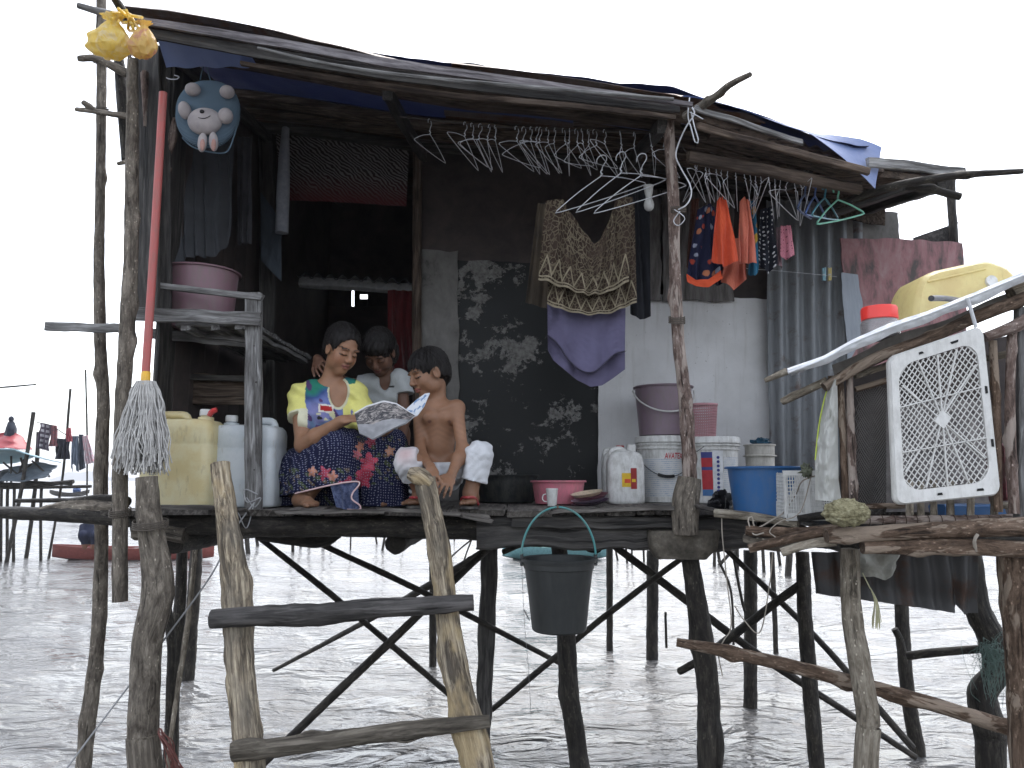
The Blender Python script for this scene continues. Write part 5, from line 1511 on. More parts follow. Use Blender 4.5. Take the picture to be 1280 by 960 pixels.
for i, (nm, col, dz, dx) in enumerate([('dark purple', (0.10, 0.06, 0.12), 0.0, 0.0), ('pale lilac', (0.5, 0.42, 0.52), 0.014, -0.006), ('maroon', (0.2, 0.06, 0.09), 0.028, 0.004), ('cream', (0.6, 0.5, 0.36), 0.042, -0.015)]):
    mb = MB(); c = on(738, 630, 3.68, DECK + dz + 0.008) + Vector((dx, 0, 0))
    lathe(mb, [(0.001, 0.0), (0.06, 0.0), (0.088 - i * 0.004, 0.012), (0.09 - i * 0.004, 0.012), (0.062, -0.002), (0.001, -0.003)], c, 40, axis=(-0.16, -0.1, 1))
    tag(mb.build('plate', plastic('plate_' + nm.replace(' ', '_'), col, 0.3)), '%s plastic plate, %s from the bottom of the tilted stack by the jug' % (nm, ORD[i]), 'plate', 'plates stacked on the deck')
mb = MB(); blob(mb, on(902, 632, 3.45, DECK + 0.03), (0.045, 0.05, 0.045), rough=0.5, sc=8)
blob(mb, on(893, 632, 3.4, DECK + 0.012), (0.03, 0.03, 0.02), rough=0.4)
tag(mb.build('black_rag', cloth('black_rag', (0.008, 0.008, 0.01))), 'crumpled black rag lying left of the blue basin', 'rag')
def white_basket():
    Y = 2.88; r = thing('laundry_basket', 'white perforated plastic basket between the blue basin and the sack', 'basket', P(1010, 645, Y))
    mb = MB(); s_ = px2m(1, Y)
    c = P(1012, 619, Y); w, h, d = 60 * s_, 54 * s_, 0.10
    def bar(a, b, ww, tt): plank(mb, a, b, ww, tt, up=(0, 1, 0), rough=0)
    L = c.x - w / 2; T = c.z + h / 2; Bm = c.z - h / 2
    for x in np.linspace(L, L + w, 20): bar((x, Y, Bm), (x - 0.0, Y, T), 0.0035, 0.003)
    for z in np.linspace(Bm, T, 13): bar((L, Y, z), (L + w, Y, z), 0.0035, 0.0036)
    bar((L - 0.004, Y, T), (L + w, Y, T + 0.0), 0.02, 0.008); bar((L, Y, Bm), (L + w, Y, Bm), 0.025, 0.006)
    bar((L, Y, Bm), (L, Y, T), 0.012, 0.006)
    bar((L + w * 0.45, Y - 0.001, Bm), (L + w * 0.45, Y - 0.001, T), 0.02, 0.004)
    mb.build('front', M_WCAP, r)
    mb = MB()
    for y in np.linspace(Y, Y + d, 9): plank(mb, (L, y, Bm), (L, y, T), 0.0035, 0.003, up=(1, 0, 0), rough=0)
    for z in np.linspace(Bm, T, 13): plank(mb, (L, Y, z), (L, Y + d, z), 0.003, 0.0035, up=(0, 0, 1), rough=0)
    mb.build('side', M_WCAP, r)
    mb = MB(); plank(mb, (L, Y + d / 2, Bm), (L + w, Y + d / 2, Bm), d, 0.004, rough=0); plank(mb, (L, Y + d, c.z), (L + w, Y + d, c.z), 0.004, h, rough=0); mb.build('base', M_WCAP, r)
white_basket()

# ================================================================ hanging dark bucket
def dark_bucket():
    Y = 3.02
    c = on(699, 790, Y, P(699, 788, Y).z); h = P(699, 698, Y).z - c.z
    m = plastic('dark_green_grey_plastic', (0.018, 0.02, 0.02), 0.42, dirt=0.2, dirtcol=(0.07, 0.07, 0.065))
    r = thing('bucket', 'dark grey green bucket hanging by its handle below the deck edge', 'bucket', c)
    mb = MB(); r0, r1 = px2m(33, Y), px2m(42, Y)
    lathe(mb, [(0.001, 0.004), (r0 - 0.006, 0.0), (r0, 0.006), ((r0 + r1) / 2, h * .5), (r1 - 0.001, h * .86), (r1 + 0.003, h * .87), (r1 + 0.004, h * .95), (r1 + 0.012, h * .955), (r1 + 0.014, h), (r1 + 0.008, h + 0.003), (r1 - 0.003, h), (r1 - 0.004, h * .8), (r0 - 0.004, 0.008), (0.001, 0.008)], c, 56)
    mb.build('body', m, r)
    for s_ in (-1, 1):
        mb = MB(); plank(mb, c + Vector((s_ * (r1 + 0.010), 0, h * 0.90)), c + Vector((s_ * (r1 + 0.010), 0, h * 1.06)), 0.03, 0.012, up=(1, 0, 0), rough=0); mb.build('lug', m, r)
    mb = MB(); w = r1 + 0.012; top = P(697, 634, Y)
    pts = [c + Vector((-w, 0, h))] + [Vector((c.x - w * math.cos(a) * (1 if True else 1) - 0.004 * 0, Y, c.z + h + (top.z - c.z - h) * math.sin(a))) for a in np.linspace(0.25, math.pi - 0.25, 12)] + [c + Vector((w, 0, h))]
    wire(mb, pts, 0.0042, seg=8); mb.build('handle', plastic('teal_handle', (0.05, 0.22, 0.22), 0.35), r)
    mb = MB(); wire(mb, [(top.x, Y - 0.01, top.z - 0.006), (top.x, Y, top.z + 0.004), (top.x, Y + 0.12, top.z + 0.0)], 0.004); mb.build('nail', plain('rusty_nail', (0.1, 0.06, 0.04)), house)
    mb = MB(); wire(mb, [P(652, 700, 3.1), P(655, 770, 3.1), P(660, 830, 3.1), P(664, 895, 3.1)], 0.0009, seg=4); wire(mb, [P(655, 762, 3.1), P(662, 776, 3.1)], 0.002, seg=4)
    tag(mb.build('string', plain('grey_string', (0.2, 0.2, 0.2))), 'thin loose string dangling left of the hanging bucket', 'string')
dark_bucket()

# ================================================================ ladder
def ladder():
    r = thing('ladder', 'rough driftwood ladder with two thick rails leaning on the deck edge', 'ladder', P(440, 960, 2.75))
    mb = MB(); log(mb, [P(276, 580, 3.06), P(287, 680, 2.98), P(296, 780, 2.9), P(303, 870, 2.82), P(310, 960, 2.75), P(314, 1080, 2.66)], [px2m(a, 2.9) for a in (12, 15, 16, 16, 17, 18)], seg=18, step=0.02, knots=5, lump=0.12, rough=0.16, caprough=0.5, seed=4); mb.build('rail', W_PALE, r)
    mb = MB(); log(mb, [P(531, 600, 3.08), P(541, 640, 3.05), P(551, 700, 3.0), P(560, 780, 2.92), P(573, 850, 2.84), P(590, 920, 2.78), P(600, 965, 2.75), P(625, 1080, 2.66)], [px2m(a, 2.95) for a in (15, 14, 15, 13, 16, 17, 17, 18)], seg=18, step=0.02, knots=5, lump=0.14, rough=0.16, caprough=0.3, seed=17); mb.build('rail', W_PALE, r)
    mb = MB(); log(mb, [P(512, 592, 3.06), P(524, 596, 3.05), P(536, 606, 3.06)], [px2m(a, 3.05) for a in (7, 11, 10)], seg=14, step=0.01, lump=0.2, rough=0.3); mb.build('rail_tip', W_PALE, r)
    wr = W_DARK
    mb = MB(); log(mb, [P(264, 774, 2.84), P(380, 768, 2.84), P(470, 762, 2.85), P(592, 753, 2.86)], [px2m(a, 2.85) for a in (11, 13, 12, 10)], seg=10, step=0.02, lump=0.14, rough=0.1, seed=8); mb.build('rung', wood('worn_dark_wood', (0.025, 0.023, 0.022), (0.06, 0.056, 0.053), (0.13, 0.12, 0.115)), r)
    mb = MB(); log(mb, [P(291, 940, 2.70), P(400, 928, 2.71), P(500, 914, 2.73), P(612, 901, 2.74)], [px2m(a, 2.72) for a in (12, 11, 11, 8)], seg=10, step=0.02, lump=0.16, rough=0.12, knots=3, seed=10); mb.build('rung', wood('worn_brown_wood', (0.04, 0.033, 0.026), (0.11, 0.095, 0.075), (0.21, 0.185, 0.15)), r)
    mb = MB()
    for i in range(16):
        a = i * 1.7; x = 208 + 10 * math.sin(a); 
        wire(mb, [P(200 + 3 * math.sin(a), 915 + 5 * math.cos(a), 2.9), P(212 + 6 * math.sin(a * 2), 938 + 8 * math.cos(a * 3), 2.9 + 0.02 * math.sin(a)), P(225 + 12 * math.sin(a * 1.3), 972, 2.9)], 0.002, seg=4)
    tag(mb.build('frayed_rope', plain('dark_red_rope', (0.16, 0.06, 0.05))), 'frayed dark red rope trailing from the foot of the thick log', 'rope')
ladder()
# ================================================================ pole pen on the right
pen = thing('pole_pen', 'pole platform and pen of rough sticks under a white tarp, right edge', 'pen', P(1150, 660, 2.8))
def pen_log(name, pts, Y, r, mat, **k): return plog(name, pts, Y, r, mat, pen, **k)
# platform logs
pen_log('platform_log', [(1033, 670), (1150, 664), (1300, 657)], 2.62, [9, 10, 11], B_BROWN, knots=6, lump=0.06)
pen_log('platform_log', [(1078, 684), (1190, 684), (1310, 688)], 2.62, [8, 10, 11], B_BROWN, knots=4, lump=0.08)
pen_log('platform_log', [(936, 686), (990, 672), (1054, 660)], [2.75, 2.7, 2.66], [5, 6, 6], B_BROWN, lump=0.15, rough=0.2)
pen_log('platform_log', [(977, 691), (1010, 680), (1045, 676)], [2.7, 2.68, 2.64], [5, 5, 6], B_TAN, lump=0.15)
pen_log('platform_log', [(932, 663), (980, 666), (1040, 661)], [2.8, 2.78, 2.7], [5, 7, 5], B_BROWN, lump=0.2, rough=0.3)
pen_log('platform_log', [(894, 641), (945, 646), (998, 655)], [3.1, 3.0, 2.9], [5, 5, 5], B_TAN, lump=0.1)
pen_log('platform_log', [(930, 672), (960, 676), (1000, 668)], [2.85, 2.8, 2.8], [4, 6, 4], B_GREY, lump=0.25, rough=0.4)
pen_log('platform_log', [(950, 682), (985, 684), (1060, 672)], [2.8, 2.75, 2.7], [4, 5, 5], B_GREY, lump=0.2, rough=0.3)
pen_log('platform_log', [(998, 648), (1040, 644), (1080, 646)], 2.85, [4, 5, 4], B_DARK, lump=0.15)
pen_log('platform_log', [(1076, 650), (1180, 650), (1300, 648)], 2.72, [5, 5.5, 6], B_RED, lump=0.05)
for i in range(13):
    mb = MB(); x = 1085 + i * 15; c = P(x, 650, 2.72); wire(mb, [c + Vector((0.004 * math.sin(i), 0.0175 * math.cos(a), 0.0175 * math.sin(a))) for a in np.linspace(0, 6.28, 11)], 0.0016, seg=4, n=16)
    mb.build('wire_tie', plain('rusty_wire', (0.08, 0.05, 0.035)), pen)
pen_log('platform_log', [(1080, 676), (1200, 672), (1300, 676)], 2.95, [6, 6, 6], B_DARK)
for x in (1060, 1120, 1190, 1260):
    pen_log('platform_log', [(x, 664), (x - (x - 640) * 0.17, 646)], [2.7, 3.6], [7, 6], B_DARK)
# little upright stubs below the crate
for x, y0 in ((1137, 626), (1151, 628), (1167, 626), (1188, 626), (1213, 626), (1243, 622)):
    pen_log('bar', [(x, y0 - 26), (x, 645)], 2.74, [4, 4.5], B_TAN, lump=0.06, seg=10)
# posts of the pen
pen_log('bar', [(1038, 470), (1041, 550), (1046, 628)], 2.72, [3, 4, 3.5], B_BROWN, knots=3)
pen_log('bar', [(1050, 466), (1054, 550), (1057, 628)], 2.7, [3.5, 4.5, 5], B_BROWN, knots=4, lump=0.12)
pen_log('bar', [(1062, 460), (1064, 550), (1067, 630)], 2.68, [4, 5, 5.5], B_RED, knots=4, lump=0.08)
pen_log('bar', [(1241, 426), (1246, 530), (1248, 640)], 2.66, [5, 5, 5], B_BROWN, knots=3)
pen_log('bar', [(1265, 414), (1262, 520), (1268, 642)], 2.64, [5.5, 6, 6.5], B_RED, knots=4)
mb = MB(); plank(mb, P(1279, 386, 2.66), P(1279, 650, 2.66), 0.05, 0.04, up=(0, 1, 0), rough=0.004); mb.build('pen_post', W_GREY, pen)
pen_log('rail', [(984, 464), (970, 470), (956, 476)], [2.72, 2.74, 2.76], [5, 4, 3], B_TAN, knots=1)
pen_log('rail', [(978, 502), (1006, 489), (1034, 476)], [2.85, 2.78, 2.72], [4.5, 5, 5], B_TAN, knots=2)
pen_log('rail', [(1030, 484), (1090, 450), (1159, 424), (1220, 396), (1290, 370)], 2.64, [6, 7, 7, 8, 8], B_BROWN, knots=6, lump=0.08)
pen_log('rail', [(1069, 470), (1112, 456)], 2.72, [4, 4.5], B_TAN)
pen_log('rail', [(1069, 487), (1118, 473)], 2.74, [3.5, 4], B_BROWN)
pen_log('rail', [(1230, 422), (1262, 410), (1290, 394)], 2.62, [6, 7, 7], B_RED, knots=3)
pen_log('rail', [(1226, 449), (1256, 443), (1290, 437)], 2.7, [4, 5, 5], B_TAN)
pen_log('rail', [(1246, 632), (1290, 632)], 2.8, [4, 4], B_TAN)
pen_log('rail', [(1070, 633), (1130, 632)], 2.78, [3.5, 3.5], B_BROWN)
mb = MB(); plank(mb, P(1262, 365, 2.68), P(1295, 352, 2.68), 0.04, 0.05, up=(0, 1, 0)); mb.build('rail_block', W_PALE, pen)
# dark board back and mesh
mb = MB(); sheet(mb, lambda u, v: P(1050 + 250 * u, 470 - 60 * u + (175 + 60 * u) * v, 3.35), 12, 12, 0.01); mb.build('back_board', M_PLYD, pen)
mb = MB(); sheet(mb, lambda u, v: P(1108 + 140 * u, 500 + 140 * v, 3.2), 6, 6, 0.004); mb.build('inner_cloth', cloth('grey_inner_sheet', (0.28, 0.26, 0.25), (0.1, 0.09, 0.09), 12), pen)
mb = MB(); plank(mb, P(1172, 640, 2.95), P(1245, 640, 2.95), 0.12, 0.06); mb.build('inner_tray', M_BLUE, pen)
mb = MB(); plank(mb, P(1245, 590, 2.95), P(1290, 590, 2.95), 0.12, 0.22); mb.build('inner_box', plastic('dark_red_plastic', (0.12, 0.015, 0.02)), pen)
def net():
    mb = MB(); Y = 2.8
    for i in range(46):
        for s_ in (1, -1):
            pts = []
            for t in np.linspace(0, 1, 12):
                x = 1066 + (i / 45 * 120 - 40) + s_ * 40 * (t - 0.5) * 2; y = 482 + 150 * t
                if 1068 < x < 1120: pts.append(P(x, y + 3 * math.sin(x * 0.2), Y + 0.02 * math.sin(x * 0.1 + y * 0.03)))
            if len(pts) > 1: wire(mb, pts, 0.0010, seg=3, n=max(3, len(pts)))
    mb.build('netting', plain('grey_net', (0.17, 0.16, 0.15)), pen)
net()
# tarp roof of the pen
def pen_roof():
    front = [(984, 464), (1030, 448), (1065, 428), (1110, 408), (1160, 392), (1220, 368), (1290, 338)]
    mb = MB()
    def f(u, v):
        a = polyline(front, u); p = P(a[0] + 5 * v, a[1] + 5 * v, 2.58 + 0.7 * v)
        return p + Vector((0, 0, 0.010 * mnoise.noise((u * 9, v * 4, 0)) * v))
    sheet(mb, f, 80, 24, 0.004)
    o = mb.build('pen_tarp', M_WHITETARP)
    tag(o, 'white tarp sheet stretched over the pole pen at the right, folded over its edge', 'tarp')
    mb = MB()
    def hem(u, v):
        a = polyline(front, u); w_ = 13 * (0.45 + 0.55 * min(1, u * 4)) * (1 + 0.35 * mnoise.noise((u * 7, 3, 1)))
        return P(a[0] + 2 * v, a[1] - 3 + w_ * v, 2.572 - 0.012 * math.sin(math.pi * v) + 0.006 * mnoise.noise((u * 30, v * 2, 8)) + 0.006 * v)
    sheet(mb, hem, 160, 8, 0.003); mb.build('folded_edge', M_WHITETARP, o, base=P(*front[0], 2.56))
    mb = MB(); wire(mb, [P(x + 1, y + 1 + math.sin(x * .2), 2.556) for x, y in front], 0.0035, seg=8, step=0.02); mb.build('seam_cord', M_WHITETARP, o, base=P(*front[0], 2.56))
    mb = MB()
    def g(u, v):
        a = polyline([(1040, 452), (1100, 424), (1160, 402), (1220, 380), (1290, 350)], u)
        b = polyline([(1046, 472), (1080, 462), (1130, 432), (1210, 398), (1290, 370)], u)
        return P(a[0] + (b[0] - a[0]) * v, a[1] + 4 + (b[1] - a[1]) * v + 2 * math.sin(u * 14 + v * 3), 2.74)
    sheet(mb, g, 50, 8, 0.003); mb.build('hanging_lining', cloth('brown_grey_sheet', (0.27, 0.25, 0.23), (0.13, 0.12, 0.105), 12), o, base=P(1100, 440, 2.74))
    mb = MB(); a = P(1209, 372, 2.55); wire(mb, [a, P(1213, 385, 2.555), P(1220, 409, 2.57)], 0.006, seg=6)
    tag(mb.build('white_strap', M_WHITETARP), 'white plastic strap holding the crate to the tarp edge', 'strap')
pen_roof()
# white crate panel hanging on the pen
def crate():
    Yc = 2.56
    TL, TR, BR, BL = P(1111, 446, Yc), P(1229, 406, Yc), P(1252, 619, Yc), P(1119, 632, Yc)
    def q(u, v, d=0.0):
        a = TL.lerp(TR, u); b = BL.lerp(BR, u); return a.lerp(b, v) + Vector((0, d, 0))
    m = plastic('white_crate_plastic', (0.69, 0.68, 0.65), 0.3, dirt=0.25)
    r = thing('plastic_crate', 'white plastic crate with diamond lattice bottom hung upright on the pen bars', 'crate', BL.lerp(BR, 0.5))
    W_, H_ = 0.36, 0.56
    def rr(w, h, rad, n=6): return [(x / W_ + 0.5, y / H_ + 0.5) for x, y in rrect(w, h, rad, n)]
    outer, outer2, inner = rr(W_, H_, 0.03), rr(W_ * 0.97, H_ * 0.98, 0.03), rr(W_ * 0.82, H_ * 0.83, 0.06)
    mb = MB(); n = len(outer)
    loops = [[q(u, v, 0.008) for u, v in outer], [q(u, v, -0.004) for u, v in outer2], [q(u, v, -0.002) for u, v in inner], [q(u, v, 0.008) for u, v in inner]]
    vs = [p for L in loops for p in L]; fs = []
    for k in range(4):
        for i in range(n):
            j = (i + 1) % n; fs.append((k * n + i, k * n + j, ((k + 1) % 4) * n + j, ((k + 1) % 4) * n + i))
    mb.add(vs, fs, vs); mb.build('frame', m, r)
    # crate walls going back
    mb = MB()
    L0 = [q(u, v, 0.008) for u, v in outer]; L1 = [q(u, v, 0.022) for u, v in outer]; L2 = [q(u, v, 0.022) for u, v in rr(W_ * .96, H_ * .975, 0.03)]; L3 = [q(u, v, 0.009) for u, v in rr(W_ * .96, H_ * .975, 0.03)]
    vs = L0 + L1 + L2 + L3; fs = []
    for k in range(3):
        for i in range(n):
            j = (i + 1) % n; fs.append((k * n + i, k * n + j, (k + 1) * n + j, (k + 1) * n + i))
    mb.add(vs, fs, vs); mb.build('side_wall', m, r)
    def inside(u, v):
        x, y = abs(u - .5) * W_, abs(v - .5) * H_
        w, h, rd = W_ * .41, H_ * .415, 0.05
        if x > w or y > h: return False
        if x > w - rd and y > h - rd: return (x - w + rd) ** 2 + (y - h + rd) ** 2 < rd * rd
        return True
    mb = MB()
    step = 0.0195
    for s_ in (1, -1):
        for k in range(-40, 41):
            pts = []
            for t in np.linspace(-0.5, 0.5, 161):
                x = t * 0.6; y = s_ * (x * 1.25) + k * step * 1.35
                u, v = x / W_ + .5, y / H_ + .5
                if inside(u, v): pts.append((u, v))
            if len(pts) > 2:
                plank(mb, q(*pts[0], 0.002 if s_ > 0 else 0.0035), q(*pts[-1], 0.002 if s_ > 0 else 0.0035), 0.0032, 0.003, up=(0, 1, 0), rough=0, step=1)
    mb.build('lattice', m, r)
    mb = MB()
    def rib(u0, v0, u1, v1, w=0.004): plank(mb, q(u0, v0, -0.0015), q(u1, v1, -0.0015), w, 0.007, up=(0, 1, 0), rough=0, step=1)
    rib(.5, .09, .5, .91); rib(.09, .36, .91, .36); rib(.09, .66, .91, .66); rib(.3, .1, .7, .9); rib(.7, .1, .3, .9); rib(.12, .22, .88, .78); rib(.88, .22, .12, .78)
    vs = [q(.5 + .085 * a, .5 + .06 * b, -0.006) for a, b in ((-1, 0), (0, -1), (1, 0), (0, 1))] + [q(.5 + .085 * a, .5 + .06 * b, 0.004) for a, b in ((-1, 0), (0, -1), (1, 0), (0, 1))]
    mb.add(vs, [(0, 1, 2, 3), (7, 6, 5, 4), (0, 4, 5, 1), (1, 5, 6, 2), (2, 6, 7, 3), (3, 7, 4, 0)], vs); mb.build('ribs', m, r)
    sl = plain('slot_black', (0.01, 0.01, 0.01))
    for u, v in ((.33, .045), (.68, .045), (.42, .955), (.8, .955)):
        mb = MB(); plank(mb, q(u - .025, v, -0.0035), q(u + .025, v, -0.0035), 0.008, 0.004, up=(0, 1, 0), rough=0); mb.build('slot', sl, r)
    for u, v in ((.955, .38), (.96, .7)):
        mb = MB(); plank(mb, q(u, v - .02, -0.0035), q(u, v + .02, -0.0035), 0.008, 0.004, up=(0, 1, 0), rough=0); mb.build('slot', sl, r)
crate()
# sack, rock, container, jar, pipe
mb = MB()
def sack_f(u, v):
    a = polyline([(1042, 474), (1033, 490), (1024, 530), (1019, 575), (1019, 625)], v); b = polyline([(1046, 474), (1047, 500), (1047, 550), (1048, 600), (1052, 628)], v)
    x = a[0] + (b[0] - a[0]) * u
    return P(x, a[1] + (b[1] - a[1]) * u, 2.66 - 0.05 * math.sin(math.pi * u) + 0.02 * mnoise.noise((u * 3, v * 6, 0)) + 0.008 * mnoise.noise((u * 9, v * 18, 3)))
sheet(mb, sack_f, 24, 60, 0.0015)
s_o = tag(mb.build('sack', M_SACK), 'white woven plastic sack hanging on the left corner bars of the pen', 'sack')
mb = MB(); wire(mb, [P(x, y, 2.655) for x, y in [(1042, 474), (1033, 490), (1024, 530), (1019, 575)]], 0.0025); mb.build('hem', plain('yellow_green_hem', (0.5, 0.6, 0.1)), s_o, base=P(1042, 474, 2.65))
mb = MB(); blob(mb, P(1058, 641, 2.57), (0.072, 0.05, 0.045), seg=60, rings=40, rough=0.16, sc=9)
m = Mat('coral_rock', 0.9, 0.2); n = m.noise(m.gc(), 55, 6, 0.75); m.base(m.ramp(n, [(0.3, (0.10, 0.085, 0.05)), (0.5, (0.32, 0.29, 0.17)), (0.72, (0.55, 0.52, 0.36))])); m.bump(n, 1.0, 0.015)
tag(mb.build('rock', m.m), 'rough pale yellowish rock lying on the platform logs at the corner', 'rock')
def roof_can():
    Y = 2.95
    r = thing('jerry_can', 'yellowed jerry can lying on its side on the pen roof', 'jerry can', P(1205, 390, Y))
    out = [(1143, 403), (1144, 385), (1148, 360), (1156, 344), (1170, 337), (1230, 324), (1240, 324), (1262, 332), (1274, 343), (1276, 352), (1220, 375), (1180, 389)]
    mb = MB(); secs = []
    cx, cy = 1205, 375
    for d, k in ((0, .9), (0.015, .97), (0.03, 1.0), (0.2, 1.0), (0.23, .97), (0.245, .9)):
        secs.append([P(cx + (x - cx) * k, cy + (y - cy) * k, Y) + Vector((0, d, 0)) for x, y in [polyline(out + [out[0]], t) for t in np.linspace(0, 0.999, 44)]])
    loft(mb, secs); mb.build('body', can_mat('yellow_can_plastic', (0.82, 0.72, 0.36), (0.72, 0.58, 0.28)), r)
    mb = MB(); wire(mb, [P(1160, 352, Y - 0.005), P(1200, 343, Y - 0.005), P(1232, 336, Y - 0.005)], 0.004); mb.build('moulded_ridge', MATS.get('x') or can_mat('yellow_can_ridge', (0.82, 0.72, 0.36), (0.72, 0.58, 0.28)), r)
    mb = MB(); lathe(mb, [(0.022, -0.01), (0.022, 0.012), (0.001, 0.012)], P(1238, 352, Y), 20, axis=(0, -1, 0.1)); mb.build('cap', M_WCAP, r)
    jr = thing('jar', 'clear plastic jar with a red lid standing at the low end of the pen roof', 'jar', P(1101, 425, 2.8))
    c = P(1101, 424, 2.8); s_ = px2m(1, 2.8)
    m = Mat('clear_plastic', 0.12, 0.5); m.b.inputs['Transmission Weight'].default_value = 0.75; m.base((0.75, 0.7, 0.7))
    mb = MB(); lathe(mb, [(0.001, 0), (21 * s_, 0), (23 * s_, 0.01), (23 * s_, 20 * s_), (20 * s_, 25 * s_), (19 * s_, 25 * s_), (21.5 * s_, 19 * s_), (21.5 * s_, 0.012), (0.001, 0.006)], c, 40); mb.build('body', m.m, jr)
    mb = MB(); lathe(mb, [(20 * s_, 24 * s_), (22 * s_, 25 * s_), (22 * s_, 38 * s_), (20.5 * s_, 41 * s_), (0.001, 41.5 * s_)], c, 40, rfn=lambda a, z: 1 + 0.012 * math.sin(a * 30)); mb.build('lid', plastic('bright_red_lid', (0.75, 0.05, 0.04), 0.3, dirt=0.05), jr)
    mb = MB(); wire(mb, [P(1164, 373, 2.6), P(1180, 373, 2.68), P(1210, 377, 2.9)], 0.0105, seg=16, n=6)
    tag(mb.build('pipe', plastic('black_blue_pipe', (0.012, 0.016, 0.03), 0.35)), 'short dark plastic pipe end on the pen roof before the yellowed can', 'pipe')
roof_can()
# hangings under the platform
def under():
    mb = MB(); Y = 3.0
    top = [(1014, 690), (1100, 690), (1222, 692)]; bot = [(1020, 742), (1060, 748), (1110, 754), (1165, 762), (1192, 766), (1197, 756), (1204, 768), (1222, 766)]
    def f(u, v):
        a = polyline(top, u); b = polyline(bot, u)
        p = P(a[0] + (b[0] - a[0]) * v, a[1] + (b[1] - a[1]) * v, Y); p.y += 0.011 * math.sin(u * 0.65 / 0.076 * 6.28) + 0.02 * mnoise.noise((u * 3, v * 2, 1)); return p
    sheet(mb, f, 100, 16, 0.002)
    tag(mb.build('iron_sheet', M_OLDZINC), 'dark corrugated iron scrap hanging under the pen platform', 'iron sheet')
    mb = MB(); drape(mb, [(1062, 688), (1128, 686)], [(1070, 722), (1090, 720), (1108, 726), (1120, 706)], 2.9, fold=0.015, nf=2, nu=30, nv=20)
    tag(mb.build('plastic_sheet', cloth('dirty_white_sheet', (0.42, 0.42, 0.38), (0.22, 0.21, 0.18), 14)), 'dirty white sheet scrap hanging under the platform before the iron', 'sheet')
    mb = MB()
    for i in range(30):
        a = random.uniform(0, 6.28); wire(mb, [P(1088, 735, 2.86), P(1095 + 2 * math.cos(a), 752, 2.86 + 0.01 * math.sin(a)), P(1096 + 6 * math.cos(a), 782 + random.uniform(-8, 6), 2.86 + 0.02 * math.sin(a))], 0.0014, seg=4, n=8)
    wire(mb, [P(1078, 716, 2.87), P(1088, 736, 2.86)], 0.002)
    tag(mb.build('tassel', plain('pale_yellow_fibre', (0.5, 0.48, 0.3))), 'pale yellowish rope tassel dangling beside the tan post', 'rope')
    mb = MB()
    for i in range(110):
        a = random.uniform(0, 6.28); b = random.uniform(0, 6.28)
        x, y = 1238 + random.gauss(0, 9), 812 + random.gauss(0, 5)
        wire(mb, [P(x, y, 3.62), P(x + 12 * math.cos(a), y + 7 * math.sin(b), 3.58), P(x + random.uniform(-5, 14), y + random.uniform(10, 50) * (1 if i % 3 else 0.3), 3.56), P(x + random.uniform(0, 16), y + random.uniform(20, 70) * (1 if i % 3 else 0.3), 3.56)], 0.0009, seg=3, n=12)
    tag(mb.build('tangled_net', plain('green_grey_net', (0.10, 0.15, 0.13))), 'tangled green grey fishing net wrapped round the dark bulging post', 'net')
under()
# its stilts
stilt('post', [(1062, 686), (1064, 760), (1075, 830), (1085, 900), (1082, 965)], [11, 12, 13, 14, 13], B_TAN, pen, Y=2.85, knots=3, lump=0.04)
stilt('post', [(1208, 686), (1222, 760), (1240, 800), (1244, 840), (1228, 868), (1236, 910), (1238, 965)], [15, 14, 17, 13, 20, 16, 15], B_DARK, pen, Y=3.7, knots=2)
stilt('post', [(1270, 696), (1274, 760), (1280, 850), (1284, 965)], [20, 20, 18, 18], B_BROWN, pen, Y=2.72, knots=3, lump=0.05)
plog('brace', [(846, 803), (900, 813), (1010, 838), (1150, 876), (1290, 918)], [3.1, 3.05, 2.98, 2.9, 2.8], [5, 7, 8, 8.5, 9], B_BROWN, pen, knots=8, lump=0.06)
plog('brace', [(1134, 820), (1180, 815), (1226, 811)], [3.9, 3.8, 3.75], [5, 5, 5], B_DARK, pen)
plog('brace', [(1118, 786), (1125, 800), (1130, 822)], 4.7, [4, 4, 5], B_DARK, pen)
# ropes at the corner between deck and pen
mb = MB()
wire(mb, [P(1040, 590, 2.7), P(1005, 600, 2.75), P(995, 618, 2.9), P(980, 640, 2.9), P(965, 650, 2.85), P(945, 660, 2.8), P(940, 646, 2.8), P(935, 650, 2.8), P(942, 668, 2.78), P(955, 666, 2.76)], 0.0028)
wire(mb, [P(1015, 592, 2.72), P(1000, 640, 2.8), P(975, 652, 2.8), P(962, 664, 2.76), P(970, 672, 2.72)], 0.002)
tag(mb.build('rope', plain('pale_worn_rope', (0.35, 0.31, 0.26), 0.9)), 'pale worn rope tangled round the log ends right of the blue basin', 'rope')
mb = MB(); wire(mb, [P(902, 642, 3.1), P(903, 670, 3.08), P(908, 720, 3.08), P(914, 780, 3.08), P(905, 800, 3.08), P(898, 815, 3.08), P(903, 845, 3.08)], 0.0024)
tag(mb.build('cord', plain('pale_worn_rope', (0.35, 0.31, 0.26), 0.9)), 'long frayed cord dangling into the open beside the concrete footing block', 'cord')
mb = MB(); wire(mb, [P(966, 690, 2.9), P(962, 730, 2.9), P(950, 790, 3.0), P(930, 775, 3.0), P(918, 757, 3.0)], 0.0022)
tag(mb.build('cord', plain('pale_worn_rope', (0.35, 0.31, 0.26), 0.9)), 'thin pale cord slung loosely between the dark stilts right of the footing', 'cord')
mb = MB(); wire(mb, [P(1220, 690, 2.6), P(1218, 676, 2.58), P(1222, 668, 2.58)], 0.006, seg=6)
tag(mb.build('cord', plain('pale_worn_rope', (0.35, 0.31, 0.26), 0.9)), 'short pale rope end tied round the upper platform log under the crate', 'cord')
mb = MB(); blob(mb, P(1008, 588, 2.72), (0.02, 0.018, 0.022), rough=0.7, sc=9)
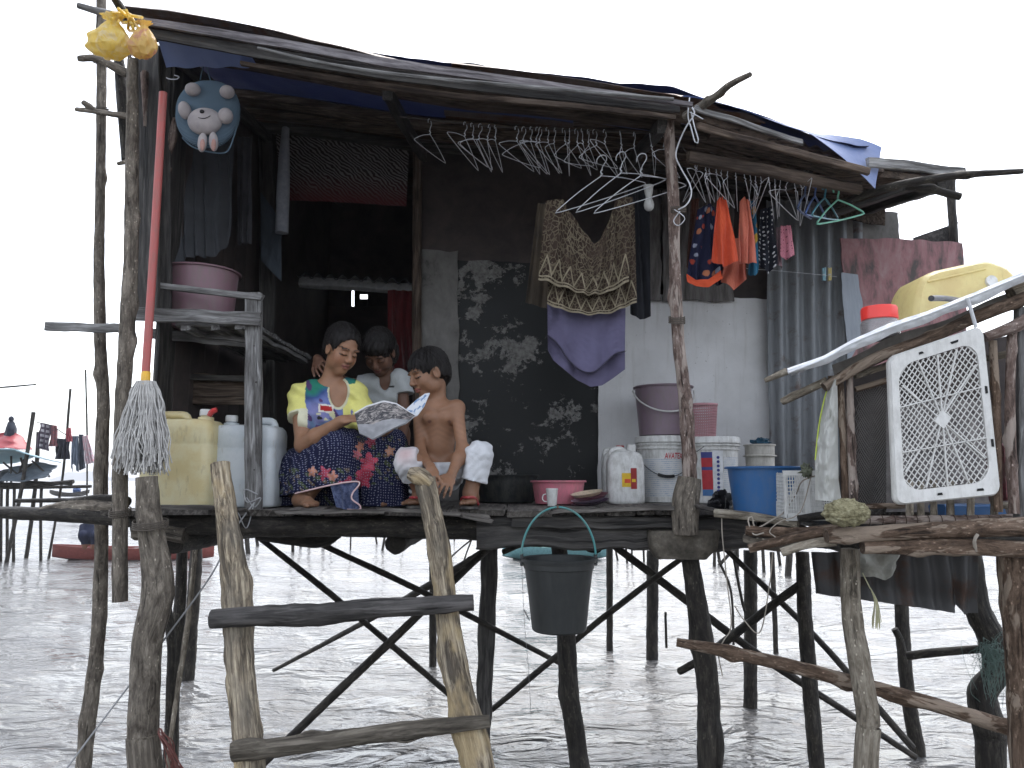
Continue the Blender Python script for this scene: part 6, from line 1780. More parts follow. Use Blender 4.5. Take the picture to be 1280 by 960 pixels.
tag(mb.build('rope_knot', cloth('greenish_rag', (0.12, 0.13, 0.09))), 'small greenish knotted rag beside the white perforated basket', 'rag')

# ================================================================ far things
M_FARW = B_DARK
def far_pole(label, pxs, rpx, Y=None, group='poles standing in the water far left', name='wooden_stake'):
    Y = Y or PZ(*pxs[-1]).y
    pts = [P(x, y, Y) for x, y in pxs]
    d = (pts[-1] - pts[-2]).normalized(); pts.append(pts[-1] + d * 0.5)
    mb = MB(); log(mb, pts, px2m(rpx, Y), seg=8, step=0.25, lump=0.1)
    return tag(mb.build(name, M_FARW), label, 'pole', group)
far_pole('far pole leaning right, leftmost of the far left poles', [(42, 515), (27, 610), (8, 703)], 2.4)
far_pole('far pole right of the leaning one, laundry tied to its top', [(48, 540), (44, 610), (33, 697)], 2.4)
far_pole('thin far pole in the middle of the far laundry line', [(88, 486), (79, 590), (61, 698)], 1.5)
far_pole('thinnest far pole, straight, at the right end of the laundry line', [(107, 462), (109, 560), (108, 675)], 1.1)
pf = thing('far_platform', 'distant stilt platform of logs at the far left edge', 'platform', PZ(20, 700))
YF = 17.0
for pts, r in [([(-30, 604), (40, 606), (92, 602)], 2.6), ([(-30, 610), (60, 609), (114, 608)], 2.0), ([(30, 602), (90, 605)], 1.6)]:
    mb = MB(); log(mb, [P(x, y, YF) for x, y in pts], px2m(r, YF), seg=8, step=0.3); mb.build('deck_log', M_FARW, pf)
for x, yb in ((2, 664), (10, 630), (18, 672), (-10, 680), (52, 640)):
    mb = MB(); log(mb, [P(x, 606, YF), P(x - 1, yb, YF), P(x - 1, 735, YF)], px2m(1.8, YF), seg=8, step=0.3); mb.build('post', M_FARW, pf)
hut = thing('far_shelter', 'distant shelter under a red and a pale blue tarp at the far left edge', 'shelter', P(20, 604, YF))
def far_sheet(name, top, bot, mat, Y=YF, d=0.6):
    mb = MB()
    def f(u, v):
        a = polyline(top, u); b = polyline(bot, u); p = P(a[0] + (b[0] - a[0]) * v, a[1] + (b[1] - a[1]) * v, Y); p.y += d * (0.5 - v) + 0.12 * mnoise.noise((u * 5, v * 4, 2)); return p
    sheet(mb, f, 30, 12, 0.02); return mb.build(name, mat, hut)
far_sheet('red_tarp', [(-30, 545), (4, 537), (16, 545), (30, 561)], [(-30, 580), (4, 566), (18, 560), (31, 562)], tarp_mat('faded_red_tarp', (0.42, 0.08, 0.09), 0.2))
far_sheet('blue_tarp', [(-30, 572), (8, 562), (30, 562), (60, 572)], [(-30, 580), (6, 578), (30, 570), (63, 578)], tarp_mat('pale_blue_tarp', (0.5, 0.68, 0.74), 0.2), d=-0.8)
far_sheet('grey_hull', [(4, 584), (36, 577), (62, 582)], [(10, 601), (40, 602), (68, 596)], plain('far_grey', (0.1, 0.12, 0.14)))
far_sheet('grey_hull', [(-20, 590), (8, 584)], [(-20, 604), (14, 603)], plain('far_dark', (0.03, 0.035, 0.04)))
for a, b in (((4, 578), (30, 600)), ((30, 574), (20, 602)), ((8, 602), (40, 580)), ((40, 576), (62, 596)), ((14, 570), (14, 603)), ((26, 572), (34, 603))):
    mb = MB(); log(mb, [P(*a, YF), P(*b, YF)], px2m(1.2, YF), seg=6, step=0.4); mb.build('rib', M_FARW, hut)
mb = MB(); blob(mb, P(14, 524, YF + .3), (0.055, 0.06, 0.07)); log(mb, [P(14, 527, YF + .3), P(14, 536, YF + .3), P(12, 552, YF + .3)], [0.05, 0.12, 0.14], seg=12, lump=0.2)
tag(mb.build('wrapped_post', cloth('far_dark_cloth', (0.04, 0.045, 0.06))), 'dark bundle sticking up behind the distant red tarp', 'bundle')
# distant laundry
mb = MB(); wire(mb, [P(46, 528, 17.2), P(64, 532, 17.2), P(88, 546, 17.2), P(110, 546, 17.2)], 0.01, step=0.1)
LD = tag(mb.build('laundry_rope', plain('dark_rope', (.05, .05, .05))), 'distant rope between thin poles carrying laundry over the water', 'rope')
chk = Mat('checked_cloth', 0.9, 0.1); g_ = chk.gc(vary=False); xy = chk.sep(g_)
ck = chk.math('MULTIPLY', chk.math('GREATER_THAN', chk.math('FRACT', chk.math('MULTIPLY', xy[0], 9)), .5), chk.math('GREATER_THAN', chk.math('FRACT', chk.math('MULTIPLY', xy[1], 9)), .5))
chk.base(chk.mix(ck, (0.10, 0.08, 0.10), (0.45, 0.42, 0.44)))
for i, (lb, tp, bt, mt) in enumerate([
    ('checked grey cloth, leftmost on the distant laundry line', [(50, 528), (64, 531)], [(47, 560), (62, 564)], chk.m),
    ('red striped cloth right of the checked one on the distant line', [(64, 531), (71, 532)], [(62, 558), (72, 558)], cloth('far_red_cloth', (0.3, 0.1, 0.1), (0.12, 0.1, 0.12), 30)),
    ('wide black cloth in the middle of the distant laundry line', [(72, 548), (88, 549)], [(68, 574), (86, 574)], cloth('far_black', (0.03, 0.03, 0.04))),
    ('pinkish red cloth at the top of the distant thin pole', [(84, 536), (88, 534)], [(82, 552), (92, 552)], cloth('far_pink_red', (0.4, 0.1, 0.12))),
    ('grey blue trousers hanging right of the distant thin pole', [(90, 545), (98, 545)], [(89, 590), (92, 576), (98, 590)], cloth('far_grey_blue', (0.16, 0.19, 0.24))),
    ('dark shirt second from the right on the distant line', [(98, 543), (104, 543)], [(99, 588), (106, 585)], cloth('far_dark_shirt', (0.06, 0.07, 0.09))),
    ('pink and white striped shirt at the right end of the distant line', [(104, 545), (110, 544)], [(108, 580), (119, 578)], cloth('far_pink', (0.55, 0.3, 0.33), (0.5, 0.48, 0.5), 20))]):
    mb = MB(); drape(mb, tp, bt, 17.2, fold=0.05, nf=3, nu=30, nv=16, th=0.01); tag(mb.build('laundry', mt), lb, 'laundry', 'laundry on the distant line')
# boats
def boat(name, label, cat, x0, x1, ytop, ybot, Y, mat, inmat, wd=0.6, sheer=4):
    r = thing(name, label, cat, P((x0 + x1) / 2, ybot, Y))
    mb = MB(); secs = []
    n = 16
    for i in range(31):
        t = i / 30; x = x0 + (x1 - x0) * t
        k = max(0.02, math.sin(math.pi * t) ** 0.45)
        top = P(x, ytop - sheer * (2 * t - 1) ** 2 * 1.0, Y); bot = P(x, ybot - 5 * (2 * t - 1) ** 4, Y)
        w = wd / 2 * k; h = (top.z - bot.z)
        L = [(-w, h), (-w * .9, h * .55), (-w * .55, h * .12), (0, 0), (w * .55, h * .12), (w * .9, h * .55), (w, h), (w - 0.03 * k, h), (w * .85 - 0.03 * k, h * .55), (0, h * .25), (-w * .85 + 0.03 * k, h * .55), (-w + 0.03 * k, h)]
        secs.append([Vector((top.x, Y + a, bot.z + b)) for a, b in L])
    loft(mb, secs); mb.build('hull', mat, r)
    mb = MB()
    for t in (0.3, 0.5, 0.7):
        x = x0 + (x1 - x0) * t; p = P(x, ytop + 1, Y); plank(mb, (p.x, Y - wd * .42, p.z - 0.02), (p.x, Y + wd * .42, p.z - 0.02), 0.12, 0.02)
    mb.build('thwart', inmat, r)
    return r
M_RB = plain('faded_red_hull', (0.22, 0.065, 0.055), 0.5); M_TB = plain('teal_hull', (0.18, 0.36, 0.38), 0.5)
boat('canoe', 'long red wooden canoe lying behind the left stilts, a person in it', 'boat', 66, 268, 684, 701, PZ(150, 699).y, M_RB, W_DARK)
boat('boat', 'small teal boat with nets aboard behind the hanging bucket', 'boat', 628, 762, 682, 700, PZ(700, 698).y, M_TB, W_DARK, wd=1.2, sheer=3)
mb = MB()
for i in range(9): blob(mb, P(665 + i * 8, 679 + (i % 3) * 2, 17.4), (0.14, 0.2, 0.07 + 0.03 * (i % 2)), rough=0.5)
tag(mb.build('net_heap', cloth('dark_green_nets', (0.04, 0.09, 0.075), (0.12, 0.2, 0.18), 9)), 'heap of dark green nets in the small teal boat', 'net')
mb = MB(); blob(mb, P(655, 678, 17.3), (0.1, 0.1, 0.1), rough=.2); tag(mb.build('bundle', cloth('turquoise_bundle', (0.15, 0.45, 0.5))), 'turquoise bundle at the left end of the teal boat', 'bundle')
boat('canoe', 'very distant canoe with a blue load beyond the laundry poles', 'boat', 62, 112, 616, 621, 60, W_DARK, W_DARK, wd=0.9)
mb = MB(); blob(mb, P(96, 613, 60), (0.25, 0.3, 0.22), rough=.3); tag(mb.build('bundle', cloth('far_blue_bundle', (0.04, 0.08, 0.2))), 'blue bundle in the very distant canoe', 'bundle')
# stakes in the middle distance under the house
k = 0
stk = [(366, 664, 690, 2), (376, 664, 684, 1.5), (386, 664, 684, 1.6), (404, 668, 682, 2.0), (413, 664, 676, 1.5), (438, 664, 687, 1.0), (471, 664, 680, 1.3), (478, 664, 688, 1.6), (503, 664, 676, 1.0), (560, 668, 684, 1.4), (568, 664, 676, 1.0),
       (310, 668, 692, 3), (322, 664, 682, 2), (772, 690, 700, 1.2), (784, 686, 704, 1.5), (790, 690, 706, 1.2), (805, 690, 702, 1.4),
       (893, 692, 708, 2), (900, 688, 706, 2), (921, 690, 712, 3), (955, 690, 716, 2), (985, 690, 720, 4), (975, 692, 706, 2), (1010, 700, 712, 2), (1042, 700, 712, 2)]
for i, (x, y0, y1, r) in enumerate(stk):
    lean = random.uniform(-6, 6)
    side = 'left of the ladder foot side' if x < 640 else 'behind the right stilts'
    j = sum(1 for q in stk[:i] if (q[0] < 640) == (x < 640))
    order = sorted([q[0] for q in stk if (q[0] < 640) == (x < 640)]).index(x)
    far_pole('distant dark stake under the house %s, %s from the left' % ('left of its centre' if x < 640 else 'behind the right stilts', ORD[order]), [(x + lean, y0 - 10), (x, y1)], r, group='distant stakes under the house', name='mooring_stake')
for i, (a, b, r) in enumerate([((905, 700), (930, 672), 2), ((992, 722), (1003, 694), 4), ((585, 686), (594, 664), 1), ((575, 686), (603, 664), 1)]):
    Y = PZ(a[0], 706).y
    mb = MB(); log(mb, [P(*b, Y), P(*a, Y), P(a[0] - (b[0] - a[0]) * .6, a[1] + 16, Y)], px2m(r, Y), seg=8, step=0.2)
    tag(mb.build('leaning_stake', M_FARW), 'distant leaning stake, %s from the left of the leaning ones' % ORD[[2, 3, 1, 0][i]], 'pole', 'leaning stakes far behind the house')
mb = MB(); wire(mb, [P(-60, 486, 8), P(0, 484.5, 8.2), P(45, 480.5, 8.4), P(45.3, 480.4, 8.4)], 0.008); log(mb, [P(-30, 487, 8), P(45, 480.5, 8.4)], 0.009, seg=6)
tag(mb.build('bare_stick', W_DARK), 'thin dark stick end reaching in at the left edge', 'stick')
mb = MB(); wire(mb, [P(1212, 86, 20), P(1250, 80, 20.5), P(1320, 70, 21)], 0.012, step=0.2)
tag(mb.build('cable', plain('dark_cable', (0.05, 0.05, 0.05))), 'thin cable crossing the sky at the top right', 'cable')

mb = MB(); log(mb, [P(247, 660, 4.6), P(243, 700, 4.55), P(236, 770, 4.45), P(224, 850, 4.35), P(212, 935, 4.2), P(208, 990, 4.1)], [0.012, 0.015, 0.014, 0.016, 0.012, 0.01], seg=8, lump=0.2)
tag(mb.build('thin_stick', B_TAN), 'thin pale crooked stick slanting down beside the dark left stilts', 'stick')
# ================================================================ implicit bodies
class SDF:
    def __init__(s, lo, hi, h=0.005):
        s.h = h; s.lo = np.array(lo, float); n = np.ceil((np.array(hi) - s.lo) / h).astype(int) + 1
        s.n = n
        s.f = np.full(tuple(n), 0.2, np.float32)
        s.ax = [(s.lo[i] + h * np.arange(n[i])).astype(np.float32) for i in range(3)]
    def _win(s, a, b):
        i0 = np.maximum(0, np.floor((np.array(a) - s.lo) / s.h).astype(int)); i1 = np.minimum(s.n, np.ceil((np.array(b) - s.lo) / s.h).astype(int) + 1)
        if np.any(i1 <= i0): return None
        sl = tuple(slice(i0[k], i1[k]) for k in range(3))
        g = np.meshgrid(*[s.ax[k][sl[k]] for k in range(3)], indexing='ij', sparse=True)
        return sl, g
    def _apply(s, sl, d, k, op):
        a = s.f[sl]
        if op == 'add':
            if k > 0:
                h = np.maximum(k - np.abs(a - d), 0) / k; s.f[sl] = np.minimum(a, d) - h * h * k * 0.25
            else: s.f[sl] = np.minimum(a, d)
        elif op == 'sub':
            d = -d
            if k > 0:
                h = np.maximum(k - np.abs(a - d), 0) / k; s.f[sl] = np.maximum(a, d) + h * h * k * 0.25
            else: s.f[sl] = np.maximum(a, d)
    def cap(s, p, q, r0, r1=None, k=0.02, op='add'):
        r1 = r0 if r1 is None else r1
        p = np.array(p, float); q = np.array(q, float); m = max(r0, r1) + k + 0.03
        w = s._win(np.minimum(p, q) - m, np.maximum(p, q) + m)
        if w is None: return s
        sl, (X, Y, Z) = w
        d = q - p; L = float(d @ d) + 1e-12
        t = np.clip(((X - p[0]) * d[0] + (Y - p[1]) * d[1] + (Z - p[2]) * d[2]) / L, 0, 1)
        dist = np.sqrt((X - p[0] - t * d[0]) ** 2 + (Y - p[1] - t * d[1]) ** 2 + (Z - p[2] - t * d[2]) ** 2) - (r0 + (r1 - r0) * t)
        s._apply(sl, dist, k, op); return s
    def ell(s, c, rad, B=None, k=0.02, op='add'):
        """ellipsoid with radii along the three columns of B"""
        c = np.array(c, float); rad = np.array(rad, float)
        B = np.eye(3) if B is None else np.array(B)
        ext = np.sqrt(((B * rad) ** 2).sum(1)) + k + 0.03
        w = s._win(c - ext, c + ext)
        if w is None: return s
        sl, (X, Y, Z) = w
        x, y, z = X - c[0], Y - c[1], Z - c[2]
        L = [x * B[0, i] + y * B[1, i] + z * B[2, i] for i in range(3)]
        k0 = np.sqrt(sum((L[i] / rad[i]) ** 2 for i in range(3))); k1 = np.sqrt(sum((L[i] / rad[i] ** 2) ** 2 for i in range(3))) + 1e-6
        s._apply(sl, k0 * (k0 - 1) / k1, k, op); return s
    def plane_cut(s, p, n, mask=None):
        """removes the side the normal points to"""
        X, Y, Z = np.meshgrid(*s.ax, indexing='ij', sparse=True)
        n = np.array(n, float); n /= np.linalg.norm(n)
        d = (X - p[0]) * n[0] + (Y - p[1]) * n[1] + (Z - p[2]) * n[2]
        if mask is not None: d = np.where(mask(X, Y, Z), d, -1)
        s.f = np.maximum(s.f, d.astype(np.float32)); return s
    def func(s, fn):
        X, Y, Z = np.meshgrid(*s.ax, indexing='ij', sparse=True)
        s.f = fn(s.f, X, Y, Z).astype(np.float32); return s
    def build(s, name, mat, parent, paint=None, gc=None):
        g = openvdb.FloatGrid(0.2); s.f[0] = s.f[-1] = 0.2; s.f[:, 0] = s.f[:, -1] = 0.2; s.f[:, :, 0] = s.f[:, :, -1] = 0.2
        g.copyFromArray(s.f)
        pts, quads = g.convertToQuads(0.0)
        pts = pts.astype(np.float64) * s.h + s.lo
        # keep only the largest connected piece
        n = len(pts); lab = np.arange(n)
        for _ in range(400):
            m = lab[quads].min(1); new = lab.copy()
            for k in range(4): np.minimum.at(new, quads[:, k], m)
            new = new[new]
            if np.array_equal(new, lab): break
            lab = new
        big = np.bincount(lab[quads[:, 0]]).argmax(); quads = quads[lab[quads[:, 0]] == big]
        used = np.unique(quads); mp = -np.ones(n, int); mp[used] = np.arange(len(used)); pts = pts[used]; quads = mp[quads]
        me = bpy.data.meshes.new(name); org = np.array(world_loc(parent))
        me.from_pydata((pts - org).tolist(), [], quads.tolist())
        bm = bmesh.new(); bm.from_mesh(me)
        for _ in range(1): bmesh.ops.smooth_vert(bm, verts=bm.verts, factor=0.4, use_axis_x=True, use_axis_y=True, use_axis_z=True)
        bmesh.ops.recalc_face_normals(bm, faces=bm.faces); bm.to_mesh(me); bm.free()
        at = me.attributes.new('gc', 'FLOAT_VECTOR', 'POINT'); at.data.foreach_set('vector', (gc(pts) if gc else pts).astype(np.float32).ravel())
        if paint is not None:
            col = paint(pts); a = me.attributes.new('paint', 'FLOAT_COLOR', 'POINT')
            c4 = np.ones((len(pts), 4), np.float32); c4[:, :3] = col; a.data.foreach_set('color', c4.ravel())
        me.polygons.foreach_set('use_smooth', [True] * len(me.polygons))
        me.materials.append(mat)
        o = bpy.data.objects.new(name, me); COL.objects.link(o); o.parent = parent
        return o


def paint_mat(name, rough=0.5, spec=0.35, sss=0.0, weave=False, var=0.12):
    m = Mat(name, rough, spec)
    a = m.node('ShaderNodeAttribute', attribute_name='paint')
    n = m.noise(m.gc(vary=False), 40, 4, 0.6)
    m.base(m.mix(m.ramp(n, [(0.35, 0.0), (0.65, var * 2)]), a.outputs['Color'], (0.04, 0.03, 0.03), 'MIX'))
    if sss:
        m.b.inputs['Subsurface Weight'].default_value = sss; m.b.inputs['Subsurface Radius'].default_value = (0.012, 0.005, 0.003); m.b.inputs['Subsurface Scale'].default_value = 0.6
    if weave:
        m.bump(m.math('ADD', m.math('MULTIPLY', m.noise(m.gc(vary=False), 14, 4, 0.6, 0.8), 1.0), m.math('MULTIPLY', m.noise(m.gc(vary=False), 300, 2, 0.5), 0.05)), 0.6, 0.012)
    else: m.bump(m.noise(m.gc(vary=False), 120, 4, 0.65), 0.3, 0.003)
    return m.m
M_SKIN = paint_mat('skin', 0.48, 0.35, 0.12, var=0.05)
M_CLOTHP = paint_mat('printed_cloth', 0.9, 0.1, weave=True, var=0.04)
def hair_mat():
    m = Mat('black_hair', 0.55, 0.2)
    g = m.gc(vary=False)
    w = m.noise(m.node('ShaderNodeVectorMath', {0: g, 1: (260, 260, 30)}, operation='MULTIPLY').outputs[0], 1.0, 3, 0.6)
    m.base(m.mix(w, (0.006, 0.005, 0.005), (0.02, 0.017, 0.016))); m.bump(w, 0.7, 0.004)
    return m.m
M_HAIR = hair_mat()

def vbox(x0, y1, x1, y0, Ya, Yb):
    c = np.array([P(x, y, Y) for x in (x0, x1) for y in (y0, y1) for Y in (Ya, Yb)])
    return c.min(0), c.max(0)
def basis(f, up=(0, 0, 1)):
    f = Vector(f).normalized(); u = Vector(up); u = (u - f * u.dot(f)).normalized(); r = f.cross(u)
    return np.array([list(r), list(f), list(u)]).T     # columns: right, forward, up
def V(c, B, x, y, z, s=1.0):
    return np.array(c) + s * (B[:, 0] * x + B[:, 1] * y + B[:, 2] * z)

def head(S, c, B, s=1.0, sx=1.0):
    """face looks along B's second column"""
    e = lambda x, y, z, rx, ry, rz, k=0.012, op='add': S.ell(V(c, B, x * sx, y, z, s), (rx * s * sx, ry * s, rz * s), B, k * s, op)
    e(0, -0.012, 0.034, .070, .088, .080)
    e(0, 0.020, -0.030, .052, .064, .076, .03)
    e(0, 0.052, -0.086, .024, .022, .018, .022)
    for q in (-1, 1):
        e(q * .036, .052, -.030, .024, .022, .028, .02)
        e(q * .044, .018, -.058, .016, .034, .026, .02)
        e(q * .027, .079, .024, .024, .010, .008, .014)
        e(q * .029, .093, .002, .016, .014, .012, .012, 'sub')
        e(q * .029, .0745, .001, .0165, .0115, .0105, .003)
        e(q * .072, -.004, -.006, .008, .020, .031, .006)
        e(q * .078, .004, -.004, .006, .011, .019, .004, 'sub')
        e(q * .010, .094, -.030, .0085, .009, .0075, .006)
    S.cap(V(c, B, 0, .082, .012, s), V(c, B, 0, .1005, -.022, s), .0075 * s, .011 * s, .012 * s)
    e(0, .083, -.0515, .022, .010, .0062, .006); e(0, .081, -.0635, .019, .0105, .0072, .005)
    e(0, .0965, -.0575, .020, .010, .0012, .002, 'sub')
def head_paint(pts, col, c, B, s, skin, lip):
    L = (pts - np.array(c)) @ B / s
    x, y, z = np.abs(L[:, 0]), L[:, 1], L[:, 2]
    def m(cond, cc):
        col[cond] = cc
    fr = y > 0.05
    m(fr & (x < .023 - 0) & (np.abs(z + .0575) < .0125 - x * .35) & (y > .075), lip)
    m(fr & (np.abs(z + .0575) < .0016) & (x < .021) & (y > .07), tuple(v * .35 for v in lip))
    m(fr & (x > .012) & (x < .047) & (np.abs(z - (.0285 - (x - .03) ** 2 * 14)) < .0024), (0.02, 0.014, 0.012))
    m(fr & (x > .014) & (x < .045) & (np.abs(z + .0052 + (x - .03) ** 2 * 10 * -1) < .0026), (0.02, 0.013, 0.011))
    m(fr & (np.hypot(x - .0095, z + .0355) < .0035) & (y > .085), tuple(v * .3 for v in skin))
def hair(c, B, s, parent, kind):
    lo = np.array(c) - .22 * s; hi = np.array(c) + .22 * s
    S = SDF(lo, hi, 0.0035)
    S.ell(V(c, B, 0, -.014, .040, s), (.079 * s, .097 * s, .086 * s), B, 0)
    if kind == 'woman':
        S.ell(V(c, B, 0, -.100, .012, s), (.036 * s, .034 * s, .036 * s), B, .02)
        S.ell(V(c, B, 0, -.06, -.02, s), (.062 * s, .045 * s, .055 * s), B, .03)
    if kind == 'boy':
        S.ell(V(c, B, 0, -.04, .0, s), (.074 * s, .070 * s, .085 * s), B, .02)
    if kind == 'girl':
        S.ell(V(c, B, 0, -.05, -.03, s), (.084 * s, .075 * s, .10 * s), B, .03)
        S.ell(V(c, B, 0, .055, .065, s), (.06 * s, .035 * s, .03 * s), B, .02)
    k = {'woman': (.100, -.030, .094, .106), 'boy': (.104, -.040, .080, .098), 'girl': (.108, -.052, .072, .094)}[kind]
    S.ell(V(c, B, 0, k[0], k[1], s), (.080 * s, k[2] * s, k[3] * s), B, .008, 'sub')
    for q in (-1, 1): S.ell(V(c, B, q * .078, .012, -.022, s), (.022 * s, .030 * s, .040 * s), B, .006, 'sub')
    for q in (-1, 1):
        if kind != 'girl': S.ell(V(c, B, q * .078, -.03, -.075, s), (.05 * s, .06 * s, .045 * s), B, .01, 'sub')
    rs = np.random.RandomState(5)
    if kind in ('boy', 'girl'):
        for i in range(26):
            x = rs.uniform(-.058, .058); z0 = .088 - abs(x) * .3
            S.cap(V(c, B, x * .8, .055, z0, s), V(c, B, x, .088 - abs(x) * .5, rs.uniform(.036, .060) - abs(x) * .15, s), .007 * s, .0022 * s, .004)
    def nz(f, X, Y, Z):
        return f + .0035 * np.sin(X * 210 + Z * 60 + 4 * np.sin(Z * 30)) * np.cos(Y * 190 + Z * 50)
    S.func(nz)
    strands(c, B, s, parent, kind)
    return S.build('hair', M_HAIR, parent)

def strands(c, B, s, parent, kind, count=420):
    rs = np.random.RandomState(11); mb = MB()
    for i in range(count):
        a = rs.uniform(0, 2 * math.pi); z = rs.uniform(-.25, .98)
        q = math.sqrt(1 - z * z); d = np.array([q * math.cos(a), q * math.sin(a), z])
        if d[1] > .45 and z < .52: continue
        if kind != 'girl' and z < -.05 and d[1] > -.3: continue
        pts = []
        for j in range(5):
            e = d / np.linalg.norm(d) * (1.0 + .012 * rs.uniform(0, 1) + (.03 * rs.uniform(0, 1) if j == 4 else 0))
            pts.append(Vector(V(c, B, e[0] * .081, -.014 + e[1] * .099, .040 + e[2] * .088, s)))
            d = d + (np.array([0, -.22, -.05]) if kind == 'woman' else np.array([d[0] * .12, .10 if d[1] > 0 else -.04, -.2])) * .8
        wire(mb, pts, .0013 * s, seg=3, n=5)
    mb.build('loose_hair', M_HAIR, parent)

def hand(S, w, d, n, side, s=1.0, curl=(0.3, 0.35, 0.4, 0.45), spread=0.10, thumb=0.6, k=0.004):
    """w wrist, d direction of the fingers, n back-of-hand normal, side +1/-1: thumb side"""
    d = Vector(d).normalized(); n = Vector(n); n = (n - d * n.dot(d)).normalized(); t = d.cross(n) * side
    w = Vector(w)
    B = np.array([list(t), list(d), list(n)]).T
    S.ell(w + d * .045 * s, (.036 * s, .048 * s, .0135 * s), B, .012)
    S.cap(w - d * .02 * s, w + d * .02 * s, .021 * s, .023 * s, .012)
    nails = []
    for i, (off, ln, r) in enumerate(((.029, .068, .0082), (.0095, .076, .0086), (-.0105, .071, .0082), (-.029, .057, .0072))):
        c_ = curl[i]; b = w + d * (.082 - abs(i - 1.3) * .004) * s + t * off * s
        dd = (d + t * spread * (1.4 - i) * .9).normalized(); p = b
        ang = 0
        for j, fr in enumerate((.45, .30, .25)):
            ang += c_ * (0.6, 1.0, 0.8)[j]
            v = dd * math.cos(ang) - n * math.sin(ang)
            q = p + v * ln * fr * s; rr = r * (1 - .10 * j) * s
            S.cap(p, q, rr, rr * .92, k); p = q
        nails.append((p, r * s))
    b = w + d * .022 * s + t * .027 * s
    td = (d * .75 + t * .75 - n * thumb * .6).normalized()
    p1 = b + td * .038 * s; td2 = (d * 1.0 + t * .25 - n * thumb * .7).normalized(); p2 = p1 + td2 * .030 * s; p3 = p2 + td2 * .022 * s
    S.cap(b, p1, .0125 * s, .011 * s, .01); S.cap(p1, p2, .0105 * s, .0095 * s, k); S.cap(p2, p3, .0095 * s, .008 * s, k)
    nails.append((p3, .008 * s))
    return nails
def foot(S, heel, toe, s=1.0, ankle=None):
    heel = Vector(heel); toe = Vector(toe); d = (toe - heel).normalized(); side = d.cross(Vector((0, 0, 1))).normalized()
    S.cap(heel + Vector((0, 0, .028 * s)), heel + d * .12 * s + Vector((0, 0, .026 * s)), .030 * s, .027 * s, .02)
    S.ell(heel + d * .155 * s + Vector((0, 0, .018 * s)), (.042 * s, .04 * s, .017 * s), np.array([list(side), list(d), [0, 0, 1]]).T, .02)
    for i, off in enumerate((.030, .014, 0, -.014, -.027)):
        p = heel + d * (.185 - i * .006) * s + side * off * s + Vector((0, 0, .012 * s))
        S.cap(p, p + d * (.026 - i * .003) * s, (.0115 if i == 0 else .0085) * s, (.0105 if i == 0 else .0075) * s, .003)
    if ankle is not None: S.cap(heel + d * .02 * s + Vector((0, 0, .04 * s)), ankle, .032 * s, .030 * s, .03)

def lump(pts, sc, seed=0):
    x, y, z = pts[:, 0] * sc + seed, pts[:, 1] * sc, pts[:, 2] * sc
    return (np.sin(x * 1.0 + 1.7 * np.sin(z * .9)) + np.sin(z * 1.3 + 1.9 * np.sin(x * .8 + y)) + np.sin((x + z) * 2.1 + np.sin(y * 2)) * .6) / 2.6

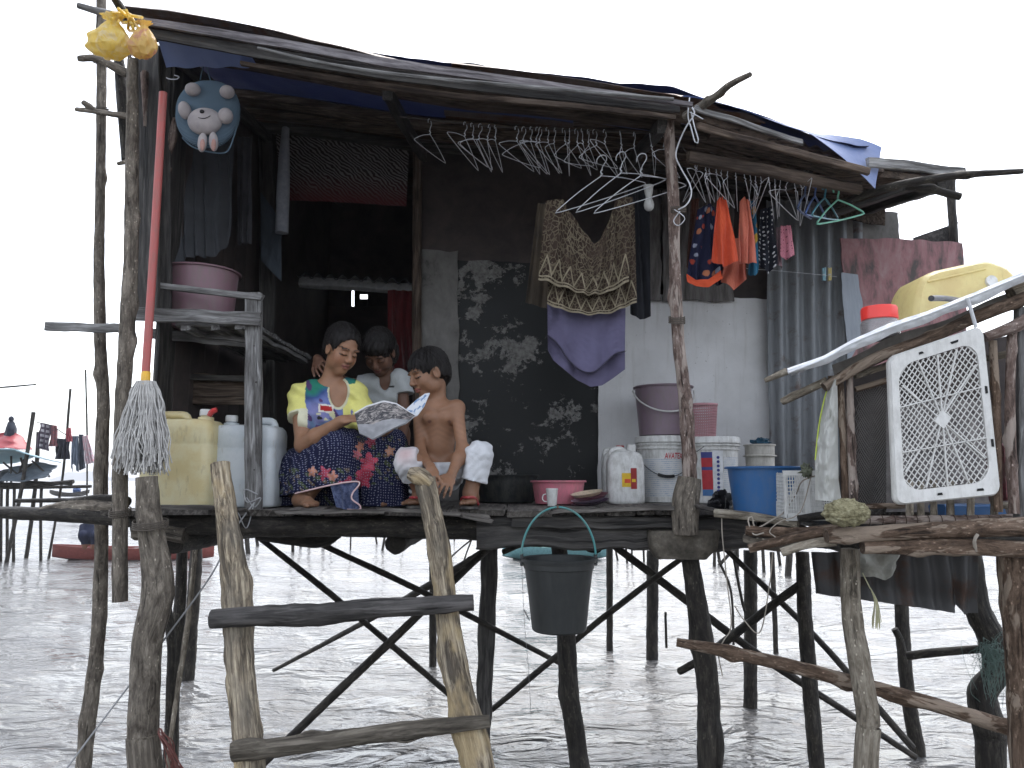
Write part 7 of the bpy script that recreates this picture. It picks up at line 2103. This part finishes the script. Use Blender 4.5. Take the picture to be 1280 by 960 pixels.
# ================================================================ the reading woman
def build_woman():
    Y0 = 3.56
    w = lambda x, y, dy=0.0: np.array(P(x, y, Y0 + dy))
    r = thing('person', 'woman in a yellow printed shirt and dark dotted sarong squatting, reading an open magazine', 'person', (P(400, 632, Y0).x, Y0, DECK))
    SK = (0.32, 0.17, 0.10)
    hc = w(427, 437, -0.03); HB = basis((0.60, -0.66, -0.42), (0.06, 0, 1)); hs = 1.0
    nb = w(412, 482, 0.02)
    SR, SL = w(376, 495, 0.02), w(443, 493, 0.04)
    ER, WR = w(379, 556, -0.10), w(428, 526, -0.24)
    EL, WL = w(466, 550, 0.0), w(484, 535, -0.20)
    S = SDF(*vbox(340, 645, 525, 398, Y0 - .5, Y0 + .3), 0.0044)
    # torso
    S.ell(w(411, 516, .03), (.125, .085, .12), None, .03); S.ell(w(402, 556, .06), (.115, .09, .11), None, .05); S.ell(w(390, 596, .10), (.15, .12, .10), None, .05)
    S.cap(SR, SL, .048, .046, .04); S.cap(w(395, 492, .03), w(430, 490, .03), .06, .06, .04)
    S.cap(nb, V(hc, HB, 0, -.02, -.05), .045, .042, .03)
    head(S, hc, HB, hs, .93)
    # arms
    S.cap(SR, ER, .046, .036, .03); S.cap(ER, ER + (WR - ER) * .35, .036, .037, .02); S.cap(ER + (WR - ER) * .35, WR, .037, .023, .02)
    S.cap(SL, EL, .045, .035, .03); S.cap(EL, WL, .036, .023, .02)
    n1 = hand(S, WR, w(463, 519, -.30) - WR, (0.0, -.55, .85), -1, .95, (.25, .3, .3, .35), .03, .9)
    n2 = hand(S, WL, w(505, 522, -.28) - WL, (0.1, .6, -.8), 1, .95, (.2, .25, .3, .3), .05, .6)
    # legs under the sarong, feet
    HR, HL = w(385, 600, .06), w(405, 602, .10)
    KR, KL = w(432, 566, -.17), w(486, 562, -.07)
    AR, AL = w(384, 618, -.10), w(474, 618, -.02)
    S.cap(HR, KR, .078, .050, .04); S.cap(KR, AR, .045, .030, .02); S.cap(HL, KL, .078, .050, .04); S.cap(KL, AL, .045, .030, .02)
    hh = Vector((P(372, 630, 3.42).x, 3.44, DECK + .002)); foot(S, hh, hh + Vector((.10, -.15, 0)), .95, AR)
    hh2 = Vector((P(470, 630, 3.5).x, 3.60, DECK + .002)); foot(S, hh2, hh2 + Vector((.06, -.15, 0)), .95, AL)
    def pt(p):
        col = np.tile(np.array(SK), (len(p), 1)); l = lump(p, 9)
        col *= (1 + .09 * l + .05 * lump(p, 60, 4))[:, None]
        head_paint(p, col, hc, HB, hs, SK, (0.27, 0.105, 0.085))
        L = (p - hc) @ HB
        cheek = np.exp(-((np.abs(L[:, 0]) - .04) ** 2 + (L[:, 2] + .03) ** 2) / .0006) * (L[:, 1] > 0.03)
        col[:, 0] *= 1 + .12 * cheek
        for q, rad in n1 + n2:
            d = np.linalg.norm(p - np.array(q), axis=1); col[d < rad * .9] = (0.5, 0.33, 0.27)
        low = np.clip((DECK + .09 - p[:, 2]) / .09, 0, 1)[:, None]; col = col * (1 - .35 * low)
        return col
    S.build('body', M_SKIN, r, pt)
    hair(hc, HB, hs, r, 'woman')
    # ---- shirt
    S = SDF(*vbox(335, 600, 485, 462, Y0 - .25, Y0 + .3), 0.0042)
    S.ell(w(411, 518, .025), (.140, .100, .125), None, .02); S.ell(w(402, 558, .05), (.135, .112, .10), None, .05)
    S.cap(SR + np.array([.012, 0, -.002]), SL + np.array([-.012, 0, 0]), .059, .056, .04); S.cap(w(395, 494, .03), w(430, 492, .03), .075, .075, .04)
    eR = SR + (ER - SR) * .52; eL = SL + (EL - SL) * .5
    S.cap(SR, eR + np.array([-.004, 0, 0]), .059, .068, .02); S.cap(SL, eL, .060, .066, .02)
    S.func(lambda f, X, Y, Z: f + .0045 * np.sin(X * 40 + Z * 55 + 3 * np.sin(Z * 14)) * np.sin(Z * 22 + X * 18) + .003 * np.sin(Z * 90 + X * 60))
    dR = (ER - SR) / np.linalg.norm(ER - SR); dL = (EL - SL) / np.linalg.norm(EL - SL)
    xm1, xm2 = w(385, 500)[0], w(443, 500)[0]
    S.plane_cut(SR + (ER - SR) * .46, dR, lambda X, Y, Z: (X < xm1) & (Z + 0 * Y > SR[2] - .25) & (np.abs(X - eR[0]) < .11) & (X < w(380, 500)[0] + .0 * Z))
    S.plane_cut(SL + (EL - SL) * .50, dL, lambda X, Y, Z: (X > w(449, 500)[0]) & (Y < 9) & (Z < 9))
    S.plane_cut(w(400, 577, 0), (0, 0, -1))
    nl = w(424, 487, -.07)   # scoop neckline
    S.ell(nl, (.043, .10, .082), basis((.35, -1, .0)), .004, 'sub')
    S.cap(nb, V(hc, HB, 0, -.02, -.05), .058, .06, .004, 'sub')
    YE = (0.78, 0.74, 0.24)
    def sp(p):
        n = len(p); col = np.tile(np.array(YE), (n, 1))
        px = 640 + p[:, 0] * 960 / p[:, 1]; pz = p[:, 2]
        # picture row of each point
        t = (pz - CAMZ) / p[:, 1]; py = 480 - FPX * (t * _cp - _sp) / (t * _sp + _cp)
        l1, l2 = lump(p, 28), lump(p, 45, 5)
        panel_ = (px > 381 + 3 * l1) & (px < 441 + 5 * l1 - (py - 500) * .12) & (p[:, 1] < Y0 + .12) & (py > 470)
        c = np.zeros((n, 3)); h_ = np.clip((py - 478) / 60, 0, 1)
        a = np.array([(0.03, 0.20, 0.14), (0.05, 0.09, 0.25), (0.16, 0.20, 0.42), (0.22, 0.22, 0.42), (0.04, 0.2, 0.22)])
        hh_ = np.clip(h_ * 4 + l1 * .9, 0, 3.99); i = hh_.astype(int); fr = (hh_ - i)[:, None]
        c = a[i] * (1 - fr) + a[i + 1] * fr
        c[l2 > .55] = (0.09, 0.05, 0.14)
        col[panel_] = c[panel_]
        yel = (px > 427 + 4 * l2) & (px < 447) & (py > 480 + 4 * l1); col[yel & (l2 > -.5)] = YE
        # neckline trim
        Lq = (p - nl) @ basis((.35, -1, 0)); q = np.sqrt((Lq[:, 0] / .049) ** 2 + (Lq[:, 1] / .11) ** 2 + (Lq[:, 2] / .089) ** 2)
        col[(q < 1.04) & (p[:, 1] < Y0 + .06)] = (0.62, 0.6, 0.42)
        # chest badge: red bar with pale outline, pale blotch below it
        bx = (px - 406.5); by = (py - 510.5) - bx * .12
        col[(np.abs(bx) < 9.5) & (np.abs(by) < 5.2) & (p[:, 1] < Y0)] = (0.7, 0.66, 0.6); col[(np.abs(bx) < 7.6) & (np.abs(by) < 3.2) & (p[:, 1] < Y0)] = (0.42, 0.03, 0.03)
        bl = (np.abs(px - 408) < 12 + 3 * l1) & (np.abs(py - 521) < 5 + 2 * l2) & (p[:, 1] < Y0); col[bl & (l2 > -.35)] = (0.6, 0.58, 0.36); col[bl & (l2 < -.6)] = (0.03, 0.03, 0.03)
        for e_, d_, k_ in ((SR, dR, .46), (SL, dL, .50)):
            full = (ER - SR) if e_ is SR else (EL - SL)
            dd = (p - (e_ + full * k_)) @ d_; arm = (px < 384) if e_ is SR else (px > 452)
            col[arm & (dd > -.008)] = (0.7, 0.68, 0.5)
        return col
    S.build('shirt', M_CLOTHP, r, sp)
    # ---- sarong
    S = SDF(*vbox(330, 645, 525, 515, Y0 - .45, Y0 + .36), 0.0047)
    S.ell(w(388, 592, .08), (.165, .15, .115), None, .03)
    S.cap(w(380, 590, .02), w(428, 560, -.18), .115, .085, .05); S.cap(w(400, 590, .06), w(486, 558, -.08), .115, .080, .05)
    S.cap(w(430, 562, -.18), w(428, 612, -.16), .082, .092, .04); S.cap(w(428, 566, -.16), w(388, 606, -.10), .085, .085, .04); S.cap(w(487, 560, -.08), w(486, 640, -.06), .078, .090, .04)
    S.cap(w(455, 575, -.10), w(455, 640, -.04), .075, .09, .05); S.cap(w(400, 600, -.06), w(395, 622, -.05), .12, .14, .05); S.cap(w(366, 596, .05), w(362, 625, .05), .075, .085, .04)
    S.func(lambda f, X, Y, Z: f + .006 * np.sin(X * 55 + Z * 12 + 2 * np.sin(Z * 10)) * np.clip((w(0, 560)[2] - Z) * 8, 0.1, 1) + .003 * np.sin(X * 130 + Z * 30 + 2 * np.sin(Z * 25)))
    S.plane_cut((0, 0, DECK + .004), (0, 0, -1))
    h0_, h1_ = w(370, 616, -.2), w(450, 601, -.2)
    hn = np.array([(h1_ - h0_)[2], 0, -(h1_ - h0_)[0]]); xc = w(449, 600, -.2)[0]
    S.plane_cut(h0_, hn, lambda X, Y, Z: (X < xc) & (Y < Y0 - .01) & (Z < 9))
    fl = [(-1, 436, 611, 12, (0.42, 0.05, 0.09)), (0, 458, 590, 9, (0.45, 0.06, 0.10)), (0, 462, 578, 9, (0.5, 0.08, 0.12)), (0, 456, 600, 8, (0.34, 0.04, 0.07)), (1, 407, 592, 6.5, (0.42, 0.07, 0.11)), (1, 417, 596, 5, (0.45, 0.2, 0.14)), (1, 392, 590, 5, (0.42, 0.2, 0.14)),
          (1, 447, 568, 5, (0.5, 0.14, 0.16)), (1, 451, 558, 4.5, (0.4, 0.16, 0.1)), (1, 488, 564, 5, (0.38, 0.2, 0.13)), (1, 464, 552, 6, (0.25, 0.04, 0.06))]
    def gp(p):
        n = len(p); col = np.tile(np.array((0.014, 0.016, 0.045)), (n, 1))
        px = 640 + p[:, 0] * 960 / p[:, 1]; t = (p[:, 2] - CAMZ) / p[:, 1]; py = 480 - FPX * (t * _cp - _sp) / (t * _sp + _cp)
        l2 = lump(p, 60, 2); fr = p[:, 1] < Y0 + .04
        lf = lump(p, 85, 9)
        zone = ((py > 585) & (px < 447)) | ((px > 445) & (py > 545) & (py < 606))
        g = fr & zone & (lf > .42); col[g] = (0.06, 0.075, 0.04)
        col[fr & zone & (lf < -.62)] = (0.12, 0.09, 0.06)
        for _, x, y, rad, cc in fl:
            d = np.hypot(px - x, (py - y) * .9); a = np.arctan2(py - y, px - x)
            m_ = fr & (d < rad * (1 + .28 * np.sin(a * 5 + x)) * (1 + .2 * l2)); col[m_] = np.array(cc) * (1 + .4 * l2[m_])[:, None]
        return col
    m = Mat('dotted_navy_sarong', 0.9, 0.1)
    a = m.node('ShaderNodeAttribute', attribute_name='paint')
    v = m.node('ShaderNodeTexVoronoi', {'Vector': m.gc(vary=False), 'Scale': 88.0, 'Randomness': 0.35}, voronoi_dimensions='2D').outputs['Distance']
    m.base(m.mix(m.ramp(v, [(0.13, 0.75), (0.24, 0.0)]), a.outputs['Color'], (0.30, 0.31, 0.40))); m.bump(m.noise(m.gc(vary=False), 16, 4, 0.6, 0.7), 0.5, 0.01)
    S.build('sarong', m.m, r, gp, gc=lambda p: np.stack([p[:, 0] * .9 + p[:, 1] * .55, p[:, 2] + p[:, 1] * .35, 0 * p[:, 0]], 1))
    mb = MB(); trim = plain('pale_pink_trim', (0.6, 0.42, 0.42), 0.8)
    wire(mb, [P(369, 617, 3.34), P(385, 613, 3.28), P(410, 607, 3.26), P(432, 603, 3.265), P(447, 602, 3.27), P(449, 606, 3.26), P(441, 616, 3.25), P(440, 624, 3.25), P(450, 632, 3.25), P(449, 637, 3.25), P(434, 637, 3.25)], 0.0035, seg=6, step=0.008)
    mb.build('hem_trim', trim, r)
    mb = MB()
    drape(mb, [(412, 606), (430, 604), (447, 603)], [(420, 634), (432, 637), (449, 637)], 3.275, fold=0.012, nf=2, nu=30, nv=20)
    mb.build('sarong_flap', cloth('navy_sarong_flap', (0.03, 0.04, 0.09), (0.10, 0.12, 0.2), 70), r)

# ================================================================ the child standing behind
def build_child():
    Y0 = 3.86
    w = lambda x, y, dy=0.0: np.array(P(x, y, Y0 + dy))
    r = thing('person', 'child in a pale tee leaning over the woman from behind, head bent to the magazine', 'person', (P(490, 632, Y0).x, Y0, DECK))
    SK = (0.15, 0.075, 0.048)  # skin tone darkened to carry the shadow the child stands in
    hc = w(474, 440, -0.08); HB = basis((-0.12, -0.62, -0.66), (0, -.3, 1)); hs = .98
    S = SDF(*vbox(380, 645, 535, 396, Y0 - .42, Y0 + .25), 0.0048)
    nb = w(482, 474, .03); SR, SL = w(462, 482, .02), w(500, 476, .02)
    S.cap(nb, V(hc, HB, 0, -.03, -.04), .042, .042, .03); head(S, hc, HB, hs)
    S.cap(SR, SL, .042, .042, .03); S.ell(w(482, 505, .05), (.095, .075, .11), None, .03); S.ell(w(490, 545, .08), (.095, .08, .11), None, .05)
    ER = w(432, 480, -.06); WR = w(397, 449, -.22)
    S.cap(SR, ER, .036, .03, .02); S.cap(ER, WR, .03, .02, .02)
    n1 = hand(S, WR, w(404, 466, -.36) - WR, (-.55, -.65, .5), 1, .85, (.35, .35, .35, .35), .16, .4)
    EL = w(506, 522, .0); WL = w(500, 556, -.1)
    S.cap(SL, EL, .036, .03, .02); S.cap(EL, WL, .03, .02, .02)
    n2 = hand(S, WL, w(496, 575, -.14) - WL, (.3, -.9, 0), -1, .8)
    for x, dy in ((500, -.02), (516, .08)):
        S.cap(w(493, 560, .08), w(x, 592, dy - .05), .062, .045, .03); S.cap(w(x, 592, dy - .05), w(x + 1, 624, dy), .044, .03, .02)
        hh = Vector((P(x, 632, Y0 + dy).x, Y0 + dy + .02, DECK + .002)); foot(S, hh, hh + Vector((-.02, -.15, 0)), .8, w(x + 1, 620, dy))
    def pt(p):
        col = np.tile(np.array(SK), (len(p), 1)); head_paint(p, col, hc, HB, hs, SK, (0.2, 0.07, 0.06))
        for q, rad in n1 + n2: col[np.linalg.norm(p - np.array(q), axis=1) < rad * .9] = (0.35, 0.22, 0.18)
        return col
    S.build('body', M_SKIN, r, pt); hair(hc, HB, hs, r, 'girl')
    S = SDF(*vbox(440, 590, 530, 455, Y0 - .2, Y0 + .25), 0.0045)
    S.cap(SR, SL, .056, .058, .03); S.ell(w(482, 505, .045), (.112, .092, .12), None, .03); S.ell(w(490, 545, .08), (.11, .10, .10), None, .05)
    S.cap(SL, SL + (EL - SL) * .45, .056, .062, .02); S.cap(SR, SR + (ER - SR) * .5, .05, .052, .02)
    S.func(lambda f, X, Y, Z: f + .004 * np.sin(X * 45 + Z * 60 + 3 * np.sin(Z * 15)))
    dL = (EL - SL) / np.linalg.norm(EL - SL)
    S.plane_cut(SL + (EL - SL) * .38, dL, lambda X, Y, Z: (X > w(498, 480)[0]) & (Y < 9) & (Z < 9))
    S.plane_cut(w(448, 500), (-1, 0, 0), None); S.plane_cut(w(480, 572), (0, 0, -1))
    S.ell(w(478, 472, -.10), (.036, .12, .075), None, .004, 'sub'); S.cap(nb, V(hc, HB, 0, -.03, -.04), .05, .055, .004, 'sub')
    def sp(p):
        px = 640 + p[:, 0] * 960 / p[:, 1]; t = (p[:, 2] - CAMZ) / p[:, 1]; py = 480 - FPX * (t * _cp - _sp) / (t * _sp + _cp)
        col = np.tile(np.array((0.44, 0.46, 0.46)), (len(p), 1)); l = lump(p, 120, 3)
        col[(np.abs(px - 486) < 6) & (np.abs(py - 483.5) < 1.3) & (l > -.1)] = (0.05, 0.05, 0.05); return col
    S.build('tee_shirt', M_CLOTHP, r, sp)
    S = SDF(*vbox(470, 645, 545, 545, Y0 - .3, Y0 + .3), 0.0045)
    for x, dy in ((500, -.02), (516, .08)):
        S.cap(w(493, 562, .08), w(x, 592, dy - .05), .076, .058, .03); S.cap(w(x, 592, dy - .05), w(x + 2, 622, dy), .056, .050, .02)
    S.plane_cut((0, 0, DECK + .03), (0, 0, -1)); S.plane_cut(w(480, 556), (0, 0, 1))
    def lp(p):
        l = lump(p, 14, 1); st = np.sin(p[:, 2] * 210 + l * 2.2 + p[:, 0] * 30) > .1
        col = np.tile(np.array((0.02, 0.022, 0.03)), (len(p), 1)); col[st] = (0.5, 0.5, 0.5); return col
    S.build('leggings', M_CLOTHP, r, lp)

# ================================================================ the boy
def build_boy():
    Y0 = 3.42
    w = lambda x, y, dy=0.0: np.array(P(x, y, Y0 + dy))
    r = thing('person', 'bare-chested boy in pale shorts squatting, hands on the ladder top, face turned left', 'person', (P(550, 632, Y0).x, Y0, DECK))
    SK = (0.26, 0.135, 0.078)
    hc = w(536, 467, .0); HB = basis((-0.80, -0.50, -0.34), (-.08, 0, 1)); hs = .96
    nb = w(546, 504, .02); SR, SL = w(524, 513, .06), w(571, 510, -.02)
    ER, WR = w(525, 565, -.06), w(539, 586, -.22); EL, WL = w(578, 562, -.10), w(563, 596, -.22)
    S = SDF(*vbox(494, 645, 622, 428, Y0 - .42, Y0 + .3), 0.0044)
    S.cap(nb, V(hc, HB, 0, -.03, -.045), .040, .038, .03); head(S, hc, HB, hs)
    S.cap(SR, SL, .036, .036, .03); S.ell(w(548, 526, .02), (.092, .066, .085), None, .035); S.ell(w(547, 556, .03), (.076, .062, .08), None, .05); S.ell(w(547, 588, .06), (.095, .08, .07), None, .05)
    for q in (-1, 1): S.ell(w(548 + q * 11, 522, -.035), (.034, .02, .026), None, .02)
    S.cap(w(532, 508, -.005), w(545, 512, -.035), .008, .007, .012); S.cap(w(566, 507, -.04), w(549, 512, -.04), .008, .007, .012)
    S.cap(SR, ER, .029, .023, .02); S.cap(ER, WR, .025, .017, .02); S.cap(SL, EL, .031, .024, .02); S.cap(EL, EL + (WL - EL) * .35, .027, .027, .02); S.cap(EL + (WL - EL) * .35, WL, .027, .018, .02)
    n1 = hand(S, WR, w(541, 607, -.33) - WR, (-.1, -.75, .65), 1, .88, (.35, .4, .4, .45), .14, .5)
    n2 = hand(S, WL, w(552, 614, -.34) - WL, (.2, -.75, .6), 1, .88, (.45, .5, .5, .5), .14, .5)
    KR, KL = w(511, 577, -.16), w(600, 568, -.12); AR, AL = w(526, 618, -.04), w(588, 616, -.12)
    S.cap(w(538, 592, .05), KR, .062, .046, .03); S.cap(KR, AR, .042, .027, .02); S.cap(w(558, 592, .05), KL, .062, .046, .03); S.cap(KL, AL, .044, .028, .02)
    h1 = Vector((P(526, 632, 3.40).x, 3.44, DECK + .012)); foot(S, h1, h1 + Vector((-.03, -.15, 0)), .85, AR)
    h2 = Vector((P(590, 632, 3.35).x, 3.37, DECK + .014)); foot(S, h2, h2 + Vector((-.01, -.15, 0)), .85, AL)
    def pt(p):
        col = np.tile(np.array(SK), (len(p), 1)); col *= (1 + .09 * lump(p, 11, 3) + .05 * lump(p, 60, 4))[:, None]
        head_paint(p, col, hc, HB, hs, SK, (0.30, 0.10, 0.08))
        for x in (537, 562):
            d = np.linalg.norm(p - w(x, 527, -.05), axis=1); col[d < .0075] = (0.15, 0.065, 0.045)
        col[np.linalg.norm(p - w(547, 574, -.03), axis=1) < .006] = (0.1, 0.05, 0.035)
        for q, rad in n1 + n2: col[np.linalg.norm(p - np.array(q), axis=1) < rad * .9] = (0.5, 0.33, 0.27)
        rib = np.sin((p[:, 2] + np.abs(p[:, 0] - w(548, 530)[0]) * .5) * 260) * np.exp(-((p[:, 2] - w(548, 540)[2]) / .05) ** 2) * (p[:, 1] < Y0)  # rib relief painted as light and dark bands in the skin colour
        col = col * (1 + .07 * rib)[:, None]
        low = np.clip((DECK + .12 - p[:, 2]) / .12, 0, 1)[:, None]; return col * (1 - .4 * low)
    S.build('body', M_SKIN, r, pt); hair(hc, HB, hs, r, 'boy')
    S = SDF(*vbox(488, 645, 628, 535, Y0 - .32, Y0 + .25), 0.0042)
    S.ell(w(547, 594, .06), (.108, .095, .065), None, .03)
    S.cap(w(538, 594, .05), KR, .078, .060, .03); S.cap(w(558, 592, .05), KL, .078, .056, .03)
    S.cap(KL, KL + (AL - KL) * .75, .056, .057, .02); S.cap(KR, KR + (AR - KR) * .45, .060, .055, .02)
    S.func(lambda f, X, Y, Z: f + .0035 * np.sin(X * 90 + Z * 50 + 3 * np.sin(Z * 25 + Y * 14)) + .0015 * np.sin(Z * 160 - X * 90 + 2 * np.sin(X * 60)))
    dl = (AL - KL) / np.linalg.norm(AL - KL); S.plane_cut(KL + (AL - KL) * .70, dl, lambda X, Y, Z: (X > w(578, 580)[0]) & (Y < 9) & (Z < 9))
    dr = (AR - KR) / np.linalg.norm(AR - KR); S.plane_cut(KR + (AR - KR) * .42, dr, lambda X, Y, Z: (X < w(530, 580)[0]) & (Y < 9) & (Z < 9))
    S.plane_cut(w(547, 578), (0, 0, 1), lambda X, Y, Z: (X > w(528, 580)[0]) & (X < w(572, 580)[0]) & (Y < Y0 + .3) & (Z < 9))
    S.cap(KL + (AL - KL) * .45, AL + (AL - KL) * .3, .047, .047, .003, 'sub')
    def sp(p):
        col = np.tile(np.array((0.60, 0.61, 0.63)), (len(p), 1)); col *= (1 + .08 * lump(p, 25, 2))[:, None]
        d = np.linalg.norm(p - w(506, 566, -.22), axis=1); k = np.exp(-(d / .05) ** 2)[:, None] * .7; return col * (1 - k) + np.array((0.5, 0.3, 0.28)) * k
    S.build('shorts', M_CLOTHP, r, sp)
    red = plastic('red_slipper_strap', (0.35, 0.02, 0.03)); blk = plastic('black_slipper', (0.012, 0.012, 0.014))
    for h in (h1, h2):
        d = Vector((-.012, -.15, 0)).normalized(); c = h + d * .085
        mb = MB(); secs = []
        for z in (-.011, -.001): secs.append([Vector((c.x + x, c.y + y, DECK + .013 + z)) for x, y in rrect(.082, .235, .038)])
        loft(mb, secs); so = mb.build('slipper', blk, r)
        mb = MB(); b = h + d * .15 + Vector((0, 0, .034)); wire(mb, [h + d * .08 + Vector((-.036, 0, .004)), h + d * .12 + Vector((-.026, 0, .032)), b + d * .012, h + d * .12 + Vector((.026, 0, .032)), h + d * .08 + Vector((.036, 0, .004))], .006, seg=8); mb.build('strap', red, so, base=b)

def build_magazine():
    r = thing('magazine', 'open magazine with a dark picture page in the woman\'s hands', 'magazine', P(485, 530, 3.28))
    m = Mat('printed_page_picture', 0.4, 0.5); g = m.gc(vary=False); xy = m.sep(g)
    n = m.noise(m.node('ShaderNodeVectorMath', {0: g, 1: (1.0, 1.6, 1)}, operation='MULTIPLY').outputs[0], 24, 5, 0.7, 2.0)
    c = m.ramp(n, [(0.42, (0.02, 0.02, 0.025)), (0.5, (0.10, 0.09, 0.09)), (0.56, (0.30, 0.27, 0.25)), (0.64, (0.36, 0.33, 0.31))])
    low = m.math('LESS_THAN', xy[1], 0.075)
    n2 = m.noise(g, 9, 3, 0.6)
    c = m.mix(low, c, m.ramp(n2, [(0.4, (0.2, 0.2, 0.21)), (0.6, (0.34, 0.34, 0.35))]))
    edge = m.math('GREATER_THAN', xy[1], 0.172)
    m.base(m.mix(edge, c, (0.6, 0.6, 0.6)))
    def page(name, top, bot, mat, Ya, Yb, n=3):
        for i in range(n):
            mb = MB()
            def f(u, v):
                a = polyline(top, u); b = polyline(bot, u)
                Y = Ya[0] + (Ya[1] - Ya[0]) * u + (Yb - 0) * v
                return P(a[0] + (b[0] - a[0]) * v, a[1] + (b[1] - a[1]) * v, Y) + Vector((0, .004 * i + .003 * math.sin(math.pi * u) * i, -.0015 * i))
            sheet(mb, f, 40, 20, 0.0009, gsc=lambda u, v: (u * .21, (1 - v) * .18, 0)); mb.build(name, mat if i == 0 else M_PAPER, r)
    global M_PAPER
    M_PAPER = plain('white_paper', (0.62, 0.63, 0.65), 0.6)
    page('cover_page', [(443, 516), (458, 507), (480, 500.5), (496, 504), (519, 519)], [(449, 541), (458, 545), (466, 549), (492, 535), (507, 529)], m.m, (3.24, 3.22), -0.06)
    mt = Mat('page_with_blue', 0.4, 0.4); g = mt.gc(vary=False); xx = mt.sep(g)
    mt.base(mt.mix(mt.ramp(mt.noise(g, 14, 3, .6), [(0.5, 0.0), (0.56, 1.0)]), (0.62, 0.64, 0.67), (0.15, 0.25, 0.42)))
    page('inner_page', [(508, 511), (520, 500), (531, 492), (537, 491)], [(518, 521), (522, 519), (530, 508), (537, 492)], mt.m, (3.23, 3.28), 0.0, 2)
build_woman(); build_child(); build_boy(); build_magazine()

# the person squatting in the far canoe
def far_person():
    c = P(111, 682, 17.0)
    r = thing('person', 'distant dark-clad person squatting in the red canoe', 'person', c)
    S = SDF(np.array(c) - [.45, .45, .25], np.array(c) + [.45, .45, .75], 0.012)
    w = lambda x, y, dy=0.0: np.array(P(x, y, 17.0 + dy))
    S.ell(w(111, 668), (.19, .2, .24), None, .08); S.ell(w(112, 654, -.02), (.12, .13, .14), None, .06)
    for q in (-1, 1):
        S.cap(w(111 + q * 5, 672), w(111 + q * 8, 668, -.25), .10, .08, .05); S.cap(w(111 + q * 8, 668, -.25), w(111 + q * 5, 684, -.1), .07, .05, .04)
        S.cap(w(111 + q * 8, 658), w(111 + q * 10, 672, -.15), .06, .045, .04)
    def pt(p):
        col = np.tile(np.array((0.03, 0.035, 0.06)), (len(p), 1)); col[p[:, 2] < c.z + .04] = (0.25, 0.13, 0.09); return col
    S.build('body', M_CLOTHP, r, pt)
far_person()
# ================================================================ rainy air
def build_haze():
    m = bpy.data.materials.new('rain_haze'); m.use_nodes = True; nt = m.node_tree
    nt.nodes.remove(nt.nodes['Principled BSDF'])
    v = nt.nodes.new('ShaderNodeVolumePrincipled'); v.inputs['Color'].default_value = (0.93, 0.95, 1.0, 1); v.inputs['Density'].default_value = 0.0008
    nt.links.new(v.outputs[0], nt.nodes['Material Output'].inputs['Volume'])
    x, y0, y1, z0, z1 = 2600, -2600, 2600, -1.6, 60
    vs = [(a, b, c) for c in (z0, z1) for a, b in ((-x, y0), (x, y0), (x, y1), (-x, y1))]
    me = bpy.data.meshes.new('haze'); me.from_pydata(vs, [], [(3, 2, 1, 0), (4, 5, 6, 7), (0, 1, 5, 4), (1, 2, 6, 5), (2, 3, 7, 6), (3, 0, 4, 7)])
    me.materials.append(m); o = bpy.data.objects.new('haze', me); COL.objects.link(o); tag(o, kind='stuff')
build_haze()
